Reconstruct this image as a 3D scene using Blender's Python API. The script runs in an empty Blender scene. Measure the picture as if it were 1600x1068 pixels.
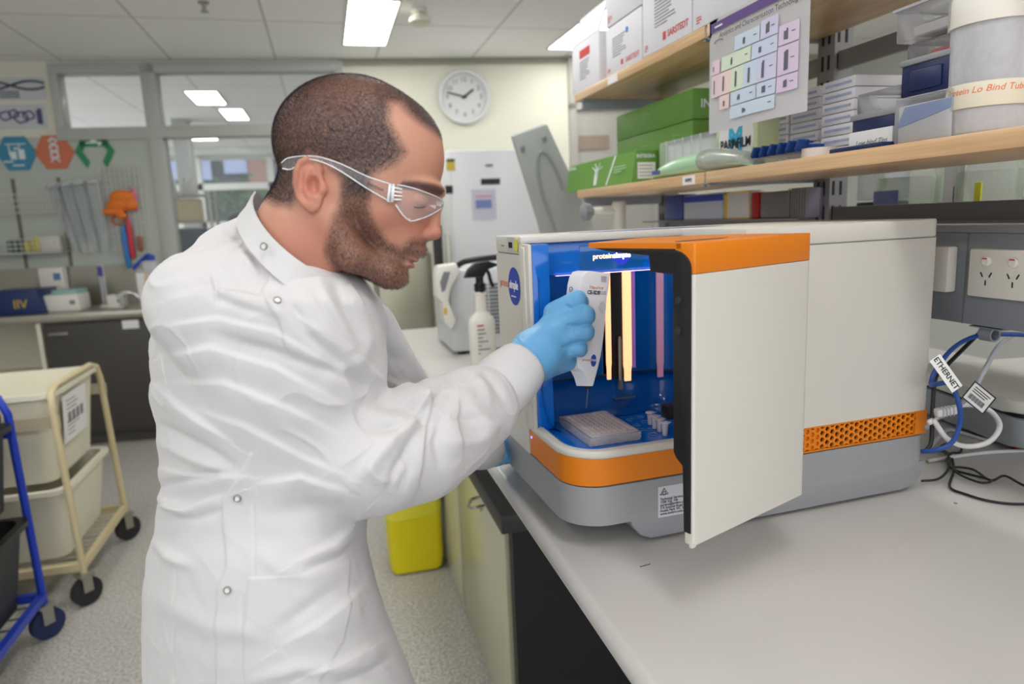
import bpy, bmesh, math, random
import numpy as np
from mathutils import Vector, Matrix, Euler

sc = bpy.context.scene
COL = sc.collection
random.seed(4); RNG = np.random.default_rng(7)
PI = math.pi
# ------------------------------------------------------------ camera
CAM = np.array([0.0, 0.0, 1.5]); FPX = 1075.69
RM = np.array([[0.9646358799, -0.2601496658, -0.0424237031],
               [-0.0859132166, -0.1581553676, -0.9836695578],
               [0.2491917703, 0.9525277063, -0.1749126367]])   # rows: right, down, forward
cd = bpy.data.cameras.new('camera'); cam = bpy.data.objects.new('camera', cd); COL.objects.link(cam)
cd.sensor_width = 36; cd.lens = FPX / 1600 * 36; cd.clip_start = 0.02; cd.clip_end = 200
mw = Matrix.Identity(4)
for i in range(3):
    mw[i][0] = RM[0][i]; mw[i][1] = -RM[1][i]; mw[i][2] = -RM[2][i]; mw[i][3] = CAM[i]
cam.matrix_world = mw
cd.dof.use_dof = True; cd.dof.focus_distance = 1.0; cd.dof.aperture_fstop = 3.8
sc.camera = cam
sc.view_settings.view_transform = 'Standard'; sc.view_settings.look = 'None'
sc.view_settings.gamma = 1; sc.view_settings.use_curve_mapping = False
sc.view_settings.exposure = 0.2
# ------------------------------------------------------------ world
w = bpy.data.worlds.new('world'); sc.world = w; w.use_nodes = True
wn = w.node_tree.nodes; wn['Background'].inputs['Color'].default_value = (0.93, 0.95, 1.0, 1); wn['Background'].inputs['Strength'].default_value = 1.7
# ------------------------------------------------------------ measuring helpers (a pixel ray meets a real plane)
def ray(px, py): return RM.T @ np.array([(px - 800) / FPX, (py - 534) / FPX, 1.0])
def uz(px, py, z): d = ray(px, py); return CAM + d * (z - CAM[2]) / d[2]
def ux(px, py, x): d = ray(px, py); return CAM + d * (x - CAM[0]) / d[0]
def uy(px, py, y): d = ray(px, py); return CAM + d * (y - CAM[1]) / d[1]
def at(px, py, dep): return CAM + ray(px, py) * dep
# ------------------------------------------------------------ materials
def lin(c): return tuple((x / 12.92 if x <= .04045 else ((x + .055) / 1.055) ** 2.4) for x in c)
def rgb(r, g, b): return lin((r / 255, g / 255, b / 255))
MATS = {}
def mat(name, col, rough=.5, metal=0., spec=.5, trans=0., emit=None, es=0., bump=0., bscale=60., var=.04, vscale=8., coat=0., sss=0., alpha=1., ior=1.45, sheen=0., stretch=None):
    if name in MATS: return MATS[name]
    m = bpy.data.materials.new(name); m.use_nodes = True; MATS[name] = m
    nt = m.node_tree; b = nt.nodes['Principled BSDF']; L = nt.links
    b.inputs['Roughness'].default_value = rough; b.inputs['Metallic'].default_value = metal
    b.inputs['Specular IOR Level'].default_value = spec; b.inputs['Transmission Weight'].default_value = trans
    b.inputs['Coat Weight'].default_value = coat; b.inputs['Alpha'].default_value = alpha; b.inputs['IOR'].default_value = ior
    b.inputs['Sheen Weight'].default_value = sheen
    if sss: b.inputs['Subsurface Weight'].default_value = sss; b.inputs['Subsurface Radius'].default_value = (.012, .004, .002)
    tc = nt.nodes.new('ShaderNodeTexCoord')
    mp = nt.nodes.new('ShaderNodeMapping'); L.new(tc.outputs['Object'], mp.inputs['Vector'])
    if stretch: mp.inputs['Scale'].default_value = stretch
    n = nt.nodes.new('ShaderNodeTexNoise'); n.inputs['Scale'].default_value = vscale; n.inputs['Detail'].default_value = 3
    L.new(mp.outputs['Vector'], n.inputs['Vector'])
    mx = nt.nodes.new('ShaderNodeMixRGB'); mx.inputs['Color1'].default_value = tuple(c * (1 - var) for c in col) + (1,)
    mx.inputs['Color2'].default_value = tuple(min(1, c * (1 + var)) for c in col) + (1,)
    L.new(n.outputs['Fac'], mx.inputs['Fac']); L.new(mx.outputs['Color'], b.inputs['Base Color'])
    if bump:
        n2 = nt.nodes.new('ShaderNodeTexNoise'); n2.inputs['Scale'].default_value = bscale; n2.inputs['Detail'].default_value = 4
        L.new(mp.outputs['Vector'], n2.inputs['Vector'])
        bp = nt.nodes.new('ShaderNodeBump'); bp.inputs['Strength'].default_value = bump; bp.inputs['Distance'].default_value = .002
        L.new(n2.outputs['Fac'], bp.inputs['Height']); L.new(bp.outputs['Normal'], b.inputs['Normal'])
    if emit: b.inputs['Emission Color'].default_value = tuple(emit) + (1,); b.inputs['Emission Strength'].default_value = es
    return m
def glass(name, col=(1, 1, 1), a=.15, rough=.05):
    """thin clear sheet: mostly see-through, a little gloss"""
    if name in MATS: return MATS[name]
    m = bpy.data.materials.new(name); m.use_nodes = True; MATS[name] = m
    nt = m.node_tree; nt.nodes.remove(nt.nodes['Principled BSDF']); o = nt.nodes['Material Output']
    t = nt.nodes.new('ShaderNodeBsdfTransparent'); g = nt.nodes.new('ShaderNodeBsdfPrincipled'); g.inputs['Roughness'].default_value = rough
    g.inputs['Base Color'].default_value = tuple(col) + (1,)
    lw = nt.nodes.new('ShaderNodeFresnel'); lw.inputs['IOR'].default_value = 1.35
    ad = nt.nodes.new('ShaderNodeMath'); ad.operation = 'ADD'; ad.inputs[1].default_value = a; ad.use_clamp = True
    nz = nt.nodes.new('ShaderNodeTexNoise'); nz.inputs['Scale'].default_value = 12
    ml = nt.nodes.new('ShaderNodeMath'); ml.operation = 'MULTIPLY_ADD'; ml.inputs[1].default_value = a * .3
    nt.links.new(nz.outputs['Fac'], ml.inputs[0]); nt.links.new(lw.outputs['Fac'], ml.inputs[2]); nt.links.new(ml.outputs[0], ad.inputs[0])
    mx = nt.nodes.new('ShaderNodeMixShader'); nt.links.new(ad.outputs[0], mx.inputs['Fac'])
    nt.links.new(t.outputs[0], mx.inputs[1]); nt.links.new(g.outputs[0], mx.inputs[2]); nt.links.new(mx.outputs[0], o.inputs['Surface'])
    t.inputs['Color'].default_value = (.97, .98, .98, 1)
    return m
# ------------------------------------------------------------ mesh helpers
def nbm(): return bmesh.new()
def box(bm, x0, x1, y0, y1, z0, z1, bev=0., M4=None, seg=2):
    r = bmesh.ops.create_cube(bm, size=1.0); vs = r['verts']
    for v in vs:
        v.co = Vector(((x0 + x1) / 2 + v.co.x * (x1 - x0), (y0 + y1) / 2 + v.co.y * (y1 - y0), (z0 + z1) / 2 + v.co.z * (z1 - z0)))
    if M4 is not None: bmesh.ops.transform(bm, matrix=M4, verts=vs)
    if bev > 0:
        es = list({e for v in vs for e in v.link_edges})
        bmesh.ops.bevel(bm, geom=es, offset=bev, segments=seg, affect='EDGES', profile=.5)
    return bm
def bx(x0, x1, y0, y1, z0, z1, bev=0., M4=None): return box(nbm(), x0, x1, y0, y1, z0, z1, bev, M4)
def rrect(x0, x1, y0, y1, r, n=6, rs=None):
    rs = rs or (r, r, r, r); P = []
    for (cx, cy, a, q) in ((x1, y1, 0, rs[0]), (x0, y1, 90, rs[1]), (x0, y0, 180, rs[2]), (x1, y0, 270, rs[3])):
        sx = -1 if cx == x1 else 1; sy = -1 if cy == y1 else 1
        if q < 1e-5: P.append((cx, cy)); continue
        for k in range(n + 1):
            t = math.radians(a + 90 * k / n); P.append((cx + sx * q + q * math.cos(t), cy + sy * q + q * math.sin(t)))
    return P
def prism(bm, poly, z0, z1, bev=0., M4=None):
    a = [bm.verts.new((p[0], p[1], z0)) for p in poly]; b = [bm.verts.new((p[0], p[1], z1)) for p in poly]; n = len(poly)
    ar = sum(poly[i][0] * poly[(i + 1) % n][1] - poly[(i + 1) % n][0] * poly[i][1] for i in range(n))
    if ar < 0: a.reverse(); b.reverse()
    f0 = bm.faces.new(list(reversed(a))); f1 = bm.faces.new(b); sd = []
    for i in range(n): sd.append(bm.faces.new((a[i], a[(i + 1) % n], b[(i + 1) % n], b[i])))
    vs = a + b
    if M4 is not None: bmesh.ops.transform(bm, matrix=M4, verts=vs)
    if bev > 0: bmesh.ops.bevel(bm, geom=list(set(list(f0.edges) + list(f1.edges))), offset=bev, segments=2, affect='EDGES', profile=.5)
    return bm
AX_Y = Matrix(((1, 0, 0, 0), (0, 0, 1, 0), (0, 1, 0, 0), (0, 0, 0, 1)))     # polygon in xz, extruded along y
AX_X = Matrix(((0, 0, 1, 0), (1, 0, 0, 0), (0, 1, 0, 0), (0, 0, 0, 1)))     # polygon in yz, extruded along x
def lathe(bm, prof, n=24, M4=None, cap=True):
    rings = []
    for r, z in prof:
        rings.append([bm.verts.new((r * math.cos(2 * PI * k / n), r * math.sin(2 * PI * k / n), z)) for k in range(n)])
    for i in range(len(rings) - 1):
        for k in range(n): bm.faces.new((rings[i][k], rings[i][(k + 1) % n], rings[i + 1][(k + 1) % n], rings[i + 1][k]))
    if cap:
        if prof[0][0] > 1e-5: bm.faces.new(list(reversed(rings[0])))
        if prof[-1][0] > 1e-5: bm.faces.new(rings[-1])
    vs = [v for r in rings for v in r]
    if M4 is not None: bmesh.ops.transform(bm, matrix=M4, verts=vs)
    return bm
def zto(p, q):
    p = Vector(p); q = Vector(q); d = q - p
    return Matrix.Translation(p) @ d.to_track_quat('Z', 'Y').to_matrix().to_4x4(), d.length
def cyl(bm, p, q, r, n=16, r2=None, bev=0.):
    M4, L = zto(p, q); r2 = r if r2 is None else r2
    if bev: return lathe(bm, [(r - bev, 0), (r, bev), (r2, L - bev), (r2 - bev, L)], n, M4)
    return lathe(bm, [(r, 0), (r2, L)], n, M4)
def spline(pts, sub=8):
    P = [Vector(p) for p in pts]; P = [P[0] * 2 - P[1]] + P + [P[-1] * 2 - P[-2]]; out = []
    for i in range(1, len(P) - 2):
        for k in range(sub):
            t = k / sub; a, b, c, d = P[i - 1], P[i], P[i + 1], P[i + 2]
            out.append(.5 * ((2 * b) + (-a + c) * t + (2 * a - 5 * b + 4 * c - d) * t * t + (-a + 3 * b - 3 * c + d) * t ** 3))
    out.append(P[-2]); return out
def tube(bm, pts, r, n=8, smooth=0, closed=False):
    P = spline(pts, smooth) if smooth else [Vector(p) for p in pts]
    m = len(P); rings = []; up = Vector((.13, .21, 1)).normalized(); T0 = None
    for i, p in enumerate(P):
        if closed: t = (P[(i + 1) % m] - P[i - 1])
        else: t = (P[min(i + 1, m - 1)] - P[max(i - 1, 0)])
        t.normalize()
        if T0 is None: nrm = t.cross(up).normalized()
        else: nrm = (nrm - t * nrm.dot(t)).normalized()
        T0 = t; bn = t.cross(nrm); rr = r[i] if isinstance(r, (list, tuple)) else r
        rings.append([bm.verts.new(p + nrm * rr * math.cos(2 * PI * k / n) + bn * rr * math.sin(2 * PI * k / n)) for k in range(n)])
    for i in range(m if closed else m - 1):
        a = rings[i]; b = rings[(i + 1) % m]
        for k in range(n): bm.faces.new((a[k], a[(k + 1) % n], b[(k + 1) % n], b[k]))
    if not closed: bm.faces.new(list(reversed(rings[0]))); bm.faces.new(rings[-1])
    return bm
def quad(bm, a, b, c, d, th=.0):
    vs = [bm.verts.new(Vector(p)) for p in (a, b, c, d)]; bm.faces.new(vs)
    if th:
        n = (vs[1].co - vs[0].co).cross(vs[3].co - vs[0].co).normalized() * th
        ws = [bm.verts.new(v.co + n) for v in vs]; bm.faces.new(list(reversed(ws)))
        for i in range(4): bm.faces.new((vs[i], ws[i], ws[(i + 1) % 4], vs[(i + 1) % 4]))
    return bm
def tag(o, label=None, cat=None, group=None, kind=None):
    if label: o['label'] = label
    if cat: o['category'] = cat
    if group: o['group'] = group
    if kind: o['kind'] = kind
    return o
def obj(name, bm, m, parent=None, smooth=True, ang=35):
    me = bpy.data.meshes.new(name)
    if isinstance(bm, tuple): me.from_pydata(bm[0], [], bm[1])
    else:
        bmesh.ops.recalc_face_normals(bm, faces=bm.faces); bm.to_mesh(me); bm.free()
    if m: me.materials.append(m)
    if smooth:
        me.polygons.foreach_set('use_smooth', [True] * len(me.polygons)); me.update()
        if ang < 180:
            try: me.set_sharp_from_angle(angle=math.radians(ang))
            except Exception: pass
    o = bpy.data.objects.new(name, me); COL.objects.link(o)
    if parent: o.parent = parent
    return o
def thing(name, label, cat, loc=(0, 0, 0), rotz=0., group=None):
    o = bpy.data.objects.new(name, None); COL.objects.link(o); o.empty_display_size = .05
    o.location = Vector([float(v) for v in loc]); o.rotation_euler = (0, 0, rotz); return tag(o, label, cat, group)
def solo(name, bm, m, label, cat, loc=None, rotz=0., group=None, ang=35):
    o = obj(name, bm, m, ang=ang)
    if loc is not None: o.location = Vector([float(v) for v in loc]); o.rotation_euler = (0, 0, rotz)
    return tag(o, label, cat, group)
def struct(name, bm, m, parent=None, ang=35):
    o = obj(name, bm, m, parent, ang=ang)
    if not parent: o['kind'] = 'structure'
    return o
def dup(root, loc=None, rotz=None, label=None, group=None):
    r = root.copy(); COL.objects.link(r)
    if loc is not None: r.location = Vector([float(v) for v in loc])
    if rotz is not None: r.rotation_euler = (0, 0, rotz)
    if label: r['label'] = label
    if group: r['group'] = group
    for ch in list(root.children):
        c = ch.copy(); COL.objects.link(c); c.parent = r
        for g in ch.children:
            d = g.copy(); COL.objects.link(d); d.parent = c
    return r
def textmesh(s, size, M4, ext=.0002, align='CENTER', xs=1., bold=0., space=1., shear=0.):
    cu = bpy.data.curves.new('txt', 'FONT'); cu.body = s; cu.size = size; cu.extrude = ext; cu.align_x = align; cu.align_y = 'CENTER'
    cu.resolution_u = 3; cu.offset = bold; cu.space_character = space; cu.shear = shear
    o = bpy.data.objects.new('txt', cu); COL.objects.link(o)
    dg = bpy.context.evaluated_depsgraph_get(); me = bpy.data.meshes.new_from_object(o.evaluated_get(dg))
    bm = nbm(); bm.from_mesh(me); bpy.data.meshes.remove(me); bpy.data.objects.remove(o); bpy.data.curves.remove(cu)
    for v in bm.verts: v.co.x *= xs
    bmesh.ops.transform(bm, matrix=M4, verts=bm.verts)
    return bm
def frame(o, xa, ya, za=None):
    """matrix with origin o, x axis xa, y axis ya"""
    x = Vector([float(v) for v in xa]).normalized(); y = Vector([float(v) for v in ya]); z = x.cross(y).normalized(); y = z.cross(x)
    M4 = Matrix.Identity(4)
    for i in range(3): M4[i][0] = x[i]; M4[i][1] = y[i]; M4[i][2] = z[i]; M4[i][3] = float(o[i])
    return M4
def text(name, s, size, M4, m, parent, **k): return obj(name, textmesh(s, size, M4, **k), m, parent, smooth=False)
def join(*bms):
    b = nbm()
    for q in bms:
        me = bpy.data.meshes.new('t'); q.to_mesh(me); q.free(); b.from_mesh(me); bpy.data.meshes.remove(me)
    return b
def xf(bm, M4): bmesh.ops.transform(bm, matrix=M4, verts=bm.verts); return bm
T = lambda x, y, z: Matrix.Translation((float(x), float(y), float(z)))
RZ = lambda a: Matrix.Rotation(a, 4, 'Z'); RX = lambda a: Matrix.Rotation(a, 4, 'X'); RY = lambda a: Matrix.Rotation(a, 4, 'Y')

def objs(name, bms, m, parent):
    for q in bms: obj(name, q, m, parent)
# common materials
m_white = mat('white_plastic', rgb(226, 224, 216), .38)
m_cream = mat('cream_plastic', rgb(226, 222, 203), .45)
m_grey = mat('grey_plastic', rgb(140, 143, 147), .42)
m_black = mat('black_plastic', rgb(22, 22, 25), .4)
m_rubber = mat('rubber', rgb(40, 41, 44), .7)
m_steel = mat('steel', rgb(170, 168, 160), .32, metal=.9, var=.08, stretch=(1, 1, 30))
m_chrome = mat('chrome', rgb(205, 205, 205), .15, metal=1)
m_paper = mat('paper', rgb(232, 232, 230), .7)
m_ink = mat('ink', rgb(35, 35, 42), .6)
m_greyink = mat('grey_ink', rgb(130, 130, 136), .6)
m_blueink = mat('blue_ink', rgb(120, 140, 190), .6)
m_redink = mat('red_ink', rgb(205, 70, 66), .6)
m_orange = mat('orange_plastic', rgb(220, 124, 16), .36, var=.03)
m_blue = mat('gloss_blue_plastic', rgb(8, 108, 206), .12, coat=.6, var=.05)
m_logoblue = mat('logo_blue', rgb(38, 70, 170), .4)
m_logoorange = mat('logo_orange', rgb(222, 150, 118), .5)
# ============================================================ ROOM
HC = 2.8
WA = -0.1096; WO = np.array([0.0, 5.88, 0.0]); WX = np.array([math.cos(WA), math.sin(WA), 0]); WN = np.array([-math.sin(WA), math.cos(WA), 0])
def wp(px, py, off=0.0):
    d = ray(px, py); o = WO - WN * off; t = (WN @ (o - CAM)) / (WN @ d); p = CAM + d * t
    return float((p - WO) @ WX), float(p[2])
WM = Matrix.Translation((0, 5.88, 0)) @ RZ(WA)          # wall frame: x along the wall, y away from the room
def wbox(s0, s1, z0, z1, y0=0., y1=.12, bev=0.): return bx(min(s0, s1), max(s0, s1), y0, y1, z0, z1, bev, WM)

def speckle_floor():
    m = bpy.data.materials.new('speckled_vinyl'); m.use_nodes = True; nt = m.node_tree; b = nt.nodes['Principled BSDF']; b.inputs['Roughness'].default_value = .45
    tc = nt.nodes.new('ShaderNodeTexCoord'); n = nt.nodes.new('ShaderNodeTexNoise'); n.inputs['Scale'].default_value = 90; n.inputs['Detail'].default_value = 6; n.inputs['Roughness'].default_value = .8
    v = nt.nodes.new('ShaderNodeTexVoronoi'); v.inputs['Scale'].default_value = 160
    nt.links.new(tc.outputs['Object'], n.inputs['Vector']); nt.links.new(tc.outputs['Object'], v.inputs['Vector'])
    cr = nt.nodes.new('ShaderNodeValToRGB'); cr.color_ramp.elements[0].position = .36; cr.color_ramp.elements[0].color = rgb(128, 126, 121) + (1,)
    cr.color_ramp.elements[1].position = .62; cr.color_ramp.elements[1].color = rgb(216, 213, 206) + (1,)
    vr = nt.nodes.new('ShaderNodeValToRGB'); vr.color_ramp.elements[0].color = (.45, .45, .44, 1); vr.color_ramp.elements[1].position = .55
    mx = nt.nodes.new('ShaderNodeMixRGB'); mx.blend_type = 'MULTIPLY'; mx.inputs['Fac'].default_value = .45
    nt.links.new(n.outputs['Fac'], cr.inputs['Fac']); nt.links.new(cr.outputs['Color'], mx.inputs['Color1']); nt.links.new(v.outputs['Distance'], vr.inputs['Fac']); nt.links.new(vr.outputs['Color'], mx.inputs['Color2']); nt.links.new(mx.outputs['Color'], b.inputs['Base Color'])
    return m
def ceiling_mat():
    m = bpy.data.materials.new('ceiling_tiles'); m.use_nodes = True; nt = m.node_tree; b = nt.nodes['Principled BSDF']; b.inputs['Roughness'].default_value = .9
    tc = nt.nodes.new('ShaderNodeTexCoord'); mp = nt.nodes.new('ShaderNodeMapping'); mp.inputs['Location'].default_value = (.25, .38, 0); nt.links.new(tc.outputs['Object'], mp.inputs['Vector'])
    br = nt.nodes.new('ShaderNodeTexBrick'); br.offset = 0; br.inputs['Scale'].default_value = 1; br.inputs['Brick Width'].default_value = .76; br.inputs['Row Height'].default_value = 1.05
    br.inputs['Mortar Size'].default_value = .008; br.inputs['Color1'].default_value = rgb(248, 247, 245) + (1,); br.inputs['Color2'].default_value = rgb(252, 251, 249) + (1,); br.inputs['Mortar'].default_value = rgb(205, 204, 202) + (1,)
    nt.links.new(mp.outputs['Vector'], br.inputs['Vector']); nt.links.new(br.outputs['Color'], b.inputs['Base Color'])
    return m
struct('floor', bx(-4.5, 5.5, -3.2, 14, -.1, 0), speckle_floor())
struct('ceiling', bx(-4.5, 5.5, -3.2, 12.2, HC, HC + .1), ceiling_mat())
m_wall = mat('wall_cream', rgb(226, 225, 208), .85, var=.02)
m_wallw = mat('wall_white', rgb(206, 208, 204), .85, var=.02)
m_sage = mat('sage_panel', rgb(186, 193, 184), .6, var=.02)
m_frame = mat('window_frame', rgb(188, 189, 184), .5, var=.02)
# far wall, cut by the windows
sL = -4.6; sR = 5.6
sa, zt = wp(90, 113); sb, _ = wp(224, 113); sc_, _ = wp(238, 110); sd, _ = wp(524, 107); zs = wp(95, 201)[1]; zlow = 1.0
far = join(wbox(sd + .02, sR, 0, HC), wbox(sL, sR, zt + .02, HC), wbox(sL, sa - .04, zs - .03, zt + .02), wbox(sL, sb, 0, zs - .03), wbox(sb, sd + .02, 0, .95))
struct('wall_far', far, m_wall)
struct('trim_1', wbox(sL, sb, .0, zs - .06, -.012, 0), m_sage)          # pale laminate facing below the small window
struct('wall_left', bx(-3.9, -3.8, -3.2, 6.6, 0, HC), m_wallw)
struct('wall_right', bx(4.6, 4.7, -3.2, 12, 0, HC), m_wallw)
wb = join(bx(-4.5, 5.5, -3.2, -3.1, 0, .5), bx(-4.5, -3.4, -3.2, -3.1, .5, HC), bx(4.2, 5.5, -3.2, -3.1, .5, HC), bx(-3.4, 4.2, -3.2, -3.1, 2.7, HC))  # wide opening added behind the camera to let in fill light
struct('wall_back', wb, m_wallw)
# frame members
fr = join(wbox(sb - .02, sc_ + .02, .95, zt + .05, -.03, .1, .004), wbox(sa - .06, sd + .06, zt - .015, zt + .06, -.03, .1, .004), wbox(sa - .06, sd + .06, zs - .09, zs, -.035, .1, .004), wbox(sa - .06, sa, zs, zt, -.03, .1, .004), wbox(sd - .005, sd + .055, .95, zt, -.03, .1, .004), wbox(sb, sd, .9, .97, -.04, .1, .004))
struct('trim_2', fr, m_frame)
gl = glass('window_glass', (.8, .85, .85), .05, .03)
for i, (a, b, c, d) in enumerate(((sa, sb, zs, zt), (sc_, sd, zs, zt), (sc_, sd, .97, zs - .09)), 1):
    wq = thing('window_%d' % i, None, None); wq['kind'] = 'structure'
    obj('pane', wbox(a, b, c, d, .03, .036), gl, wq)
# ---- ceiling lights
m_lit = mat('light_panel', (1, 1, 1), .5, emit=(1.0, .985, .96), es=12.0)
m_lframe = mat('light_rim', rgb(225, 225, 222), .5)
LG = 'fluorescent panels set in the ceiling'
def clight(x, y, lab, wx=.29, wy=1.02, rot=0., grp=LG):
    t = thing('ceiling_light', lab, 'ceiling light', (x, y, HC), rot, grp)
    obj('frame', join(bx(-wx / 2 - .02, wx / 2 + .02, -wy / 2 - .02, -wy / 2, -.008, .0), bx(-wx / 2 - .02, wx / 2 + .02, wy / 2, wy / 2 + .02, -.008, .0), bx(-wx / 2 - .02, -wx / 2, -wy / 2, wy / 2, -.008, .0), bx(wx / 2, wx / 2 + .02, -wy / 2, wy / 2, -.008, .0)), m_lframe, t)
    obj('diffuser', bx(-wx / 2, wx / 2, -wy / 2, wy / 2, -.004, 0), m_lit, t)
    return t
clight(.4, 4.88, 'bright ceiling light panel between the head and the wall clock')
clight(1.95, 4.88, 'bright ceiling light panel at the right, half hidden by the shelf boxes')
for (x, y) in ((.4, 2.4), (1.95, 2.4), (-1.15, 2.4), (.4, 0.0), (1.95, 0.0), (-1.15, 0.0), (-2.6, 2.4), (-2.6, 0), (.4, -2), (-1.15, -2)):
    clight(x, y, 'ceiling light panel above the working aisle, out of the picture')
for q, lab in ((((290, 142), (335, 142), (355, 162), (308, 162)), 'larger lit panel seen through the wide upper window'), (((343, 170), (376, 170), (390, 186), (356, 186)), 'smaller lit panel farther back seen through the wide upper window')):
    P = [uz(a, b, HC) for a, b in q]; c = sum(P) / 4
    clight(c[0], c[1], lab, float(abs(P[1][0] - P[0][0]) + abs(P[2][0] - P[3][0])) / 2, float(abs(P[3][1] - P[0][1]) + abs(P[2][1] - P[1][1])) / 2, .0, 'lights of the room behind the glass')
clight(.9, 8.2, 'unseen panel added to brighten the back room, hidden behind the clock wall', .5, 1.0, .0, 'lights of the room behind the glass')  # unseen panel, added to brighten the rack in the back room
clight(-1.6, 10.4, 'light panel of the back room behind the narrow window', .5, 1.0, .0, 'lights of the room behind the glass')
# smoke detector and sprinkler
p = uz(655, 12, HC); t = thing('smoke_detector', 'round cream smoke detector on the ceiling beside the light panel', 'smoke detector', (p[0], p[1], HC))
obj('base', lathe(nbm(), [(.045, 0), (.05, -.03), (.03, -.035)]), m_white, t); obj('dome', lathe(nbm(), [(.03, -.035), (.062, -.06), (.07, -.085), (.05, -.1), (0, -.104)], 28), m_cream, t)
p = uz(318, 3, HC); t = thing('sprinkler', 'small metal sprinkler head hanging from the ceiling, top edge left of the head', 'sprinkler', (p[0], p[1], HC))
obj('stem', lathe(nbm(), [(.03, 0), (.03, -.008), (.01, -.01), (.01, -.045)]), m_steel, t); obj('deflector', lathe(nbm(), [(.01, -.045), (.022, -.05), (.022, -.054), (0, -.056)]), m_steel, t)
# ---- clock
s, z = wp(725, 152); R_ = 38 / FPX * 6.0
CM = WM @ T(s, 0, z) @ RX(PI / 2)
t = thing('wall_clock', 'round white wall clock with silver rim on the cream wall', 'clock', tuple((WM @ Vector((s, 0, z)))), WA)
LM = RX(PI / 2)
obj('rim', lathe(nbm(), [(R_ * .86, .0), (R_, .01), (R_ * 1.03, .03), (R_ * .98, .05), (R_ * .86, .045), (R_ * .84, .02)], 48, LM), mat('clock_rim', rgb(214, 216, 216), .3), t)
obj('face', lathe(nbm(), [(0, .018), (R_ * .86, .018)], 48, LM, cap=False), mat('clock_face', rgb(236, 238, 236), .5), t)
b = nbm()
for k in range(1, 13):
    a = PI / 2 - k * PI / 6
    b = join(b, textmesh(str(k), R_ * .24, LM @ T(R_ * .64 * math.cos(a), R_ * .64 * math.sin(a), .02), .0005))
obj('numerals', b, mat('numeral', rgb(60, 62, 64), .5), t, smooth=False)
for nm, a, l, wd in (('hour_hand', PI / 2 - 2 * PI * 1.8 / 12, .45, .02), ('minute_hand', PI / 2 - 2 * PI * 47.5 / 60, .68, .014)):
    obj(nm, box(nbm(), -.02, R_ * l, -wd * R_ * 2, wd * R_ * 2, .024, .027, 0, LM @ RZ(a)), m_ink, t)
obj('hub', lathe(nbm(), [(.012, .02), (.012, .032), (0, .032)], 16, LM), m_ink, t)
# ---- posters on the left of the far wall
def poster(name, px0, py0, px1, py1, m, lab, off=.012, cat='poster'):
    s0, z0 = wp(px0, py1); s1, z1 = wp(px1, py0)
    t = thing(name, lab, cat, tuple(WM @ Vector(((s0 + s1) / 2, -off, (z0 + z1) / 2))), WA)
    W, H = abs(s1 - s0) / 2, abs(z1 - z0) / 2
    obj('sheet', bx(-W, W, -.004, 0, -H, H), m, t); return t, W, H
m_post = mat('poster_paper', rgb(206, 208, 212), .35)
m_pink = mat('poster_print', rgb(78, 80, 96), .6)
t, W, H = poster('drawing_poster', -30, 121, 68, 157, m_post, 'white poster with a dark double helix drawing, above the other', .0)
for ph in (0, PI):
    obj('helix_drawing', tube(nbm(), [(-W + 2 * W * k / 24, -.008, .3 * H + .38 * H * math.sin(k / 24 * 5.2 + ph + .6)) for k in range(25)], .008, 6), m_pink, t)
obj('caption', join(*[bx(-W * .4 + .0, W * .2, -.007, -.004, -H * (.2 + .18 * k) - .006, -H * (.2 + .18 * k)) for k in range(4)]), m_pink, t)
t, W, H = poster('drawing_poster', -30, 163, 70, 203, m_post, 'white poster with purple coil sketches, just below the helix one', .0)
m_pur = mat('purple_print', rgb(88, 86, 140), .6)
for (cx, cz, r) in ((.25, -.05, .2), (.48, .1, .16), (.05, .25, .14), (-.2, .1, .16)):
    obj('sketch', tube(nbm(), [(cx * W * 1.0 + r * W * math.cos(a), -.007, cz * H + r * W * .8 * math.sin(a * 1.0) + .1 * r * W * math.cos(5 * a)) for a in [k * PI / 10 for k in range(20)]], .006, 5, closed=True), m_pur, t)
obj('coil', tube(nbm(), [(W * .8 + .02 * math.cos(k * .9), -.008, -H * .6 + k / 30 * H * 1.2) for k in range(31)], .007, 5), m_pur, t)
def hexagon(px, py, rp, col, lab, style):
    s, z = wp(px, py); t = thing('hexagon_sign', lab, 'sign', tuple(WM @ Vector((s, -.014, z))), WA); R = rp / FPX * 6.1
    m = mat('hex_' + style, col, .5); LMx = RX(PI / 2)
    if style == 'green':
        b = nbm()
        for k in range(6):
            if k in (4,): continue
            a0, a1 = k * PI / 3, (k + 1) * PI / 3
            for q in range(1):
                P = [(R * math.cos(a0), R * math.sin(a0)), (R * math.cos(a1), R * math.sin(a1)), (R * .62 * math.cos(a1), R * .62 * math.sin(a1)), (R * .62 * math.cos(a0), R * .62 * math.sin(a0))]
                prism(b, P, 0, .005, 0, LMx)
        box(b, -R * .7, R * .7, -.005, 0, R * .25, R * .75)
        obj('ring', b, m, t)
    else: obj('plate', prism(nbm(), [(R * math.cos(k * PI / 3), R * math.sin(k * PI / 3)) for k in range(6)], 0, .005, 0, LMx), m, t)
    return t, R, LMx
m_pw = mat('print_white', rgb(225, 232, 235), .6)
t, R, LMx = hexagon(28, 240, 25, rgb(64, 140, 172), 'blue hexagon sign with white laboratory drawings', 'blue')
b = nbm()
for (x0, x1, z0, z1) in ((-.5, .5, .45, .5), (-.35, -.3, -.1, .5), (-.3, .0, -.3, .1), (.1, .4, -.3, .2), (-.7, -.2, -.45, -.38), (.15, .2, .2, .45), (-.1, .1, .2, .3), (-.25, .3, -.65, -.58)): box(b, x0 * R, x1 * R, -.008, -.005, z0 * R, z1 * R)
obj('drawing', b, m_pw, t)
t, R, LMx = hexagon(87, 238, 25, rgb(208, 118, 88), 'orange hexagon sign with a white strand drawing', 'orange')
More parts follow.
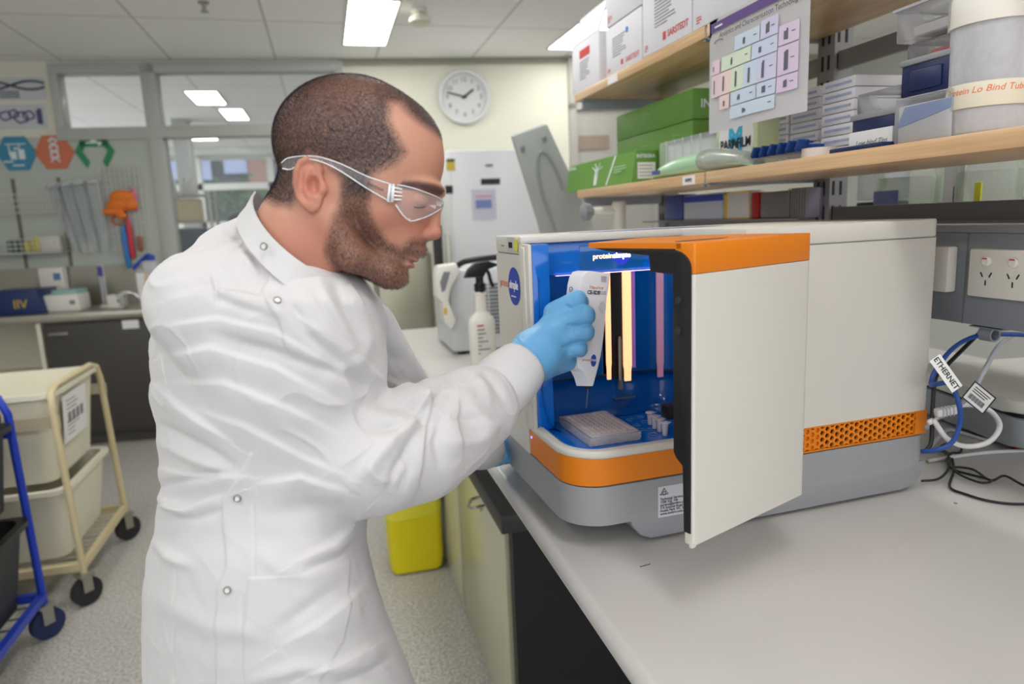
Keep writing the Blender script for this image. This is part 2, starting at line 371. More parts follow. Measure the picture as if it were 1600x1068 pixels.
b = nbm()
for k in range(4): box(b, -.22 * R, .22 * R, -.008, -.005, (.6 - .3 * k) * R, (.66 - .3 * k) * R)
tube(b, [(.2 * R * math.sin(k * .8), -.007, (.75 - k * .09) * R) for k in range(15)], R * .04, 5)
tube(b, [(-.2 * R * math.sin(k * .8), -.007, (.75 - k * .09) * R) for k in range(15)], R * .04, 5)
obj('drawing', b, m_pw, t)
t, R, LMx = hexagon(150, 237, 25, rgb(52, 140, 92), 'green hexagon sign with a pale middle, beside the window post', 'green')
obj('drawing', join(bx(-.4 * R, .4 * R, -.008, -.005, .42 * R, .5 * R), bx(-.15 * R, .15 * R, -.008, -.005, .5 * R, .68 * R), bx(.2 * R, .35 * R, -.008, -.005, .3 * R, .42 * R)), m_pw, t)
# ---- room behind the glass
struct('wall_back_room', join(bx(-4.5, -2.9, 12, 12.1, 0, HC), bx(-4.5, 5.5, 12, 12.1, 2.62, HC), bx(-4.5, 5.5, 12, 12.1, 0, .75), bx(3.5, 5.5, 12, 12.1, 0, HC)), m_wallw)
def yb(px, py, y): p = uy(px, py, y); return p[0], p[2]
b = nbm()
for px in (312, 425):
    x = yb(px, 290, 11.95)[0]; box(b, x - .05, x + .05, 11.9, 12, .7, 2.65)
for py in (236, 291, 350):
    z = yb(370, py, 11.95)[1]; box(b, -2.9, 3.5, 11.9, 12, z - .05, z + .05)
struct('trim_3', b, mat('white_frame', rgb(225, 226, 222), .5))
x0 = yb(277, 250, 9)[0]; x1 = yb(300, 250, 9)[0]; struct('trim_4', bx(x0, x1, 8.9, 9.2, 0, HC), mat('column_grey', rgb(176, 178, 178), .7))
wq = thing('window_4', None, None); wq['kind'] = 'structure'; obj('pane', bx(-2.9, 3.5, 11.98, 11.985, .75, 2.62), gl, wq)
# neighbouring building outside
t = thing('neighbour_building', 'dark framed building with brick panels seen outside the far window', 'building', (0, 16, 0))
obj('facade', bx(-6, 7, 0, .4, 0, 5), mat('dark_facade', rgb(44, 52, 64), .5), t)
obj('brick_panel', bx(*sorted((yb(392, 300, 16)[0], yb(420, 300, 16)[0])), -.1, 0, 1.8, 3.6), mat('brick', rgb(150, 112, 102), .8, var=.2, vscale=30), t)
m_lav = mat('lavender_wall', rgb(160, 172, 205), .6)
for (a, b_, c, d) in ((262, 283, 240, 282), (300, 328, 240, 282), (348, 384, 236, 272), (340, 400, 310, 345)):
    xa = yb(a, c, 16)[0]; xb = yb(b_, c, 16)[0]; z1 = yb(a, c, 16)[1]; z0 = yb(a, d, 16)[1]
    obj('window', bx(xa, xb, -.12, -.02, z0, z1), m_lav if d < 300 else mat('dull_glass', rgb(112, 124, 130), .3), t)
def leafy(x, y, z, s, n, seed):
    r = random.Random(seed); b = nbm()
    for k in range(n):
        c = Vector((x + r.gauss(0, s), y + r.gauss(0, .15), z + r.gauss(0, .12))); a = Vector((r.gauss(0, 1), r.gauss(0, 1), r.gauss(0, 1))).normalized() * .07; bb = a.cross(Vector((r.gauss(0, 1), r.gauss(0, 1), 1))).normalized() * .04
        b.faces.new([b.verts.new(c + a), b.verts.new(c + bb), b.verts.new(c - a), b.verts.new(c - bb)])
    return b
x, z = yb(380, 305, 14); o = obj('hedge', leafy(x, 14, z, .8, 900, 3), mat('leaf_green', rgb(70, 110, 60), .6)); tag(o, 'strip of green hedge outside the far window', 'hedge')
obj('stem_bed', bx(x - 1.6, x + 1.6, 13.9, 14.1, 0, z), mat('dark_facade', None), o)
# shelving with bottles in the back room
t = thing('storage_rack', 'grey steel rack of lab supplies in the room behind the glass', 'rack', (0, 0, 0))
rx0, rz0 = yb(262, 345, 7.2); rx1 = yb(318, 345, 7.2)[0]
b = nbm()
for x in (rx0 - .1, rx1 + .1):
    for y in (7.0, 7.4): box(b, x - .012, x + .012, y - .012, y + .012, 0, 1.88)
obj('posts', b, m_steel, t)
for z in (.45, 1.02, 1.32, 1.61, 1.855): obj('shelf', bx(rx0 - .1, rx1 + .1, 7.0, 7.4, z - .015, z), m_steel, t)
m_bott = mat('bottle_white', rgb(222, 222, 218), .35); m_cbox = mat('cream_box', rgb(214, 200, 160), .6)
def bottle(bm, x, y, z, r, h): lathe(bm, [(r * .9, 0), (r, .01), (r, h * .62), (r * .45, h * .8), (r * .4, h * .86), (r * .5, h * .87), (r * .5, h), (0, h)], 16, T(x, y, z)); return bm
for k, (px, lab) in enumerate(((263, 'white bottle with red label at the left end of the rack top'), (272, 'tallest white bottle on the rack behind the glass'), (290, 'white bottle in the middle of the rack top'), (300, 'white bottle at the right end of the rack top'))):
    x = yb(px, 300, 7.1)[0]; solo('bottle', bottle(nbm(), 0, 0, 0, .034, .2 if k == 1 else .15), m_bott, lab, 'bottle', (x, 7.06, 1.855), group='white bottles on the rack behind the glass')
x = yb(296, 320, 7.1)[0]; solo('storage_box', bx(-.1, .1, -.1, .1, 0, .2, .01), m_cbox, 'cream box on the rack behind the glass', 'box', (x, 7.13, 1.612))
x = yb(268, 320, 7.1)[0]; solo('storage_box', bx(-.04, .04, -.1, .1, 0, .13, .01), mat('blue_thing', rgb(60, 80, 150), .5), 'small blue box beside the cream box on the rack', 'box', (x, 7.13, 1.612))
x = yb(270, 380, 7.1)[0]; solo('flask', lathe(nbm(), [(.06, 0), (.09, .02), (.1, .07), (.06, .14), (.03, .16), (.03, .2), (0, .2)]), m_bott, 'round white flask low on the rack behind the glass', 'flask', (x, 7.15, 1.322))
x = yb(300, 385, 7.1)[0]; solo('leaning_panel', join(xf(bx(-.12, .12, -.02, .02, .0, .55, .01), RX(.15))), mat('navy_panel', rgb(50, 62, 84), .5), 'dark slanted panel leaning by the rack behind the glass', 'panel', (x + .12, 6.6, 1.0))
solo('desk', join(bx(-.5, .9, -.22, .22, .96, 1.0), bx(-.45, -.4, -.25, .25, 0, .96), bx(.8, .85, -.25, .25, 0, .96)), mat('desk_dark', rgb(60, 62, 66), .5), 'dark bench standing in the room behind the glass', 'bench', (x + .1, 6.55, 0))
# colleague far behind
p = uy(369, 350, 9.6)
t = thing('person', 'person with dark hair seated far behind the glass, only the head showing', 'person', (p[0], p[1], 0))
obj('body', join(lathe(nbm(), [(.0, .95), (.16, .96), (.2, 1.15), (.22, 1.3), (.12, 1.38), (.06, 1.4), (.055, 1.45), (.09, 1.5), (.095, 1.58), (.06, 1.68), (0, 1.7)], 20, T(0, 0, p[2] - 1.58) @ Matrix.Diagonal((1, .7, 1, 1)))), mat('skin_far', rgb(190, 150, 130), .6), t, ang=180)
obj('hair', lathe(nbm(), [(.1, 1.56), (.108, 1.6), (.09, 1.68), (.05, 1.72), (0, 1.725)], 20, T(0, 0, p[2] - 1.58)), m_ink, t, ang=180)
obj('stool', join(lathe(nbm(), [(.2, .0), (.2, .03), (.03, .05), (.03, p[2] - .66), (.18, p[2] - .65), (.18, p[2] - .6), (0, p[2] - .6)])), m_rubber, t)
# ============================================================ SINK BENCH AT THE FAR LEFT
OF = .62
def W3(px, py, off=0.): s, z = wp(px, py, off); return s, -off, z
zc = wp(100, 490, OF)[1]; zb = wp(100, 503, OF)[1]; s_end = wp(236, 500, OF)[0]; s_l = wp(65, 520, OF)[0]
m_cab = mat('dark_laminate', rgb(72, 69, 66), .5); m_ss = mat('brushed_steel', rgb(168, 164, 152), .3, metal=.85, var=.06, stretch=(1, 30, 30))
WT = tuple(WM @ Vector((0, 0, 0)))
t = thing('sink_bench', 'stainless steel sink bench top along the far left wall', 'bench', WT, WA)
obj('worktop', bx(-3.55, s_end, -OF, 0, zb, zc, .008), m_ss, t)
obj('splashback', bx(-3.55, s_end + .1, -.03, -.015, zc, wp(100, 416)[1]), m_ss, t)
t = thing('base_cabinet', 'dark laminate cabinet under the steel sink bench', 'cabinet', WT, WA)
obj('body', join(bx(s_l, s_end - .01, -OF + .03, -.02, .1, zb - .002), bx(s_l, s_end - .03, -OF + .08, -.02, 0, .1)), m_cab, t)
obj('door', bx(s_l + .01, s_end - .03, -OF + .012, -OF + .03, .13, zb - .02, .002), m_cab, t)
h0 = W3(75, 520, OF)[0]; obj('handle', bx(h0, h0 + .13, -OF - .01, -OF + .012, zb - .09, zb - .075, .003), m_steel, t)
h0 = W3(203, 506, OF)[0]; obj('label', bx(h0 - .055, h0 + .055, -OF + .008, -OF + .012, zb - .075, zb - .015), m_paper, t)
t = thing('open_cabinet', 'pale open cabinet under the sink bench behind the cream trolley', 'cabinet', WT, WA)
obj('body', join(bx(-3.55, s_l - .02, -.04, -.02, .1, zb - .002), bx(s_l - .04, s_l - .012, -OF + .02, -.02, 0, zb - .002), bx(-3.55, s_l - .04, -OF + .03, -.04, .1, .12), bx(-3.55, s_l - .04, -OF + .03, -.04, .5, .52)), m_cream, t)
def onb(name, px0, px1, py0, dep, off, m, lab, cat, shp=None, zbot=None, bev=.008, grp=None):
    """box on the sink bench covering a pixel span"""
    s0 = wp(px0, py0, off)[0]; s1, z1 = wp(px1, py0, off); cx = (s0 + s1) / 2; p = WM @ Vector((cx, -off + dep / 2, zc if zbot is None else zbot))
    t = thing(name, lab, cat, tuple(p), WA, grp); H = z1 - (zc if zbot is None else zbot); W = (s1 - s0) / 2
    if shp is None: obj('body', bx(-W, W, -dep / 2, dep / 2, 0, H, bev), m, t)
    else: shp(t, W, H, dep)
    return t, W, H
m_navy = mat('navy_plastic', rgb(28, 48, 98), .35); m_gold = mat('gold_print', rgb(200, 165, 60), .5); m_clear = glass('clear_plastic', (.92, .94, .97), .09, .1); m_mist = glass('misty_plastic', (.86, .88, .93), .36, .35)
m_pinkl = mat('pink_soap', rgb(222, 150, 165), .25, var=.02)
def sh(t, W, H, D):
    b = nbm(); prism(b, [(-W * 1.3, 0), (W, 0), (W * .82, H), (-W * 1.3, H)], -D / 2, D / 2, .01, AX_Y); obj('case', b, m_navy, t)
    text('lettering', 'IIV', H * .5, T(W * .05, -D / 2 - .002, H * .42) @ RX(PI / 2), m_gold, t, bold=.001)
onb('ice_box', -10, 62, 452, .3, .52, m_navy, 'navy plastic box with gold letters on the steel bench', 'box', sh)
def sh(t, W, H, D):
    obj('tub', bx(-W, W, -D / 2, D / 2, 0, H, .012), m_white, t); obj('logo', bx(W * .5, W * .8, -D / 2 - .002, -D / 2, H * .4, H * .65), m_greyink, t)
    obj('tray', bx(-W * .5, W * .9, -D / 2 + .02, D / 2, H, H + .03, .004), mat('teal_tray', rgb(150, 190, 184), .4), t)
onb('tub', 64, 121, 459, .2, .45, m_white, 'white tub with a teal tray on top, beside the navy box', 'tub', sh)
def sh(t, W, H, D):
    obj('case', bx(-W, W, -D / 2, D / 2, -.0, H, .004), m_white, t)
    obj('label', bx(W * .2, W * .8, -D / 2 - .002, -D / 2, H * .68, H * .86), mat('blue_label', rgb(90, 130, 175), .5), t)
    obj('writing', join(*[bx(-W * .8, W * .6, -D / 2 - .002, -D / 2, H * (.25 + .09 * k), H * (.265 + .09 * k)) for k in range(4)]), m_greyink, t)
onb('towel_dispenser', 58, 96, 417, .08, .12, m_white, 'upright white dispenser with blue label against the splashback', 'dispenser', sh)
def sh(t, W, H, D):
    r = W * .42
    obj('tube', lathe(nbm(), [(r, 0.01), (r, H), (r * .9, H), (r * .9, .02)], 20), m_clear, t); obj('foot', lathe(nbm(), [(r * 2.2, 0), (r * 2.2, .012), (r, .02)], 24), m_white, t)
    obj('label', bx(-r * .9, r * .9, -r - .004, -r, H * .72, H * .95), mat('purple_label', rgb(86, 66, 150), .5), t)
onb('measuring_cylinder', 143, 164, 412, .06, .3, m_clear, 'tall clear measuring cylinder with a purple label', 'cylinder', sh)
def sh(t, W, H, D):
    obj('case', bx(-W, W, -D / 2, D / 2, 0, H, .006), m_white, t); obj('dot', bx(W * .3, W * .6, -D / 2 - .002, -D / 2, H * .4, H * .7), mat('green_mark', rgb(40, 130, 90), .5), t)
onb('small_box', 165, 191, 460, .1, .4, m_white, 'small white box with a green mark near the pink bottle', 'box', sh)
def sh(t, W, H, D):
    obj('bottle', prism(nbm(), rrect(-W, W, -D / 2, D / 2, .025), 0, H * .75, .015), m_mist, t); obj('liquid', prism(nbm(), rrect(-W + .004, W - .004, -D / 2 + .004, D / 2 - .004, .022), .004, H * .48, .004), m_pinkl, t)
    obj('shoulder', xf(prism(nbm(), rrect(-W * .6, W * .9, -D * .3, D * .3, .03), H * .75, H * .92, .015), T(0, 0, 0)), m_mist, t)
    obj('handle', join(tube(nbm(), [(-W * 1.3, -D * .2, H * .78), (-W * .6, 0, H * .93), (W * .1, 0, H * 1.04), (W * .5, 0, H * 1.0)], .016, 8, 4), lathe(nbm(), [(.03, H * .94), (.03, H * 1.04), (0, H * 1.04)], 16, T(W * .3, 0, 0))), mat('blue_cap', rgb(40, 74, 170), .4), t)
    obj('label', bx(-W * .9, -W * .2, -D / 2 - .002, -D / 2, H * .15, H * .7), m_paper, t); obj('stripe', bx(-W * .15, W * .02, -D / 2 - .002, -D / 2, H * .2, H * .72), mat('yellow_stripe', rgb(222, 190, 120), .5), t)
onb('soap_bottle', 207, 243, 402, .12, .45, None, 'large bottle of pink liquid with a blue cap at the end of the steel bench', 'bottle', sh)
x, y, z = WM @ Vector((wp(190, 475, .4)[0], -.4, zc))
solo('tap', join(tube(nbm(), [(0, 0, 0), (0, 0, .09), (.03, 0, .11), (.09, 0, .1), (.12, 0, .07)], .012, 10, 4), cyl(nbm(), (-.03, 0, .09), (.03, 0, .09), .008)), m_chrome, 'short chrome tap standing before the pink bottle', 'tap', (x, y, z))
# wire racks, peg board and drying tubes on the wall
def wl(px, py): s, z = wp(px, py); return s, z
def wthing(name, px, py, lab, cat, off=.02, grp=None):
    s, z = wl(px, py); return thing(name, lab, cat, tuple(WM @ Vector((s, -off, z))), WA, grp), s, z
m_wire = mat('white_wire', rgb(206, 206, 200), .45); m_brk = mat('bracket_brown', rgb(120, 112, 96), .5)
t, s0, z0 = wthing('wire_rack', 50, 335, 'white wire rack with mesh front on the wall above the sink bench', 'rack')
sa1 = wl(-30, 335)[0] - s0; sb1 = wl(101, 335)[0] - s0; zt1 = wl(50, 304)[1] - z0; zt2 = wl(50, 366)[1] - z0
b = nbm()
for s in (sa1, wl(30, 335)[0] - s0, sb1): box(b, s - .012, s + .012, 0, .015, zt2 - .35, zt1 + .12)
obj('uprights', b, m_brk, t)
def basket(sA, sB, zA, zB, D, n):
    b = nbm()
    for z in np.linspace(zA, zB, 4): tube(b, [(sA, 0, z), (sA, -D, z), (sB, -D, z), (sB, 0, z)], .004, 4)
    for s in np.linspace(sA, sB, n): tube(b, [(s, 0, zA), (s, -D, zA), (s, -D, zB)], .0025, 4)
    return b
obj('basket', basket(sa1, sb1, wl(50, 333)[1] - z0, zt1, .12, 22), m_wire, t)
z2 = wl(50, 394)[1] - z0; obj('basket', basket(sa1, sb1, z2, z2 + .1, .12, 16), m_wire, t); obj('shelf_plate', bx(sa1, sb1, -.12, 0, z2 - .008, z2), m_wire, t)
def shelfitem(name, px0, px1, py0, m, lab, cat='box', rnd=False):
    a = wl(px0, py0); c = wl(px1, py0); zz = wl(50, 393)[1]; W = (c[0] - a[0]) / 2; H = a[1] - zz
    p = WM @ Vector(((a[0] + c[0]) / 2, -.07, zz + .002))
    solo(name, lathe(nbm(), [(W, 0), (W, H * .8), (W * .6, H), (0, H)]) if rnd else bx(-W, W, -.04, .04, 0, H, .004), m, lab, cat, tuple(p), WA)
shelfitem('carton', 72, 101, 370, m_white, 'white carton at the right end of the lower wire rack')
shelfitem('tin', 44, 58, 377, mat('yellow_tin', rgb(212, 200, 60), .5), 'yellow tin on the lower wire rack', 'tin', True)
shelfitem('carton', 61, 71, 370, mat('yellow_tin', None), 'yellow carton between the tin and the white carton')
shelfitem('carton', 22, 37, 374, mat('dark_green', rgb(80, 112, 100), .5), 'dull green carton at the left of the yellow tin')
t, s0, z0 = wthing('peg_grid', 197, 330, 'white wire peg grid on the wall beside the window post', 'grid')
W = (wl(226, 330)[0] - wl(166, 330)[0]) / 2; H = (wl(197, 270)[1] - wl(197, 405)[1]) / 2; b = nbm()
for k in range(9): tube(b, [(-W + 2 * W * k / 8, -.01, -H), (-W + 2 * W * k / 8, -.01, H)], .004, 4)
for k in range(15): tube(b, [(-W, -.01, -H + 2 * H * k / 14), (W, -.01, -H + 2 * H * k / 14)], .004, 4)
obj('wires', b, m_wire, t)
m_frost = glass('frosted_tube', (.88, .89, .92), .07, .3)
for (pa, pb_, lab) in (((92, 290), (128, 392), 'leftmost frosted tube slanting on the wall'), ((112, 288), (140, 394), 'second frosted tube from the left on the wall'), ((130, 286), (156, 394), 'third frosted tube from the left on the wall'), ((152, 284), (172, 392), 'rightmost frosted tube of the row on the wall')):
    a = wl(*pa); c = wl(*pb_); o = WM @ Vector((a[0], -.09, a[1])); t = thing('drying_tube', lab, 'tube', tuple(o), WA, 'frosted tubes hanging on the wall')
    e = (c[0] - a[0], 0.02, c[1] - a[1]); M4, L = zto((0, 0, 0), e)
    obj('barrel', lathe(nbm(), [(.046, 0), (.042, .02), (.034, L * .6), (.022, L), (.019, L), (.031, L * .6), (.039, .02)], 18, M4, cap=False), m_frost, t)
    obj('rim', lathe(nbm(), [(.044, -.01), (.052, -.008), (.052, .012), (.044, .014)], 18, M4), m_mist, t)
t, s0, z0 = wthing('rubber_glove', 193, 320, 'bright orange rubber gloves hung on the peg grid', 'gloves', .05)
og = mat('orange_rubber', rgb(235, 125, 40), .5, bump=.3); b = nbm()
for (cx, cz, rx, rz) in ((0, 0, .1, .05), (-.06, -.05, .09, .03), (.02, .06, .09, .05), (.07, .0, .06, .05), (.0, -.08, .04, .03)):
    bmesh.ops.create_uvsphere(b, u_segments=14, v_segments=8, radius=1, matrix=T(cx, -.02, cz) @ Matrix.Diagonal((rx, .03, rz, 1)))
obj('glove', b, og, t)
t, s0, z0 = wthing('rubber_ring', 186, 344, 'brown rubber ring hung below the orange gloves', 'ring', .03)
obj('ring', tube(nbm(), [(.04 * math.cos(a), 0, .032 * math.sin(a)) for a in [k * PI / 8 for k in range(16)]], .012, 6, closed=True), mat('brown_rubber', rgb(190, 120, 85), .6), t)
for (px, py, hh, c, lab) in ((213, 312, .09, rgb(225, 120, 150), 'pink bottle brush hung beside the orange gloves'), (207, 373, .16, rgb(205, 62, 80), 'red brush handle hung above the pink bottle'), (200, 385, .17, rgb(60, 130, 200), 'blue brush handle hung left of the red one'), (222, 380, .06, rgb(150, 90, 60), 'small brown brush at the edge of the peg grid')):
    t, s0, z0 = wthing('bottle_brush', px, py, lab, 'brush', .04)
    obj('handle', lathe(nbm(), [(.006, -hh), (.02, -hh * .8), (.022, hh * .5), (.012, hh), (0, hh)], 12), mat('brush_%d' % px, c, .45), t)
t, s0, z0 = wthing('suction_cup', 136, 386, 'round white cup fixed low on the wall under the frosted tubes', 'cup', .01)
obj('cup', lathe(nbm(), [(.06, 0), (.05, .02), (.02, .03), (0, .03)], 20, RX(PI / 2)), m_cream, t)
# ============================================================ FRIDGES AT THE FAR WALL
p0 = uy(697, 236, 4.9); p1 = uy(843, 237, 4.75); fx0, fx1, fz = p0[0], p1[0], p0[2]
t = thing('freezer', 'tall white freezer with a dark display against the far wall', 'freezer', (0, 4.85, 0), WA * .3)
m_fz = mat('freezer_white', rgb(226, 228, 230), .3, var=.02)
obj('body', bx(fx0, fx1, .03, .8, .03, fz, .015), m_fz, t)
obj('door', bx(fx0 + .005, fx1 - .01, 0, .028, .1, fz - .005, .012), m_fz, t)
def ff(px, py): p = uy(px, py, 4.85); return p[0], p[2]
def fpan(name, px0, py0, px1, py1, m, th=.004, y0=0.):
    a = ff(px0, py1); c = ff(px1, py0); return obj(name, bx(a[0], c[0], y0 - th, y0, a[1], c[1]), m, t)
fpan('display', 750, 279, 779, 289, m_black); fpan('nameplate', 757, 257, 768, 261, m_greyink)
fpan('notice', 737, 295, 772, 344, mat('lilac_paper', rgb(206, 204, 220), .6)); fpan('notice_print', 742, 306, 766, 308, m_redink, .006); fpan('notice_print', 742, 312, 766, 326, m_blueink, .0055)
fpan('warning_sticker', 697, 249, 709, 267, mat('yellow_sticker', rgb(214, 190, 70), .5)); fpan('warning_bar', 697, 249, 709, 253, m_ink, .006); fpan('sticker', 695, 290, 706, 303, m_ink)
obj('feet', join(bx(fx0 + .05, fx0 + .1, .1, .15, 0, .04), bx(fx1 - .1, fx1 - .05, .1, .15, 0, .04), bx(fx0 + .05, fx0 + .1, .65, .7, 0, .04), bx(fx1 - .1, fx1 - .05, .65, .7, 0, .04)), m_black, t)
p0 = uy(588, 397, 4.3); p1 = uy(674, 396, 4.3)
t = thing('undercounter_fridge', 'brushed steel fridge behind the bearded chin', 'fridge', (0, 4.3, 0))
m_gs = mat('greenish_steel', rgb(168, 166, 146), .35, metal=.6, var=.05, stretch=(20, 1, 1))
obj('body', bx(p0[0], p1[0], .03, .5, .02, p0[2], .01), m_gs, t); obj('door', bx(p0[0], p1[0], 0, .028, .08, p0[2] - .01, .008), m_gs, t)
obj('plinth', bx(p0[0] + .02, p1[0] - .02, .06, .48, 0, .02), m_black, t)
p0 = uy(676, 352, 4.2); p1 = uy(690, 352, 4.2)
t = thing('gas_line_post', 'black upright post between the steel fridge and the white freezer', 'post', (0, 4.2, 0)); obj('post', bx(p0[0], p1[0], 0, .05, 0, p0[2], .005), m_black, t)
p0 = uy(692, 365, 4.4); t = thing('handle_rail', 'slim grey metal rail beside the black post', 'rail', (p0[0] + .03, 4.4, 0)); obj('rail', bx(-.015, .02, 0, .04, 0, p0[2], .005), m_steel, t)
# door frame at the right of the far wall
a = wp(886, 95); c = wp(962, 95)
struct('door_1', join(wbox(a[0] - .0, a[0] + .06, 0, HC - .02, -.05, 0), wbox(c[0] + .3, c[0] + .36, 0, HC - .02, -.05, 0), wbox(a[0], c[0] + .36, wp(925, 172)[1], wp(925, 162)[1], -.05, 0), wbox(a[0] + .06, c[0] + .3, 0, wp(925, 172)[1], -.02, -.005)), mat('door_frame_grey', rgb(176, 174, 166), .6))
struct('window_5', wbox(wp(903, 215)[0], wp(950, 215)[0], wp(925, 234)[1], wp(925, 212)[1], -.03, -.021), mat('door_glass_dark', rgb(150, 136, 122), .3))
# ============================================================ TROLLEYS
m_tcream = mat('cream_tube', rgb(206, 192, 152), .4); m_tub = mat('tub_white', rgb(228, 224, 204), .42, trans=.0)
def castor(par, x, y, r, m_tyre, ang=.4):
    obj('castor', join(lathe(nbm(), [(r * .35, -.012), (r, -.014), (r, .014), (r * .35, .012)], 24, T(x, y, r) @ RZ(ang) @ RX(PI / 2) @ T(0, 0, 0)), ), m_tyre, par)
    c = par.children[-1]
    obj('fork', join(xf(bx(-.02, .02, -.022, -.017, -.0, r * 1.2, .002), T(x, y, r) @ RZ(ang)), xf(bx(-.02, .02, .017, .022, -.0, r * 1.2, .002), T(x, y, r) @ RZ(ang)), xf(bx(-.03, .03, -.03, .03, r * 1.1, r * 1.35, .004), T(x, y, r) @ RZ(ang))), m_steel, par)
def tub(x0, x1, y0, y1, z0, z1, taper, wall=.006, rim=.02):
    P0 = rrect(x0 + taper, x1 - taper, y0 + taper, y1 - taper, .05); P1 = rrect(x0, x1, y0, y1, .06)
    b = nbm(); n = len(P0)
    def ring(P, z): return [b.verts.new((p[0], p[1], z)) for p in P]
    cx, cy = (x0 + x1) / 2, (y0 + y1) / 2
    def off(P, d): return [(p[0] + (d if p[0] < cx else -d), p[1] + (d if p[1] < cy else -d)) for p in P]
    R = [ring(P0, z0), ring(P1, z1 - .02), ring(off(P1, -rim), z1 - .02), ring(off(P1, -rim), z1), ring(off(P1, wall), z1), ring(off(P0, wall), z0 + wall)]
    for a, c in zip(R[:-1], R[1:]):
        for k in range(n): b.faces.new((a[k], a[(k + 1) % n], c[(k + 1) % n], c[k]))
    b.faces.new(list(reversed(R[0]))); b.faces.new(R[-1]); return b
def trolley(name, lab, x0, x1, y0, y1, ztop, mt, tubs, tyre, zr=.17, along='y', shelf=True):
    t = thing(name, lab, 'trolley', ((x0 + x1) / 2, (y0 + y1) / 2, 0)); cx, cy = (x0 + x1) / 2, (y0 + y1) / 2; X, Y = (x1 - x0) / 2, (y1 - y0) / 2
    for sx in (-1, 1):
        if along == 'y': P = [(sx * X, -Y, .13), (sx * (X - .02), -Y + .01, ztop - .08), (sx * (X - .025), -Y + .03, ztop - .02), (sx * (X - .03), -Y + .1, ztop), (sx * (X - .03), Y - .1, ztop), (sx * (X - .025), Y - .03, ztop - .02), (sx * (X - .02), Y - .01, ztop - .08), (sx * X, Y, .13)]
        else: P = [(-X, sx * Y, .13), (-X + .01, sx * Y, ztop - .08), (-X + .03, sx * Y, ztop - .02), (-X + .1, sx * Y, ztop), (X - .1, sx * Y, ztop), (X - .03, sx * Y, ztop - .02), (X - .01, sx * Y, ztop - .08), (X, sx * Y, .13)]
        obj('frame', tube(nbm(), P, .014, 10), mt, t, ang=60)
    for z in (zr,):
        objs('rail', [bx(-X, X, s * Y - .012, s * Y + .012, z - .015, z + .015) for s in (-1, 1)] + [bx(s * X - .012, s * X + .012, -Y, Y, z - .0145, z + .0145) for s in (-1, 1)], mt, t)
    b = nbm()
    for k in range(1, 12): yy = -Y + 2 * Y * k / 12; tube(b, [(-X, yy, zr), (X, yy, zr)], .004, 5)
    obj('wire_shelf', b, m_steel if mt is not m_tcream else mt, t)
    for s in (-1, 1):
        for q in (-1, 1): castor(t, s * X, q * Y, .06, tyre, .5 + .3 * s)
    for (z0, z1, mm, nm) in tubs:
        o = obj(nm, tub(-X + .03, X - (.035 if along == 'y' else -.0), -Y + .03, Y - .03, z0, z1, .04 if z1 - z0 > .3 else .03), mm, t)
    if tubs:
        zz = tubs[0][0]
        objs('side_plate', [bx(-X, X, s * (Y - .012) - .005, s * (Y - .012) + .005, zz + .24, zz + .29) for s in (-1, 1)], mat('beige_plate', rgb(180, 170, 146), .5) if mt is m_tcream else mt, t)
    return t, X, Y
t, X, Y = trolley('trolley', 'cream framed trolley carrying two white tubs', -1.92, -1.08, 3.02, 3.65, uy(82, 608, 3.04)[2], m_tcream, ((.52, .90, m_tub, 'tub'), (.19, .5, m_tub, 'tub')), m_rubber)
LB = frame((X - .03 + .001, -.05, .76), (0, 1, 0), (.08, 0, 1))
obj('sign', box(nbm(), -.14, .14, -.1, .1, 0, .002, 0, LB @ T(0, .0, .0)), m_paper, t)
b = nbm(); rr = random.Random(3)
for k in range(9):
    if k in (3, 4): continue
    box(b, -.1, -.1 + .08 + rr.random() * .1, .07 - k * .018, .074 - k * .018, .002, .003, 0, LB)
for k in range(4): box(b, -.09 + .05 * k, -.055 + .05 * k, -.025, .02, .002, .003, 0, LB)
obj('sign_print', b, m_greyink, t)
p = uy(22, 760, 2.5)
t, X, Y = trolley('trolley', 'blue framed trolley carrying two black tubs at the left edge', -1.95, -1.15, 1.9, 2.8, uy(18, 612, 2.8)[2], mat('blue_paint', rgb(28, 60, 180), .35), ((.56, .86, m_black, 'tub'), (.19, .5, m_black, 'tub')), mat('blue_tyre', rgb(34, 44, 86), .6), along='x')
m_ylab = mat('yellow_label', rgb(228, 214, 40), .5)
obj('label', box(nbm(), -.1, .1, -.07, .07, 0, .003, 0, frame((X - .022, -.12, .33), (0, 1, 0), (.09, 0, 1))), m_ylab, t)
obj('label_print', join(*[box(nbm(), -.08, .06, .04 - .025 * k, .046 - .025 * k, .003, .004, 0, frame((X - .022, -.12, .33), (0, 1, 0), (.09, 0, 1))) for k in range(4)]), m_ink, t)
obj('tub_lid', bx(-X + .01, X - .02, -Y + .02, Y - .02, .862, .9, .01), m_black, t)
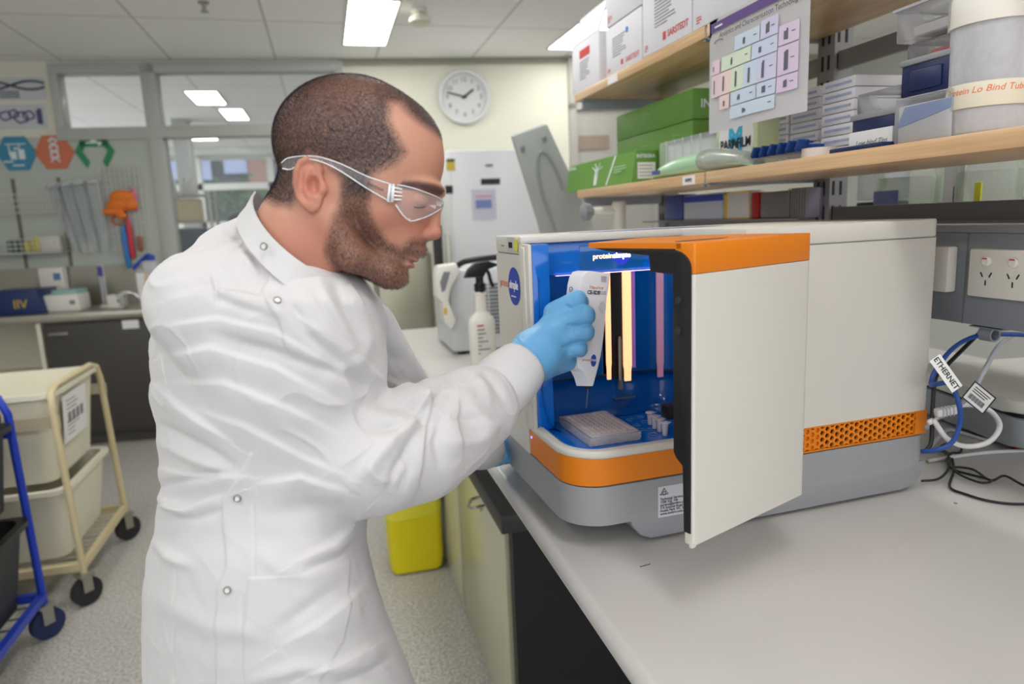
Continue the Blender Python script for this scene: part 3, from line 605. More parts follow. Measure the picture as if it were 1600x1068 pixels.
# ============================================================ YELLOW BIN
bx0, by0 = .17, 2.79
t = thing('waste_bin', 'yellow clinical waste bin with a yellow bag liner on the floor', 'bin', (.27, 2.93, 0), -.02)
m_yel = mat('yellow_plastic', rgb(240, 226, 20), .35, var=.03)
def loft(b, rings, capb=True, capt=False):
    R = [[b.verts.new(p) for p in r] for r in rings]; n = len(R[0])
    for a, c in zip(R[:-1], R[1:]):
        for k in range(n): b.faces.new((a[k], a[(k + 1) % n], c[(k + 1) % n], c[k]))
    if capb: b.faces.new(list(reversed(R[0])))
    if capt: b.faces.new(R[-1])
    return b
def rr3(w, d, r, z, cx=0, cy=0): return [(p[0], p[1], z) for p in rrect(cx - w, cx + w, cy - d, cy + d, r)]
obj('bin', loft(nbm(), [rr3(.105, .12, .03, .008), rr3(.112, .127, .03, .02), rr3(.114, .129, .03, .05), rr3(.117, .132, .03, .055), rr3(.122, .15, .035, .62), rr3(.124, .155, .035, .625), rr3(.124, .155, .035, .65), rr3(.114, .145, .03, .65), rr3(.105, .12, .03, .02)]), m_yel, t, ang=50)
b = nbm(); rings = []
for k, (z, g) in enumerate(((.67, -.004), (.66, .012), (.55, .012), (.45, .012), (.36, .01), (.3, .012), (.27, .008))):
    w_ = .115 + (z - .055) * .009 + g * .5; d_ = .132 + (z - .055) * .032 + g
    rings.append([(p[0] + .004 * math.sin(17 * p[1] + 5 * k), p[1] + .005 * math.sin(23 * p[0] + 3 * k), z + (.012 * math.sin(14 * p[0] + 9 * p[1]) if k > 4 else 0)) for p in rrect(-w_, w_, -d_, d_, .04, 10)])
loft(b, rings, False); obj('bag', b, mat('yellow_bag', rgb(242, 234, 70), .22, bump=.6, bscale=14, alpha=.9), t, ang=180)
# ============================================================ ISLAND BENCH
BZ = 1.0
m_bench = mat('bench_laminate', rgb(192, 190, 187), .28, var=.02, vscale=3)
def bench_prof(): # bullnosed front edge, in xz
    P = [(.31, BZ - .032)] + [(.306 + .016 * math.cos(a) , BZ - .016 + .016 * math.sin(a)) for a in [math.radians(270 - k * 18) for k in range(11)]] + [(2.0, BZ), (2.0, BZ - .032)]
    return P
t = thing('lab_bench', 'pale grey island bench top the orange and white analyser stands on', 'bench', (1.1, 1.3, 0))
MB = T(-1.1, -1.3, 0)
obj('worktop', prism(nbm(), bench_prof(), -.9, 3.3, 0, MB @ AX_Y), m_bench, t, ang=50)
obj('support', join(bx(.45, .5, 3.15, 3.25, 0, BZ - .032, 0, MB), bx(1.9, 1.95, 3.15, 3.25, 0, BZ - .032, 0, MB), bx(1.9, 1.95, -.85, -.78, 0, BZ - .032, 0, MB), bx(1.3, 1.35, -.85, -.78, 0, BZ - .032, 0, MB)), m_black, t)
obj('apron', bx(.42, 1.9, 3.2, 3.24, BZ - .1, BZ - .032, 0, MB), m_black, t)
m_char = mat('charcoal_laminate', rgb(58, 58, 58), .45); m_blk = mat('black_laminate', rgb(33, 33, 35), .5)
m_door = mat('grey_green_laminate', rgb(188, 187, 160), .22, var=.02)
# under bench cabinets
def cabinet(y0, y1, lab, hy):
    t = thing('under_bench_cabinet', lab, 'cabinet', (.7, (y0 + y1) / 2, 0), 0, None); Y = (y1 - y0) / 2
    obj('body', join(bx(-.28, .4, -Y, Y, .06, .71), bx(-.22, .35, -Y + .02, Y - .02, 0, .06)), m_blk, t)
    obj('door', bx(-.30, -.282, -Y + .004, Y - .006, .02, .705, .002), m_door, t)
    obj('handle', tube(nbm(), [(-.30, hy - .035, .645), (-.325, hy - .033, .642), (-.338, hy - .02, .636), (-.342, hy, .634), (-.338, hy + .02, .636), (-.325, hy + .033, .642), (-.30, hy + .035, .645)], .005, 8), m_chrome, t)
    obj('lock', cyl(nbm(), (-.30, hy, .62), (-.31, hy, .62), .006), m_chrome, t); return t
hy = ux(742, 758, .38)[1]
cabinet(1.70, 2.42, 'grey green cabinet under the bench with a D shaped handle, nearest the camera', hy - 2.06)
cabinet(2.44, 3.18, 'grey green cabinet under the bench farther back behind the yellow bin', 2.6 - 2.81)
t = thing('cabinet_top', 'charcoal top board lying on the cabinets under the bench', 'board', (.7, 2.4, .71)); obj('board', bx(-.33, 1.1, -.8, .8, 0.001, .05, .002), m_char, t)
t = thing('bench_end_panel', 'black end panel under the bench beside the cabinets', 'panel', (1.1, 1.655, 0)); obj('panel', bx(-.69, .7, -.0, .035, 0, .709), m_blk, t)

# ---- spray bottle and analyser on the far part of the bench
sx, sy = .475, 2.2
t = thing('spray_bottle', 'white spray bottle with black trigger standing on the bench', 'bottle', (sx, sy, BZ), .1)
def hpx(py, y=2.2): return uy(725, py, y)[2] - BZ
obj('bottle', xf(lathe(nbm(), [(.04, 0), (.045, .008), (.045, hpx(505)), (.04, hpx(498)), (.02, hpx(488)), (.019, hpx(462)), (.022, hpx(461)), (.022, hpx(457)), (0, hpx(457))], 28), Matrix.Diagonal((1, .8, 1, 1))), m_white, t)
H0 = hpx(458)
obj('collar', lathe(nbm(), [(.018, H0), (.018, H0 + .028), (.013, H0 + .032), (.013, H0 + .05), (0, H0 + .05)], 20), m_black, t)
prof = [(-.052, H0 + .05), (-.04, H0 + .075), (-.015, H0 + .096), (.03, H0 + .1), (.06, H0 + .09), (.062, H0 + .083), (.025, H0 + .072), (.012, H0 + .05)]
obj('head', prism(nbm(), prof, -.014, .014, .004, AX_Y), m_black, t)
obj('trigger', tube(nbm(), [(.02, 0, H0 + .08), (.032, 0, H0 + .06), (.038, 0, H0 + .035), (.046, 0, H0 + .015)], .006, 8, 3), m_black, t)
obj('label', join(*[box(nbm(), -.028, -.028 + .05 * (.5 + .5 * math.sin(3 * k)), -.0385, -.0375, .15 - .013 * k, .154 - .013 * k) for k in range(7)]), m_greyink, t)
obj('label_heading', bx(-.028, -.006, -.0385, -.0375, .163, .168), m_redink, t)
gx0, gz = uy(700, 424, 2.55)[0], uy(740, 420, 2.55)[2]
t = thing('bench_printer', 'white bench instrument with vent slats and a side panel behind the spray bottle', 'instrument', (.64, 2.72, BZ))
gw = mat('instrument_white', rgb(205, 208, 210), .4); X0 = gx0 - .64
obj('body', bx(X0, .34, -.18, .2, .012, gz - BZ, .012), gw, t)
objs('foot', [cyl(nbm(), (x, y, 0), (x, y, .014), .015) for x in (X0 + .04, .3) for y in (-.14, .16)], m_black, t)
def g2(px, py): p = uy(px, py, 2.54); return p[0] - .64, p[2] - BZ
a = g2(740, 443); c = g2(764, 517); n = 13
obj('slats', join(*[bx(xa, xb, -.186, -.18, a[1] + (c[1] - a[1]) * (k + .2) / n, a[1] + (c[1] - a[1]) * (k + .72) / n) for k in range(n, -1, -1) for xa, xb in ((a[0], c[0]), (c[0] + .008, c[0] + .05))]), mat('slat_grey', rgb(112, 116, 118), .5), t)
a = g2(746, 520); c = g2(756, 541); obj('blue_label', bx(a[0], c[0], -.184, -.18, c[1], a[1]), mat('blue_box_label', rgb(50, 90, 140), .5), t)
a = g2(758, 519); c = g2(768, 538); obj('yellow_label', bx(a[0], c[0], -.184, -.18, c[1], a[1]), mat('amber_label', rgb(222, 180, 70), .5), t)
def g3(px, py, y=2.5): p = uy(px, py, y); return (p[0] - .64, p[2] - BZ)
side = [g3(679, 428), g3(684, 415), g3(712, 411), g3(718, 424), g3(703, 450), g3(700, 470), g3(712, 500), g3(704, 514), g3(692, 500), g3(690, 472), g3(680, 462)]
obj('side_cover', prism(nbm(), side, -.24, -.16, .01, AX_Y), m_white, t)
obj('cover_print', prism(nbm(), [g3(686, 440), g3(692, 424), g3(702, 424), g3(694, 452), g3(689, 456)], -.243, -.24, 0, AX_Y), m_greyink, t)
obj('amber_sticker', prism(nbm(), [g3(692, 480), g3(697, 480), g3(697, 491), g3(692, 489)], -.243, -.24, 0, AX_Y), mat('amber_label', None), t)
obj('strap', tube(nbm(), [(X0 + .05, -.05, gz - BZ + .004), (X0 + .12, -.08, gz - BZ + .03), (.2, -.08, gz - BZ + .035), (.33, -.05, gz - BZ + .005)], .012, 8, 4), m_black, t)
# ---- instrument with its big grey lid open
m_lid = mat('lid_grey', rgb(172, 176, 174), .45); m_lidd = mat('lid_dark_grey', rgb(150, 154, 153), .5)  # the second, darker grey is for the molded rib
t = thing('open_lid_instrument', 'grey instrument with a large rectangular lid tilted open behind the analyser', 'instrument', (.98, 2.65, BZ))
obj('base', bx(.03, .4, -.2, .24, .0, .43, .02), m_white, t)
def l2(px, py, y): p = uy(px, py, y); return Vector((p[0] - .98, y - 2.65, p[2] - BZ))
A = l2(800, 212, 2.5); B = l2(855, 193, 2.5); Cc = l2(932, 358, 2.6); D = l2(848, 370, 2.6)
b = nbm(); nrm = (B - A).cross(D - A).normalized(); nrm = nrm if nrm.y > 0 else -nrm
def slab(b, P, n, th, bev):
    vs = [b.verts.new(p) for p in P] + [b.verts.new(p + n * th) for p in P]
    fs = [(0, 1, 2, 3), (7, 6, 5, 4)] + [(i, (i + 1) % 4 + 0, (i + 1) % 4 + 4, i + 4) for i in range(4)]
    for f in fs: b.faces.new([vs[i] for i in f])
    if bev: bmesh.ops.bevel(b, geom=list(b.edges), offset=bev, segments=2, affect='EDGES', profile=.5)
    return b
e = l2(866, 196, 2.5) - B
lid = obj('lid', slab(b, [A, B, Cc, D], (nrm + e * 6).normalized(), .045, .01), m_lid, t)
def onlid(u, v, off=.0): return A + (B - A) * u + (D - A) * v - nrm * off
ring = [onlid(.62 + .3 * math.cos(a), .62 + .40 * math.sin(a), .004) for a in [PI + k * PI / 14 for k in range(15)]]
obj('molded_rib', tube(nbm(), [onlid(.38, .99, .002)] + ring[:1] + ring[1:], .008, 6), m_lidd, lid)
for (u, v) in ((.16, .14), (.8, .12)): obj('latch', slab(nbm(), [onlid(u - .05, v - .02, .012), onlid(u + .05, v - .03, .012), onlid(u + .05, v + .02, .012), onlid(u - .05, v + .03, .012)], nrm, .012, 0), m_grey, lid)
obj('badge', slab(nbm(), [onlid(.5, .6, .003), onlid(.58, .58, .003), onlid(.6, .66, .003), onlid(.52, .68, .003)], nrm, .003, 0), m_ink, lid)
# round clamp knob and white arm
p = uy(940, 330, 2.1)
t = thing('clamp_knob', 'grey ribbed knob on a white arm below the lower shelf end', 'knob', (p[0], 2.1, BZ)); z = p[2] - BZ
obj('knob', lathe(nbm(), [(.016, 0), (.03, .008), (.026, .03), (.018, .035), (0, .035)], 8, T(-.05, 0, z) @ RY(PI / 2) @ T(0, 0, -.02)), m_grey, t)
obj('arm', cyl(nbm(), (-.03, 0, z), (.05, 0, z), .014), m_white, t); obj('column', cyl(nbm(), (.06, 0, 0), (.06, 0, z + .03), .022, bev=.004), m_white, t); obj('base', cyl(nbm(), (.06, 0, 0), (.06, 0, .02), .07), m_white, t)
# ============================================================ SHELVING OVER THE BENCH
SX, SB = .85, 1.16
m_wood = bpy.data.materials.new('beech_laminate'); m_wood.use_nodes = True
def wood():
    nt = m_wood.node_tree; b = nt.nodes['Principled BSDF']; b.inputs['Roughness'].default_value = .35
    tc = nt.nodes.new('ShaderNodeTexCoord'); mp = nt.nodes.new('ShaderNodeMapping'); mp.inputs['Scale'].default_value = (26, 1.6, 60)
    n = nt.nodes.new('ShaderNodeTexNoise'); n.inputs['Scale'].default_value = 2.2; n.inputs['Detail'].default_value = 6; n.inputs['Distortion'].default_value = .6
    cr = nt.nodes.new('ShaderNodeValToRGB'); cr.color_ramp.elements[0].position = .3; cr.color_ramp.elements[0].color = rgb(196, 158, 116) + (1,); cr.color_ramp.elements[1].position = .72; cr.color_ramp.elements[1].color = rgb(224, 190, 148) + (1,)
    nt.links.new(tc.outputs['Object'], mp.inputs['Vector']); nt.links.new(mp.outputs['Vector'], n.inputs['Vector']); nt.links.new(n.outputs['Fac'], cr.inputs['Fac']); nt.links.new(cr.outputs['Color'], b.inputs['Base Color'])
wood()
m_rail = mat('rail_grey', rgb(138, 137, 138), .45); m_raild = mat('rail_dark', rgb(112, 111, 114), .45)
LZ0, LZ1, UZ0, UZ1 = 1.562, 1.588, 1.877, 1.903; YG = 1.445; YE = 2.28; YN = -.25
t = thing('shelf_unit', 'grey slotted steel uprights and rails carrying the beech shelves over the bench', 'shelving', (SB, 1.2, BZ))
def su(x0, x1, y0, y1, z0, z1, bev=.001): return bx(x0 - SB, x1 - SB, y0 - 1.2, y1 - 1.2, z0 - BZ, z1 - BZ, bev)
ys = [2.22, YG - .03, .25]
for y in ys:
    b = su(SB - .02, SB + .03, y - .028, y + .028, BZ, 2.5); up_ = obj('upright', b, m_rail, t); slots = nbm()
    for k in range(26):
        z = 1.02 + k * .056
        for q in (-.01, .01): box(slots, -.0215, -.0198, y + q - .003 - 1.2, y + q + .003 - 1.2, z - BZ, z + .032 - BZ); box(slots, q - .003 , q + .003, y - .0295 - 1.2, y - .0278 - 1.2, z - BZ, z + .032 - BZ)
    obj('slots', slots, m_black, up_)['kind'] = 'stuff'
for y in (2.22, YG, .25):
    for z in (LZ0, UZ0): obj('bracket', join(su(SX + .003, SB, y - .004, y + .004, z - (.006 if y == YG else .03), z + (.02 if y == YG else -.0008), 0), su(SX + .003, SX + .03, y - .014, y + .014, z - .006, z - .002, 0)), mat('bracket_grey', rgb(150, 156, 164), .4), t)
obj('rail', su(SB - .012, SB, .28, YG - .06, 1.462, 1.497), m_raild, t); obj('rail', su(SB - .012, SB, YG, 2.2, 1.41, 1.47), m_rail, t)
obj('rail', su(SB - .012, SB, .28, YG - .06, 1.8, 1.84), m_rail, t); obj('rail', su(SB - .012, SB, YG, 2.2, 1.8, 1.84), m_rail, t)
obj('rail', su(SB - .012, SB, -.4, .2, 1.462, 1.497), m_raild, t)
def board(z0, z1, y0, y1, lab):
    t = thing('shelf_board', lab, 'shelf', (SX, (y0 + y1) / 2, z0)); o = obj('board', bx(0, SB - SX - .022, (y0 - y1) / 2, (y1 - y0) / 2, 0, z1 - z0, .0015), m_wood, t); return t
s1 = board(LZ0, LZ1, YG + .005, YE, 'lower beech shelf, far section under the green boxes')
s2 = board(LZ0, LZ1, YN, YG - .005, 'lower beech shelf, near section carrying the tall jar')
s3 = board(UZ0, UZ1, YG + .005, YE, 'upper beech shelf, far section under the white cartons')
s4 = board(UZ0, UZ1, YN, YG - .005, 'upper beech shelf, near section above the hanging chart')
def taglabel(par, px0, py0, px1, py1, y_c, z0, s):
    a = ux(px0, py0, SX); c = ux(px1, py1, SX)
    obj('label', bx(-.001, 0, min(a[1], c[1]) - y_c, max(a[1], c[1]) - y_c, .002, .022), m_paper, par)
    if s: text('label_print', s, .012, frame((-.0015, (a[1] + c[1]) / 2 - y_c, .012), (0, -1, 0), (0, 0, 1)), m_ink, par)
taglabel(s1, 1067, 280, 1086, 275, (YG + .005 + YE) / 2, LZ0, 'WIPES'); taglabel(s3, 950, 125, 965, 118, (YG + .005 + YE) / 2, UZ0, '')
# ---- cartons on the upper shelf
m_cart = mat('white_carton', rgb(224, 224, 230), .6)
def yx(px, py, x): return float(ux(px, py, x)[1])
def facebox(name, lab, cat, m, pxf, pxn, pyref, x0, dep, z0, z1, grp=None, bev=.003):
    """box whose aisle face spans pixels pxf (far) .. pxn (near) on plane x0"""
    yf = yx(pxf, pyref, x0); yn = yx(pxn, pyref, x0); t = thing(name, lab, cat, (x0, (yf + yn) / 2, z0), 0, grp); Y = (yf - yn) / 2
    obj('case', bx(0, dep, -Y, Y, 0, z1 - z0, bev), m, t); return t, Y, z1 - z0
def fprint(t, s, size, u, v, m, Y, H, name='print', **k):
    """print on the aisle face: u from the far end (0) to the near end (1), v up"""
    return text(name, s, size, frame((-.0008, Y - 2 * Y * u, H * v), (0, -1, 0), (0, 0, 1)), m, t, **k)
def flines(t, Y, H, u0, u1, v0, v1, n, m, name='small_print', seed=1):
    r = random.Random(seed); b = nbm()
    for k in range(n):
        v = v0 + (v1 - v0) * k / max(1, n - 1); uu = u0 + (u1 - u0) * (.5 + .5 * r.random()); box(b, -.0009, .0, Y - 2 * Y * uu, Y - 2 * Y * u0, H * v, H * v + H * .012)
    return obj(name, b, m, t)
G1 = 'white cartons on the upper shelf'
t, Y, H = facebox('carton', 'white carton with a red label and open flap, far end of the upper shelf', 'carton', m_cart, 894, 936, 90, SX + .01, .22, UZ1, UZ1 + .155, G1)
obj('label', bx(-.001, 0, Y - 2 * Y * .68, Y - 2 * Y * .3, H * .68, H * .84), m_redink, t); flines(t, Y, H, .3, .7, .25, .6, 8, m_greyink)
obj('flap', box(nbm(), 0, .004, -Y, Y, 0, .1, 0, T(0, 0, H) @ RY(.35)), m_cart, t)
t, Y, H = facebox('carton', 'white carton with a blue dot and red trade mark, second from the far end', 'carton', m_cart, 947, 1003, 90, SX + .004, .24, UZ1, UZ1 + .135, G1)
fprint(t, 'SARSTEDT', .019, .76, .16, m_redink, Y, H); obj('mark', bx(-.001, 0, Y - 2 * Y * .50, Y - 2 * Y * .45, H * .12, H * .22), m_redink, t); flines(t, Y, H, .2, .62, .35, .72, 8, m_greyink)
obj('blue_dot', cyl(nbm(), (-.001, Y - 2 * Y * .62, H * .74), (0, Y - 2 * Y * .62, H * .74), .008), mat('dot_blue', rgb(60, 130, 215), .5), t); flines(t, Y, H, .06, .14, .08, .14, 3, m_redink, 'red_print')
t2, Y2, H2 = facebox('carton', 'white carton lying on top of the one with the blue dot', 'carton', m_cart, 947, 1003, 60, SX + .002, .24, UZ1 + .1365, UZ1 + .29, G1); flines(t2, Y2, H2, .06, .2, .08, .16, 3, m_redink, 'red_print')
t, Y, H = facebox('carton', 'large white carton with a bold red trade mark, third from the far end', 'carton', m_cart, 1004, 1079, 60, SX + .0, .26, UZ1, UZ1 + .19, G1)
fprint(t, 'SARSTEDT', .022, .76, .14, m_redink, Y, H, bold=.0003); obj('mark', bx(-.001, 0, Y - 2 * Y * .52, Y - 2 * Y * .46, H * .09, H * .19), m_redink, t); flines(t, Y, H, .28, .75, .3, .75, 12, m_greyink); flines(t, Y, H, .06, .13, .06, .12, 3, m_redink, 'red_print')
t, Y, H = facebox('carton', 'white carton standing above the hanging chart on the upper shelf', 'carton', m_cart, 1082, 1215, 20, SX + .0, .26, UZ1, UZ1 + .19, G1); flines(t, Y, H, .06, .13, .06, .12, 3, m_redink, 'red_print')
# ---- hanging chart
a = ux(1110, 38, SX - .012); c = ux(1268, 0, SX - .012); bl = ux(1112, 210, SX - .012); br = ux(1266, 173, SX - .012)
yF, yN = (a[1] + bl[1]) / 2, (c[1] + br[1]) / 2; zB = (bl[2] + br[2]) / 2; zT = float(a[2]) + .003; print('CHART', yF - yN, zT - zB)
t = thing('hanging_chart', 'laminated chart with purple header hanging from the upper shelf edge', 'chart', (SX - .012, (yF + yN) / 2, zB)); Y = (yF - yN) / 2; H = zT - zB
m_lam = mat('laminated_paper', rgb(246, 246, 250), .12, coat=.6)
b = nbm(); n = 10
rows = [[b.verts.new((-.02 * math.sin(k / n * PI) * (1 - j / 6.) * .5 - .004, Y - 2 * Y * k / n, H * j / 6.)) for k in range(n + 1)] for j in range(7)]
for j in range(6):
    for k in range(n): b.faces.new((rows[j][k], rows[j][k + 1], rows[j + 1][k + 1], rows[j + 1][k]))
bmesh.ops.solidify(b, geom=b.faces, thickness=.0012)
ch = obj('sheet', b, m_lam, t)
def cpt(u, v, off=.0):
    return (-.02 * math.sin(u * PI) * (1 - v) * .5 - .0062 - off, Y - 2 * Y * u, H * v)
def cpatch(b, u0, u1, v0, v1, off=.0, n=6):
    for k in range(n):
        ua, ub = u0 + (u1 - u0) * k / n, u0 + (u1 - u0) * (k + 1) / n
        b.faces.new([b.verts.new(cpt(*q, off)) for q in ((ua, v0), (ub, v0), (ub, v1), (ua, v1))])
    return b
def ctext(s, size, u, v, m, nm='chart_text', **k):
    M4 = frame((0, 0, 0), (0, -1, 0), (0, 0, 1)); bm = textmesh(s, size, M4, 0, **k)
    for q in bm.verts:
        uu = u + (-q.co.y) / (2 * Y); vv = v + q.co.z / H; q.co = Vector(cpt(uu, vv, .0012))
    return obj(nm, bm, m, t, smooth=False)
pc = lambda nm, r, g, b_: mat('chart_' + nm, rgb(r, g, b_), .4, var=.01)
def cv(py_at_left): return py_at_left
# rows given in chart units (v up from bottom) measured on the photo
VH = lambda f: 1 - f * (1.0)
hv1 = .885
obj('header', cpatch(nbm(), .03, .97, hv1, hv1 + .08, .0006), pc('purple', 92, 66, 132), t)
ctext('Analytics and Characterisation Technologies', .0148, .55, .835, m_ink)
obj('header_mark', cpatch(nbm(), .08, .17, hv1 + .03, hv1 + .045, .0012, 2), m_pw, t)
obj('arc_logo', tube(nbm(), [cpt(.13 + .05 * math.cos(a), .785 + .02 * math.sin(a), .001) for a in [k * PI / 8 for k in range(9)]], .0012, 4), m_greyink, t)
cols = {'pink': pc('pink', 232, 204, 216), 'rose': pc('rose', 236, 210, 208), 'lime': pc('lime', 214, 228, 206), 'sky': pc('sky', 200, 216, 232), 'blue': pc('blue', 202, 214, 236), 'lilac': pc('lilac', 206, 206, 232), 'violet': pc('violet', 218, 200, 226)}
cells = [(.32, .58, .61, .70, 'sky'), (.59, .75, .61, .72, 'lilac'), (.05, .15, .50, .60, 'pink'), (.17, .5, .50, .60, 'lime'), (.51, .75, .50, .60, 'blue'), (.76, .93, .52, .64, 'violet'), (.05, .17, .35, .49, 'pink'), (.17, .29, .35, .49, 'rose'), (.29, .43, .35, .49, 'lime'), (.43, .57, .35, .49, 'sky'), (.57, .75, .35, .49, 'lilac'), (.76, .93, .35, .51, 'violet'), (.16, .28, .24, .34, 'rose'), (.3, .57, .25, .34, 'sky'), (.58, .75, .25, .34, 'blue'), (.76, .93, .24, .34, 'violet'), (.3, .75, .14, .24, 'sky')]
cells = [(a_, b_, float(np.interp(c_, (.14, .24, .25, .34, .35, .49, .50, .60, .61, .72), (.08, .185, .195, .305, .315, .505, .515, .635, .645, .79))), float(np.interp(d_, (.14, .24, .25, .34, .35, .49, .50, .60, .61, .72), (.08, .185, .195, .305, .315, .505, .515, .635, .645, .79))), e_) for a_, b_, c_, d_, e_ in cells]
for (u0, u1, v0, v1, cn) in cells: obj('chart_cell', cpatch(nbm(), u0, u1, v0, v1, .0006, 3), cols[cn], t)
rr = random.Random(5)
for (u0, u1, v0, v1, cn) in cells:
    icon = nbm(); uc = u0 + (u1 - u0) * .35; 
    for q in range(1 if u1 - u0 < .14 else 2):
        uu = uc - .02 + rr.random() * .03; cpatch(icon, uu, uu + .012 + rr.random() * .012, v0 + .025 + rr.random() * .01, v1 - .03 - rr.random() * .02, .0012, 1)
    if u1 - u0 > .14: cpatch(icon, u1 - .06, u1 - .03, (v0 + v1) / 2, (v0 + v1) / 2 + .008, .0012, 1)
    obj('chart_icon', icon, pc('icon', 96, 98, 112), t)
# ---- green cartons and packets on the lower shelf
m_gr = mat('green_carton', rgb(104, 150, 66), .45); m_grl = mat('green_light', rgb(150, 184, 120), .5)
xg = .945
def zx(px, py, x): return float(ux(px, py, x)[2])
zt2 = zx(1082, 137, xg); zm2 = zx(1082, 186, xg)
G2 = 'green pipette tip cartons on the lower shelf'
for (z0, z1, lab) in ((LZ1, zm2 - .001, 'lower of the two stacked long green cartons'), (zm2, zt2, 'upper of the two stacked long green cartons')):
    t, Y, H = facebox('green_carton', lab, 'carton', m_gr, 963, 1082, 190, xg, .2, z0, z1, G2)
    flines(t, Y, H, .38, .5, .4, .75, 4, m_grl); flines(t, Y, H, .78, .9, .3, .8, 6, m_grl, seed=4)
    text('print', 'INTEGRA', .03, frame((.085, -Y - .0008, H * .5), (1, 0, 0), (0, 0, 1)), m_pw, t, bold=.0006)
yf, yn = yx(884, 280, .86), yx(986, 260, .86)
t = thing('green_carton', 'green carton with a cut slanted front and white tree print, overhanging the shelf end', 'carton', (.86, (yf + yn) / 2, LZ1), 0, G2); Y = (yf - yn) / 2; H = zx(986, 232, .86) - LZ1
obj('case', prism(nbm(), [(0, 0), (.083, 0), (.083, H * .94), (.015, H * .95)], -Y, Y, .001, Matrix(((1, 0, 0, 0), (0, 0, 1, 0), (0, 1, 0, 0), (0, 0, 0, 1)))), m_gr, t)
fprint(t, 'INTEGRA', .016, .14, .8, m_pw, Y, H); obj('tree_print', join(*[tube(nbm(), [(-.001 + .015 * v, Y - 2 * Y * (.5 + .02 * math.sin(k)), H * v) for v in (.1, .55)] + [(.011, Y - 2 * Y * (.5 + .08 * math.cos(k)), H * (.7 + .12 * math.sin(k)))], .0016, 4) for k in range(7)]), m_pw, t)
obj('stripe', quad(nbm(), (-.0008, Y - 2 * Y * .66, .004), (-.0008, Y - 2 * Y * .68, .004), (.0138, Y - 2 * Y * .76, H * .93), (.0138, Y - 2 * Y * .74, H * .93)), m_pw, t)
flines(t, Y, H, .78, .95, .4, .55, 3, m_pw)
text('print', 'INTEGRA', .014, frame((.046, -Y - .0008, H * .78), (1, 0, 0), (0, 0, 1)), m_pw, t, bold=.0004)
obj('label', bx(.02, .076, -Y - .0008, -Y, H * .12, H * .6), m_paper, t); obj('label_print', join(*[bx(.024, .066, -Y - .0012, -Y - .0008, H * q, H * (q + .02)) for q in (.2, .3, .4, .5)]), m_greyink, t)
# wipes packet
ya, yb2 = yx(1018, 255, .87), yx(1176, 240, .87)
t = thing('wipes_packet', 'soft mint green wipes packet lying at the shelf edge', 'packet', (.885, (ya + yb2) / 2, LZ1)); Y = (ya - yb2) / 2
b = nbm(); rings = []
for k in range(15):
    u = k / 14; h = .026 * (math.sin(PI * min(1, max(0, u)) ) ** .45) + .001; wd = .03 * (.55 + .45 * math.sin(PI * u) ** .4)
    rings.append([(wd * math.cos(a), -Y + 2 * Y * u, h + h * .95 * math.sin(a) + .0015 * math.sin(9 * u + 3 * a)) for a in [q * PI / 8 for q in range(16)]])
loft(b, rings, True, True); obj('packet', b, mat('mint_film', rgb(176, 218, 180), .2, bump=.8, bscale=24, var=.08), t, ang=180)
b = nbm(); rings = []
for k in range(6):
    u = .02 + k / 5 * .42; h = .026 * (math.sin(PI * u) ** .45) + .0022; wd = .031 * (.55 + .45 * math.sin(PI * u) ** .4)
    rings.append([(wd * math.cos(a), -Y + 2 * Y * u, h + h * .95 * math.sin(a)) for a in [q * PI / 8 for q in range(16)]])
loft(b, rings, True, True); obj('clear_end', b, mat('grey_film', rgb(176, 186, 176), .2, bump=.6, bscale=24), t, ang=180)
obj('label', bx(-.0315, -.0295, Y - .075, Y - .035, .012, .022), mat('wipe_label', rgb(80, 90, 160), .5), t)
# clear tray box behind packet
t, Y, H = facebox('clear_box', 'clear ribbed plastic box behind the mint wipes packet', 'box', m_clear, 1030, 1110, 225, .917, .025, LZ1, zx(1070, 214, .917)); 
obj('ribs', join(*[bx(-.002, 0, -Y + 2 * Y * k / 6 - .002, -Y + 2 * Y * k / 6 + .002, .002, H) for k in range(1, 6)]), mat('rib_clear', rgb(200, 206, 206), .2), t)
# film box
t, Y, H = facebox('film_box', 'pale green box with black lettering and a blue letter, below the chart', 'box', mat('pale_green_box', rgb(212, 222, 176), .5), 1119, 1183, 215, .93, .12, LZ1, zx(1150, 165, .93))
obj('disc', cyl(nbm(), (-.0006, 0, H * .5), (0, 0, H * .5), H * .48, 40), m_paper, t)
fprint(t, 'M', .075, .5, .48, mat('cyan_print', rgb(60, 176, 218), .5), Y, H, 'blue_letter', bold=.003)
text('lettering', 'PARAFILM', .03, frame((-.0016, 0, H * .42), (0, -1, 0), (0, 0, 1)), m_ink, t, bold=.0008, xs=.92)
# blue clip rack, clear base, tape
t, Y, H = facebox('clip_rack', 'clear rack with a row of dark blue clips at the shelf edge', 'rack', m_clear, 1176, 1262, 245, .875, .06, LZ1, LZ1 + .016)
m_dblue = mat('clip_blue', rgb(22, 62, 130), .35)
for k in range(6):
    y = Y - 2 * Y * (k + .4) / 6.2; obj('clip', join(bx(.0, .05, y - .006, y + .006, H, H + .012, .002), xf(bx(-.012, .012, -.004, .004, 0, .022, .002), T(.0, y, H) @ RX(.5))), m_dblue, t)
obj('clip_bar', bx(.005, .012, -Y, Y, H + .012, H + .016), m_dblue, t)
t = thing('tape_roll', 'roll of whitish tape lying beside the clip rack', 'tape', (.9, yx(1272, 240, .89), LZ1)); obj('roll', lathe(nbm(), [(.012, 0), (.03, 0), (.03, .018), (.012, .018), (.012, 0)], 28), mat('tape_cream', rgb(214, 204, 196), .4), t, ang=60)
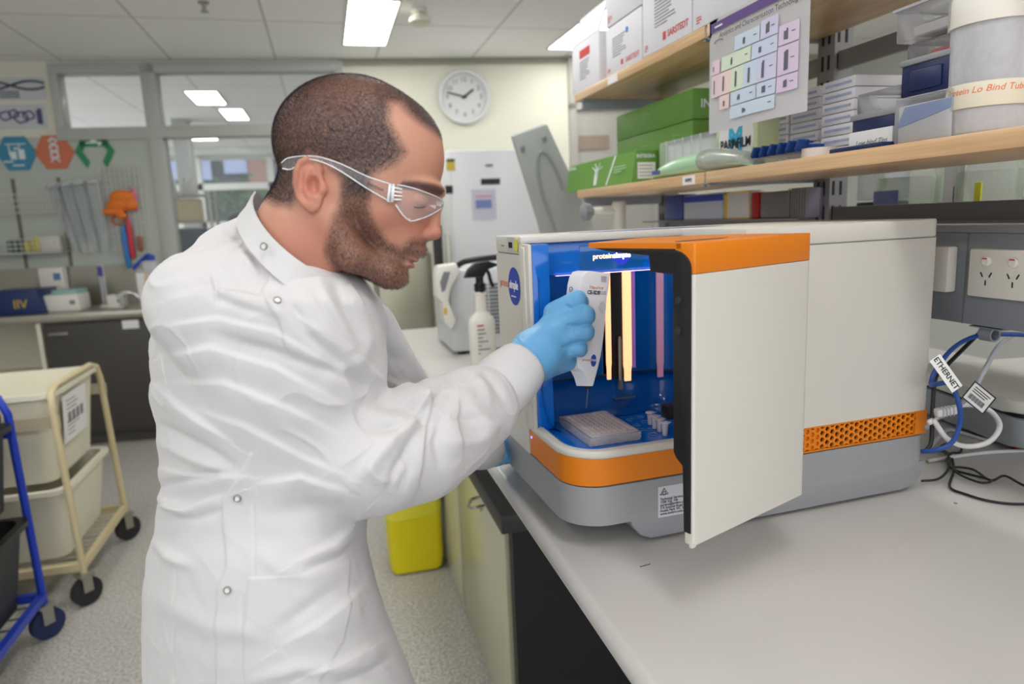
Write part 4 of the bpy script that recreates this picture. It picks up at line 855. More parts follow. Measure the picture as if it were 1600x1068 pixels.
# tip box stacks
m_faint = mat('faint_blue_print', rgb(166, 178, 208), .6, var=.25, vscale=150)
def stack(pxf, pxn, pyr, x0, n, lab, ztop, cat='boxes'):
    yf, yn = yx(pxf, pyr, x0), yx(pxn, pyr, x0); Y = (yf - yn) / 2; h = (ztop - LZ1) / n
    for k in range(n):
        t = thing('slide_box', lab % ORD[k], 'box', (x0, (yf + yn) / 2, LZ1 + h * k), 0, 'small white boxes stacked on the lower shelf'); obj('case', bx(0, .11, -Y, Y, 0.0005, h - .0008, .0015), m_cart, t)
        obj('blue_print', bx(-.0006, 0, -Y * .8, Y * .8, h * .38, h * .62), m_faint, t)
ORD = ['bottom', 'second lowest', 'third lowest', 'fourth lowest', 'fifth lowest', 'sixth lowest', 'seventh lowest', 'eighth lowest']
stack(1235, 1279, 190, .98, 7, 'small white box, %s in the stack right of the chart', zx(1255, 140, .98))
stack(1284, 1334, 180, .94, 7, 'small white box, %s in the stack beside the navy box', zx(1300, 126, .94))
stack(1196, 1232, 190, .985, 6, 'small white box, %s in the stack half hidden by the chart', zx(1255, 150, .98))
# navy boxes
m_nav = mat('navy_box', rgb(26, 38, 82), .35); m_lb = mat('light_blue_box', rgb(120, 150, 205), .4)
t, Y, H = facebox('rack_box', 'navy rack box with grey rim, clear lid and handwritten paper label', 'box', m_nav, 1331, 1402, 200, .89, .12, LZ1, zx(1360, 177, .89))
obj('rim', bx(-.003, .124, -Y - .002, Y + .002, H - .008, H + .002, .002), m_grey, t); obj('clear_lid', bx(.004, .116, -Y + .004, Y - .004, H + .002, H + .036, .004), m_clear, t)
obj('label', bx(-.004, -.001, -Y * .9, Y * 1.02, H * .1, H * .55), m_paper, t); fprint(t, 'Aliquots', .014, .5, .42, m_greyink, Y, H, 'handwriting', shear=.3); text('handwriting', 'Low bind Tips', .012, frame((-.0045, 0, H * .22), (0, -1, 0), (0, 0, 1)), m_greyink, t, shear=.3)
t = thing('box_lid', 'flat navy lid lying at the shelf edge before the rack box', 'lid', (.862, (yx(1300, 230, .862) + yx(1382, 225, .862)) / 2, LZ1)); Y = (yx(1300, 230, .862) - yx(1382, 225, .862)) / 2; obj('lid', bx(-.006, .02, -Y, Y, 0, .008, .002), m_nav, t)
t, Y, H = facebox('rack_box', 'white and light blue rack box wrapped in clear film, beside the jar', 'box', mat('wrap_white', rgb(206, 208, 212), .2), 1403, 1486, 190, .88, .13, LZ1, zx(1440, 160, .88))
obj('blue_panel', prism(nbm(), [(-Y * 1.0, H * .75), (Y * .95, H * .45), (Y * .95, H * .55), (Y * .7, H * .95), (-Y, H * .98)], -.002, 0, 0, AX_X), m_lb, t)
obj('film', bx(-.006, .134, -Y - .004, Y + .004, 0.001, H + .012, .006), m_clear, t)
z0 = LZ1 + H + .014; z1 = zx(1440, 90, .89)
t, Y, H = facebox('rack_box', 'dark navy rack box with grey rim stacked on the light blue one', 'box', m_nav, 1408, 1490, 120, .89, .12, z0, z1)
obj('rim', bx(-.003, .124, -Y - .002, Y + .002, H - .007, H + .002, .002), m_grey, t); obj('front_panel', bx(-.003, 0, -Y * .6, Y * .6, H * .12, H * .7, .002), m_nav, t)
obj('clear_lid', bx(.004, .116, -Y + .004, Y - .004, H + .002, H + .026, .004), m_clear, t); obj('red_insert', bx(.02, .1, -Y * .5, Y * .3, H + .003, H + .012), m_redink, t)
z2 = z1 + .028
t, Y, H = facebox('clear_tray', 'open clear plastic tray on top of the dark navy box', 'tray', m_clear, 1400, 1500, 50, .88, .14, z2, z2 + .05); obj('rim', join(bx(-.004, .144, -Y - .004, -Y, H - .004, H), bx(-.004, .144, Y, Y + .004, H - .004, H), bx(-.004, 0, -Y, Y, H - .004, H)), mat('rim_clear', rgb(170, 172, 176), .2), t)
obj('insert', bx(.01, .13, -Y * .9, Y * .6, .006, .02, .002), mat('tray_insert', rgb(196, 196, 200), .4), t)
# tall jar
jy = yx(1545, 150, .93); jr = abs(yx(1492, 120, .93) - yx(1600, 120, .93)) / 2 * .97
t = thing('storage_jar', 'tall translucent jar with white lid and orange handwritten tape', 'jar', (.93, jy, LZ1))
jh = zx(1545, 35, .93) - LZ1; jt = zx(1545, 2, .93) - LZ1
obj('jar', lathe(nbm(), [(jr * .9, 0), (jr * .94, .004), (jr * .98, jh), (jr * .95, jh), (jr * .91, .006), (0, .005)], 48, cap=True), m_mist, t, ang=60)
obj('tubes_inside', lathe(nbm(), [(jr * .86, .008), (jr * .9, jh * .42), (jr * .5, jh * .47), (0, jh * .45)], 32), mat('tube_pile', rgb(206, 202, 206), .6, var=.15, vscale=60, bump=1, bscale=60), t)
obj('lid', lathe(nbm(), [(jr * 1.05, jh * .95), (jr * 1.06, jh), (jr * 1.06, jt), (jr * 1.02, jt + .006), (0, jt + .006)], 48), m_white, t)
za = zx(1545, 162, .93 - jr) - LZ1; zb2 = zx(1545, 122, .93 - jr) - LZ1
obj('tape', lathe(nbm(), [(jr * .99, za), (jr * 1.0, za + .001), (jr * 1.0, zb2), (jr * .99, zb2)], 48, cap=False), m_cream, t)
ob = textmesh('Protein Lo Bind Tubes', .0125, Matrix.Identity(4), 0, shear=.25)
for v in ob.verts:
    a = math.radians(216) + v.co.x / jr; v.co = Vector((jr * 1.008 * math.cos(a), jr * 1.008 * math.sin(a), (za + zb2) / 2 + .006 + v.co.y))
obj('handwriting', ob, mat('orange_pen', rgb(232, 120, 70), .6), t, smooth=False)
# things on the narrow ledge below the far shelf section
m_binb = mat('blue_bag', rgb(70, 84, 150), .3, bump=.5); xb = 1.14
t = thing('ledge', 'grey steel ledge under the lower shelf holding bags and a yellow box', 'ledge', (xb - .05, 1.85, 1.47)); obj('ledge', bx(-.0, .062, -.42, .42, 0, .004), m_rail, t)
def led(name, pxf, pxn, py, m, lab, cat, dep=.05):
    yf, yn = yx(pxf, py, xb - .045), yx(pxn, py, xb - .045); z1 = min(zx(pxn, py, xb - .045), 1.556); Y = (yf - yn) / 2
    t = thing(name, lab, cat, (xb - .045, (yf + yn) / 2, 1.4745)); obj('body', bx(0, dep, -Y, Y, 0, max(.02, z1 - 1.4745), .004), m, t); return t, Y, max(.02, z1 - 1.4745)
led('plastic_bag', 1038, 1066, 300, m_binb, 'dark blue bag at the left of the ledge under the shelf', 'bag')
t, Y, H = led('paper_pack', 1068, 1130, 300, mat('pack_white', rgb(190, 196, 214), .4), 'pale pack with blue print lying on the ledge under the shelf', 'pack'); obj('print', bx(-.001, 0, -Y, Y, H * .7, H * .95), mat('blue_print2', rgb(50, 64, 170), .5), t)
t, Y, H = led('yellow_box', 1133, 1172, 297, mat('white_box2', rgb(214, 214, 218), .5), 'white box with a thick yellow border on the ledge', 'box'); obj('border', join(bx(-.001, 0, Y - .012, Y, 0, H), bx(-.001, 0, -Y, -Y + .003, 0, H), bx(-.001, 0, -Y, Y, 0, .003), bx(-.001, 0, -Y, Y, H - .004, H)), mat('amber2', rgb(230, 190, 30), .5), t)
led('red_box', 1174, 1186, 300, mat('red_box', rgb(170, 28, 32), .5), 'red box beside the yellow bordered one on the ledge', 'box')
led('foil_bag', 1188, 1233, 297, mat('foil_grey', rgb(120, 116, 118), .35, bump=1, bscale=30), 'crumpled grey bag on the ledge under the shelf', 'bag')
t, Y, H = led('ribbed_box', 1235, 1262, 292, mat('mauve_plastic', rgb(128, 122, 136), .5), 'mauve grey ribbed box beside the upright', 'box'); obj('ribs', join(*[bx(-.002, 0, -Y + 2 * Y * k / 7, -Y + 2 * Y * k / 7 + .003, 0, H) for k in range(8)]), m_rail, t)
# bottles on the far side of the island, seen between rail and shelf
t = thing('reagent_shelf', 'shelf on the far side of the island carrying reagent bottles', 'shelf', (1.42, .95, BZ)); obj('board', bx(-.12, .16, -.7, .75, .44, .46), m_rail, t); obj('post', join(bx(-.02, .02, -.66, -.62, 0, .44), bx(-.02, .02, .66, .7, 0, .44)), m_rail, t)
def rb(px0, px1, lab, y, h, lz):
    x = 1.40; ya, yb_ = yx(px0, 300, x), yx(px1, 300, x); r = abs(ya - yb_) / 2
    t = thing('reagent_bottle', lab, 'bottle', (x, (ya + yb_) / 2, BZ + .46))
    obj('glass', lathe(nbm(), [(r * .85, .0005), (r, .012), (r, h * .7), (r * .35, h * .86), (r * .35, h)], 32), glass('bottle_glass', (.9, .95, .85), .12, .05), t, ang=60); obj('liquid', lathe(nbm(), [(r * .85, .004), (r * .96, .014), (r * .96, h * .5), (0, h * .5)], 32), glass('bottle_liquid', (.85, .9, .7), .18, .05), t, ang=60)
    return t, r
t, r = rb(1386, 1462, 'glass bottle with a blue landscape label behind the rail', 0, .2, 0)
obj('label', bx(-r - .001, -r, -r * .55, r * .5, .02, .07), mat('label_slate', rgb(104, 112, 160), .5, var=.4, vscale=40), t)
t, r = rb(1506, 1592, 'glass bottle marked 100 behind the rail at the right edge', 0, .2, 0)
text('scale_mark', '100', .014, frame((-r * .98, -.03, .03), (0, -1, 0), (0, 0, 1)), m_ink, t); obj('scale_lines', join(bx(-r - .002, -r, -.01, .03, .03, .031), bx(-r - .002, -r, .03, .031, .03, .07)), m_ink, t)
obj('yellow_strip', bx(-r - .0015, -r + .002, -.035, -.02, .02, .075), mat('yellow_strip', rgb(214, 210, 60), .5), t)
x = 1.36; ya, yb_ = yx(1474, 300, x), yx(1506, 300, x); t = thing('white_card', 'plain white card standing between the two glass bottles', 'card', (x, (ya + yb_) / 2, BZ + .46)); obj('card', bx(-.001, .001, (yb_ - ya) / 2, (ya - yb_) / 2, 0, .12), m_paper, t)
ya, yb_ = yx(1338, 310, x), yx(1380, 310, x); t = thing('black_case', 'small black case on the far shelf left of the bottles', 'case', (x, (ya + yb_) / 2, BZ + .46)); obj('case', bx(0, .08, (yb_ - ya) / 2, (ya - yb_) / 2, 0, .045, .003), m_black, t)
obj('rack_top', bx(0, .08, (yb_ - ya) / 2, (ya - yb_) / 2, .05, .12, .003), m_mist, t)
# ============================================================ POWER TRUNKING
TX = 1.075
zt0 = zx(1466, 363, TX); zt1 = zx(1466, 499, TX)
m_trk = mat('trunking_grey', rgb(134, 138, 146), .45)
t = thing('power_trunking', 'grey power trunking running above the bench with white sockets', 'trunking', (TX, .9, zt1))
TH = zt0 - zt1
obj('channel', bx(0, .055, -1.3, .48, 0, TH, .002), m_trk, t); obj('top_cap', bx(-.004, .058, -1.3, .48, TH, TH + .014, .002), m_rail, t)
obj('seam', bx(-.001, 0, yx(1510, 430, TX) - .9, yx(1508, 430, TX) - .9, 0, TH), m_raild, t)
obj('strut', join(bx(.03, .05, .3, .35, -(zt1 - BZ), 0)), m_rail, t)
ya, yb_ = yx(1468, 420, TX) - .9, yx(1496, 420, TX) - .9
obj('switch_box', bx(-.022, 0, yb_, ya, zx(1496, 456, TX) - zt1, zx(1496, 384, TX) - zt1, .004), m_white, t)
ya = yx(1521, 420, TX) - .9; z1 = zx(1521, 388, TX - .01) - zt1; z0 = zx(1521, 463, TX - .01) - zt1
pl = obj('socket_plate', bx(-.012, 0, ya - .24, ya, z0, z1, .004), m_white, t)
zm = (z0 + z1) / 2
pitch = abs(yx(1550, 420, TX) - yx(1593, 420, TX))
for k in range(3):
    y = yx(1550, 420, TX) - .9 - k * pitch
    obj('switch', lathe(nbm(), [(.0085, 0), (.0085, .003), (.006, .005), (0, .005)], 20, T(-.012, y, z1 - .02) @ RY(-PI / 2)), m_white, pl)
    obj('switch_mark', bx(-.0185, -.016, y - .004, y + .004, z1 - .0165, z1 - .0145), m_redink, pl)
    obj('socket_holes', join(box(nbm(), -.0126, -.0119, -.0011, .0011, -.0045, .0045, 0, T(0, y + .008, zm - .002) @ RX(-.5)), box(nbm(), -.0126, -.0119, -.0011, .0011, -.0045, .0045, 0, T(0, y - .008, zm - .002) @ RX(.5)), bx(-.0126, -.0119, y - .0011, y + .0011, zm - .02, zm - .011)), m_ink, pl)
# ---- balance
p = uz(1505, 668, BZ)
t = thing('bench_balance', 'white and grey laboratory balance under the power trunking', 'balance', (1.50, 1.12, BZ), -.18)
obj('body', prism(nbm(), rrect(-.2, .2, -.17, .2, .03), .014, .072, .006), mat('balance_grey', rgb(150, 154, 158), .4), t)
obj('gap', prism(nbm(), rrect(-.19, .19, -.16, .19, .03), .072, .08, 0), m_black, t)
obj('pan', prism(nbm(), rrect(-.2, .2, -.17, .2, .05), .08, .108, .008), m_white, t)
objs('foot', [cyl(nbm(), (x, y, 0), (x, y, .016), .018) for x in (-.16, .16) for y in (-.13, .16)], mat('red_foot', rgb(200, 50, 40), .5), t)
# ---- cables
def cz(pts, z): return [tuple(uz(a, b_, z)) for a, b_ in pts]
def cable(name, pts, r, m, lab, cat='cable', sub=6, grp=None): return solo(name, tube(nbm(), pts, r, 8, sub), m, lab, cat, ang=180)
m_cblk = mat('cable_black', rgb(26, 28, 34), .45); m_cblu = mat('cable_blue', rgb(36, 76, 150), .4); m_cwht = mat('cable_white', rgb(212, 212, 212), .4); m_cgry = mat('cable_grey', rgb(168, 170, 178), .4)
cable('black_cable', cz([(1440, 705), (1470, 703), (1486, 712), (1490, 735), (1484, 760), (1510, 772), (1550, 783), (1600, 787), (1660, 780)], BZ + .003), .0022, m_cblk, 'thin black cable curving on the bench from the analyser to the right edge')
cable('black_cable', cz([(1440, 751), (1465, 748), (1480, 735), (1484, 715), (1470, 700), (1478, 693), (1500, 697), (1500, 706), (1485, 708), (1480, 722), (1495, 735), (1540, 747), (1548, 752), (1530, 753), (1500, 741), (1490, 730), (1520, 733), (1548, 750), (1570, 743), (1600, 758), (1650, 775)], BZ + .0075), .0022, m_cblk, 'coiled thin black cable lying on the bench beside the other')
cable('white_cable', cz([(1450, 720), (1500, 712), (1550, 706), (1600, 704), (1660, 700)], BZ + .004), .004, m_cwht, 'white cable lying straight toward the right edge of the bench')
cable('white_cable', cz([(1452, 700), (1480, 672), (1510, 678), (1540, 686), (1570, 682), (1600, 672), (1650, 650)], BZ + .004), .0038, m_cwht, 'white cable curving up toward the balance')
cable('power_lead', [tuple(at(*q)) for q in ((1452, 660, 1.16), (1475, 642, 1.2), (1510, 632, 1.22), (1545, 640, 1.22), (1562, 665, 1.2), (1545, 690, 1.18), (1510, 697, 1.17), (1480, 685, 1.16), (1458, 655, 1.16))], .0045, m_cwht, 'looped white power lead standing behind the analyser')
cable('network_cable', [tuple(at(*q)) for q in ((1640, 528, 1.2), (1600, 523, 1.2), (1560, 522, 1.2), (1525, 525, 1.2), (1490, 543, 1.18), (1462, 578, 1.17), (1455, 600, 1.16), (1462, 600, 1.13), (1485, 600, 1.12), (1498, 630, 1.12), (1500, 660, 1.13), (1488, 690, 1.14), (1465, 702, 1.15), (1440, 705, 1.17))], .004, m_cblu, 'blue network cable hanging from the trunking and looping down')
cable('black_cable', [tuple(at(*q)) for q in ((1530, 520, 1.22), (1505, 545, 1.2), (1480, 570, 1.19), (1462, 590, 1.18), (1457, 640, 1.17), (1455, 690, 1.17), (1445, 705, 1.17))], .0035, m_cblk, 'straight black cable dropping behind the network cable')
cable('grey_cable', [tuple(at(*q)) for q in ((1585, 522, 1.24), (1560, 540, 1.23), (1540, 575, 1.22), (1520, 610, 1.2), (1490, 640, 1.2), (1460, 655, 1.2), (1445, 670, 1.2))], .004, m_cgry, 'grey cable running down from the trunking past the tag')
p = at(1545, 522, 1.19); t = thing('cable_clip', 'grey clip holding the cables under the trunking', 'clip', p, 0); obj('clip', join(lathe(nbm(), [(.009, -.012), (.012, -.012), (.012, .012), (.009, .012), (.009, -.012)], 20, RX(PI / 2))), m_trk, t, ang=60); obj('plate', bx(-.01, .014, -.03, .03, .0105, .013), m_trk, t)
def tagon(name, c, dx, dy, W, H, m, lab, s, size, dep, bord=False):
    o = at(*c, dep); xa = at(c[0] + dx[0], c[1] + dx[1], dep) - o; ya = at(c[0] + dy[0], c[1] + dy[1], dep) - o
    M4 = frame((0, 0, 0), xa, ya); t = thing(name, lab, 'tag', o); obj('card', box(nbm(), -W, W, -H, H, 0, .0006, 0, M4), m, t)
    if bord: obj('border', join(box(nbm(), -W, W, H - .002, H, .0006, .0012, 0, M4), box(nbm(), -W, W, -H, -H + .002, .0006, .0012, 0, M4), box(nbm(), -W, -W + .002, -H, H, .0006, .0012, 0, M4), box(nbm(), W - .002, W, -H, H, .0006, .0012, 0, M4)), m_ink, t)
    if s: text('lettering', s, size, M4 @ T(0, 0, .0008), m_ink, t, bold=.0002)
    return t, M4
tagon('cable_tag', (1478, 583), (30, 42), (20, -14), .031, .010, m_paper, 'white tag reading ETHERNET on the blue cable', 'ETHERNET', .0125, 1.1)
t, M4 = tagon('asset_tag', (1529, 621), (22, 18), (16, -20), .023, .018, m_paper, 'small white barcode tag with black border on the grey cable', None, 0, 1.15, True)
b = nbm()
for k in range(16): box(b, -.016 + k * .002, -.016 + k * .002 + (.0012 if k % 3 else .0006), -.011, -.002, .0007, .0011, 0, M4)
for k in range(3): box(b, -.016, .01 + .003 * k, .002 + .004 * k, .0034 + .004 * k, .0007, .0011, 0, M4)
obj('barcode', b, m_ink, t)
p = at(1478, 642, 1.16); t = thing('plug', 'white ribbed plug behind the analyser', 'plug', p); M4 = frame((0, 0, 0), at(1500, 638, 1.16) - p, (0, 0, 1)); obj('body', join(box(nbm(), -.018, .02, -.007, .007, -.007, .007, .003, M4)), m_cwht, t); obj('ribs', join(*[box(nbm(), -.01 + .006 * k, -.008 + .006 * k, -.008, .008, -.008, .008, .001, M4) for k in range(4)]), m_cgry, t)
# small marks on the bench
p = uz(1008, 883, BZ); solo('bench_mark', box(nbm(), -.009, .009, -.0006, .0006, 0, .0004, 0, RZ(.15)), m_ink, 'short dark scratch mark on the bench before the analyser', 'mark', p)
p = uz(1493, 786, BZ); solo('bench_mark', cyl(nbm(), (0, 0, 0), (0, 0, .0008), .003, 10), m_greyink, 'tiny round dark spot on the bench below the cables', 'mark', p)
# ============================================================ ANALYSER
KX, KY, SK = .3165, .9049, .03841
dv = thing('protein_analyser', 'large white, grey and orange bench analyser with its door open', 'instrument', (KX, KY, BZ), SK)
DZ = lambda z: z - BZ
DM = Matrix.Translation((KX, KY, BZ)) @ RZ(SK); DMI = DM.inverted()
m_body = mat('analyser_white', rgb(208, 205, 196), .4, var=.015); m_base = mat('analyser_grey', rgb(150, 152, 155), .42, var=.02)
XL, YW = .668, .342
CH = .285        # chamber length on the side
# base shell
obj('base_shell', prism(nbm(), rrect(0, XL, 0, YW, .05, 10, (.02, .02, .065, .02)), DZ(1.04), DZ(1.101), .004), m_base, dv)
low = [(.09, DZ(1.052)), (.1, DZ(1.03)), (.112, DZ(1.014)), (.13, DZ(1.006)), (XL - .05, DZ(1.006)), (XL - .02, DZ(1.012)), (XL - .006, DZ(1.03)), (XL - .001, DZ(1.052))]
obj('base_skirt', prism(nbm(), low, -.0003, YW - .004, .0025, AX_Y), m_base, dv, ang=50)
objs('foot', [cyl(nbm(), (x, y, 0), (x, y, .009), .02, 20) for x in (.16, .6) for y in (.04, .3)], m_black, dv)
# orange belt: solid around the chamber, honeycomb toward the back
VX0, VX1 = .395, .642
belt = join(prism(nbm(), rrect(.002, VX0, .002, .19, .05, 10, (0.001, 0.001, .058, 0.001)), DZ(1.103), DZ(1.146)), bx(VX1, XL - .001, .0015, .1, DZ(1.103), DZ(1.146)), bx(VX0, VX1, .0, .004, DZ(1.103), DZ(1.1055)), bx(VX0, VX1, .0, .004, DZ(1.1435), DZ(1.146)))
obj('orange_belt', belt, m_orange, dv, ang=40)
# honeycomb with real holes
b = nbm(); px_ = .0099; pz_ = .01143; R0 = px_ / 1.5; z0 = DZ(1.106); z1 = DZ(1.1435)
def hexv(cx, cz, r, y): return [b.verts.new((cx + r * math.cos(k * PI / 3), y, min(z1, max(z0, cz + r * math.sin(k * PI / 3))))) for k in range(6)]
ncol = int((VX1 - VX0) / px_)
for i in range(ncol + 1):
    for j in range(5):
        cx = VX0 + px_ * (i + .2); cz = z0 - .002 + pz_ * (j + (.5 if i % 2 else 0))
        if cz - R0 * .86 > z1 or cz + R0 * .86 < z0: continue
        r0 = R0 * 1.0; r1 = R0 * .66
        o = [(cx + r0 * math.cos(k * PI / 3), cz + r0 * math.sin(k * PI / 3)) for k in range(6)]; q = [(cx + r1 * math.cos(k * PI / 3), cz + r1 * math.sin(k * PI / 3)) for k in range(6)]
        cl = lambda P: [(max(VX0, min(VX1, x)), max(z0, min(z1, z))) for x, z in P]
        o = cl(o); q = cl(q)
        O = [b.verts.new((x, .001, z)) for x, z in o]; Q = [b.verts.new((x, .001, z)) for x, z in q]; Q2 = [b.verts.new((x, .005, z)) for x, z in q]
        for k in range(6):
            b.faces.new((O[k], O[(k + 1) % 6], Q[(k + 1) % 6], Q[k])); b.faces.new((Q[k], Q[(k + 1) % 6], Q2[(k + 1) % 6], Q2[k]))
        if i < 5: b.faces.new(Q2)
bmesh.ops.dissolve_degenerate(b, dist=1e-5, edges=b.edges)
obj('honeycomb_vent', b, m_orange, dv, smooth=False)
obj('vent_backing', bx(VX0 + 5 * px_ - .004, VX1, .02, .024, z0, z1), mat('vent_dark', rgb(48, 40, 34), .7), dv)
# white shell
YC = .2
shell = join(
    prism(nbm(), [(0, YW), (0, YC + .0)] + [(.05, YC), (.05, YC + .06), (CH + .01, YC + .06), (CH + .01, .0)] + [(XL - .012, .0), (XL - .004, .003), (XL, .012), (XL, YW)], DZ(1.146), DZ(1.441)),
    bx(0, .06, .19, YW, DZ(1.101), DZ(1.146)), bx(.06, VX0, .19, YW, DZ(1.101), DZ(1.146)), bx(VX0, VX1, .028, YW, DZ(1.101), DZ(1.146)))
obj('shell', shell, m_body, dv, ang=40)
top = prism(nbm(), rrect(0, XL, YC, YW, .01, 4, (.004, .004, .006, .001)), DZ(1.4425), DZ(1.472), .003)
top2 = prism(nbm(), rrect(CH + .01, XL, 0, YC + .002, .01, 4, (.001, .001, .006, .014)), DZ(1.4425), DZ(1.472), .003)
obj('lid', join(top, top2), m_body, dv)
obj('lid_seam', join(bx(.003, XL - .003, YC + .003, YW - .003, DZ(1.4405), DZ(1.443)), bx(CH + .014, XL - .003, .003, YC, DZ(1.4405), DZ(1.443))), m_rail, dv)
# front frame post and rim
post = nbm(); box(post, -.002, .005, .152, YC + .001, DZ(1.15), DZ(1.46), .0025)
obj('frame_post', post, m_body, dv)
obj('frame_post_bead', bx(-.0045, .002, .168, .188, DZ(1.15), DZ(1.455), .002), m_body, dv)
obj('frame_top', bx(-.002, CH + .012, YC - .012, YC + .004, DZ(1.459), DZ(1.4725), .004), m_body, dv)
path = [(-.0, .19), (-.0, .07)] + [(.062 - .062 * math.cos(a), .07 - .07 * math.sin(a)) for a in [k * PI / 16 for k in range(1, 9)]] + [(.12, 0), (CH + .01, 0)]
b = nbm()
def sweep(b, path, sec):
    R = []
    for i, p in enumerate(path):
        a = Vector(path[max(0, i - 1)]); c = Vector(path[min(len(path) - 1, i + 1)]); d = (c - a).normalized(); n = Vector((d.y, -d.x))   # outward
        n = -n if n.dot(Vector((p[0] - .14, p[1] - .1))) < 0 else n
        R.append([b.verts.new((p[0] + n.x * s[0], p[1] + n.y * s[0], s[1])) for s in sec])
    for u, v in zip(R[:-1], R[1:]):
        for k in range(len(sec)): b.faces.new((u[k], u[(k + 1) % len(sec)], v[(k + 1) % len(sec)], v[k]))
    b.faces.new(R[0]); b.faces.new(R[-1]); return b
sweep(b, path, [(-.001, DZ(1.145)), (.001, DZ(1.148)), (.001, DZ(1.155)), (-.002, DZ(1.158)), (-.006, DZ(1.1565)), (-.009, DZ(1.1585)), (-.014, DZ(1.157)), (-.016, DZ(1.148)), (-.016, DZ(1.145))])
obj('tray_rim', b, m_body, dv, ang=70)
# blue chamber
inner = [(.012, .19), (.012, .075)] + [(.068 - .056 * math.cos(a), .075 - .062 * math.sin(a)) for a in [k * PI / 16 for k in range(1, 9)]] + [(.12, .013), (CH - .002, .013), (CH - .002, .19)]
TZ = 1.1495
tray = nbm(); prism(tray, inner, DZ(1.143), DZ(TZ))
obj('tray_floor', tray, m_blue, dv, ang=50)
b = nbm(); sweep(b, inner[:-1], [(.001, DZ(1.146)), (.001, DZ(1.1555)), (-.003, DZ(1.157)), (-.008, DZ(1.155)), (-.011, DZ(TZ))]); obj('tray_lip', b, m_blue, dv, ang=70)
# back wall of the basin: concave sweep from the floor to the seam
wallp = [(.014, .15), (.014, .185), (.022, .199), (.05, .203), (.10, .204), (.235, .204)] + [(.235 + .048 * math.sin(a), .156 + .048 * math.cos(a)) for a in [k * PI / 16 for k in range(1, 9)]] + [(CH - .002, .12), (CH - .002, .014)]
def wallsurf(b, path, zs):
    """zs: list of (inset toward chamber centre, z)"""
    R = []
    for s, z in zs:
        row = []
        for p in path:
            c = Vector((.15, .09)); v = Vector(p); d = (c - v).normalized(); v = v + d * s; row.append(b.verts.new((v.x, v.y, z)))
        R.append(row)
    for u, v in zip(R[:-1], R[1:]):
        for k in range(len(path) - 1): b.faces.new((u[k], u[k + 1], v[k + 1], v[k]))
    return b
b = wallsurf(nbm(), wallp, [(.03, DZ(TZ) + .0002), (.02, DZ(1.154)), (.011, DZ(1.164)), (.005, DZ(1.18)), (.001, DZ(1.2)), (0, DZ(1.219))])
bmesh.ops.solidify(b, geom=b.faces, thickness=.0005)
obj('basin_wall', b, m_blue, dv, ang=180)
# upper wall with a recess
RX0, RX1 = .148, .182
b = nbm()
wl1 = [p for p in wallp if p[0] <= .11] + [(RX0, .204)]; wl2 = [(RX1, .204)] + [p for p in wallp if p[0] >= .235 or p[1] < .15 and p[0] > .2]
for q in (wl1, wl2): wallsurf(b, q, [(0, DZ(1.222)), (0, DZ(1.406))])
wallsurf(b, [(RX0, .204), (RX0, .255), (RX1, .255), (RX1, .204)], [(0, DZ(1.19)), (0, DZ(1.406))])
bmesh.ops.solidify(b, geom=b.faces, thickness=.0008)
obj('chamber_wall', b, m_blue, dv, ang=50)
obj('wall_seam', wallsurf(nbm(), wallp, [(-.001, DZ(1.2185)), (-.001, DZ(1.2225))]), m_ink, dv, ang=180)
obj('header_panel', bx(.02, CH, .1985, .21, DZ(1.404), DZ(1.459), .002), m_blue, dv)
obj('header_screen', bx(.106, .226, .1972, .1988, DZ(1.408), DZ(1.452), .0005), mat('screen_blue', rgb(20, 100, 176), .1, coat=.8), dv)
obj('chamber_side', bx(.0052, .034, .154, .2, DZ(1.152), DZ(1.459), .001), m_blue, dv)
LF = frame((.166, .1966, DZ(1.4305)), (1, 0, 0), (0, 0, 1))
obj('logo_disc', box(nbm(), 0, 0, 0, 0, 0, 0) if 0 else cyl(nbm(), (.1835, .1972, DZ(1.43)), (.1835, .1968, DZ(1.43)), .0155, 32), mat('screen_disc', rgb(26, 40, 170), .3, emit=(.03, .05, .5), es=.6), dv)
text('lit_logo', 'protein', .0128, LF @ T(-.0175, .001, 0), mat('lit_orange', (1, .6, .4), .5, emit=(1, .62, .38), es=1.6), dv, bold=.0002)
text('lit_logo', 'simple', .0128, LF @ T(.018, .001, .0003), mat('lit_white', (1, 1, 1), .5, emit=(.8, .85, 1), es=1.8), dv, bold=.0004)
# glossy-plastic reflections built as emissive strips; black column and lift screw
def strip(x, y, w, z0, z1, m, nm='reflection_strip', taper=.25): return obj(nm, loft(nbm(), [[(x - w * s, y - .002, z), (x + w * s, y - .002, z), (x + w * s, y + .002, z), (x - w * s, y + .002, z)] for z, s in ((DZ(z0), 1 - taper), (DZ(z0 + .02), 1 - taper * .8), (DZ(z0 + .03), 1), (DZ(z1), 1))], True, True), m, dv)
def xat(px, py, y=.198):
    d = ray(px, py); o = np.array([KX, KY, 0]) + np.array([-math.sin(SK), math.cos(SK), 0]) * y; n = np.array([-math.sin(SK), math.cos(SK), 0]); P = CAM + d * (n @ (o - CAM)) / (n @ d); q = DMI @ Vector(tuple(P)); return q.x, q.z + BZ
m_refl = mat('reflection_amber', (1, .6, .3), .4, emit=(1.0, .47, .22), es=1.1); m_refl2 = mat('reflection_dim', (.45, .28, .5), .3, emit=(.8, .3, .25), es=.16); m_refl3 = mat('reflection_violet', (.3, .16, .5), .3, emit=(.30, .10, .55), es=.12)
xa, za = xat(951, 592); strip(xa, .196, .0045, za, 1.404, m_refl)
xa, za = xat(980, 594); strip(xa, .196, .0078, za, 1.404, m_refl)
xa, za = xat(991, 560); strip(xa - .001, .2, .004, 1.23, 1.404, m_refl3, 'violet_reflection', 0)
xa, za = xat(1031, 588); strip(xa, .1965, .0066, za, 1.404, m_refl2)
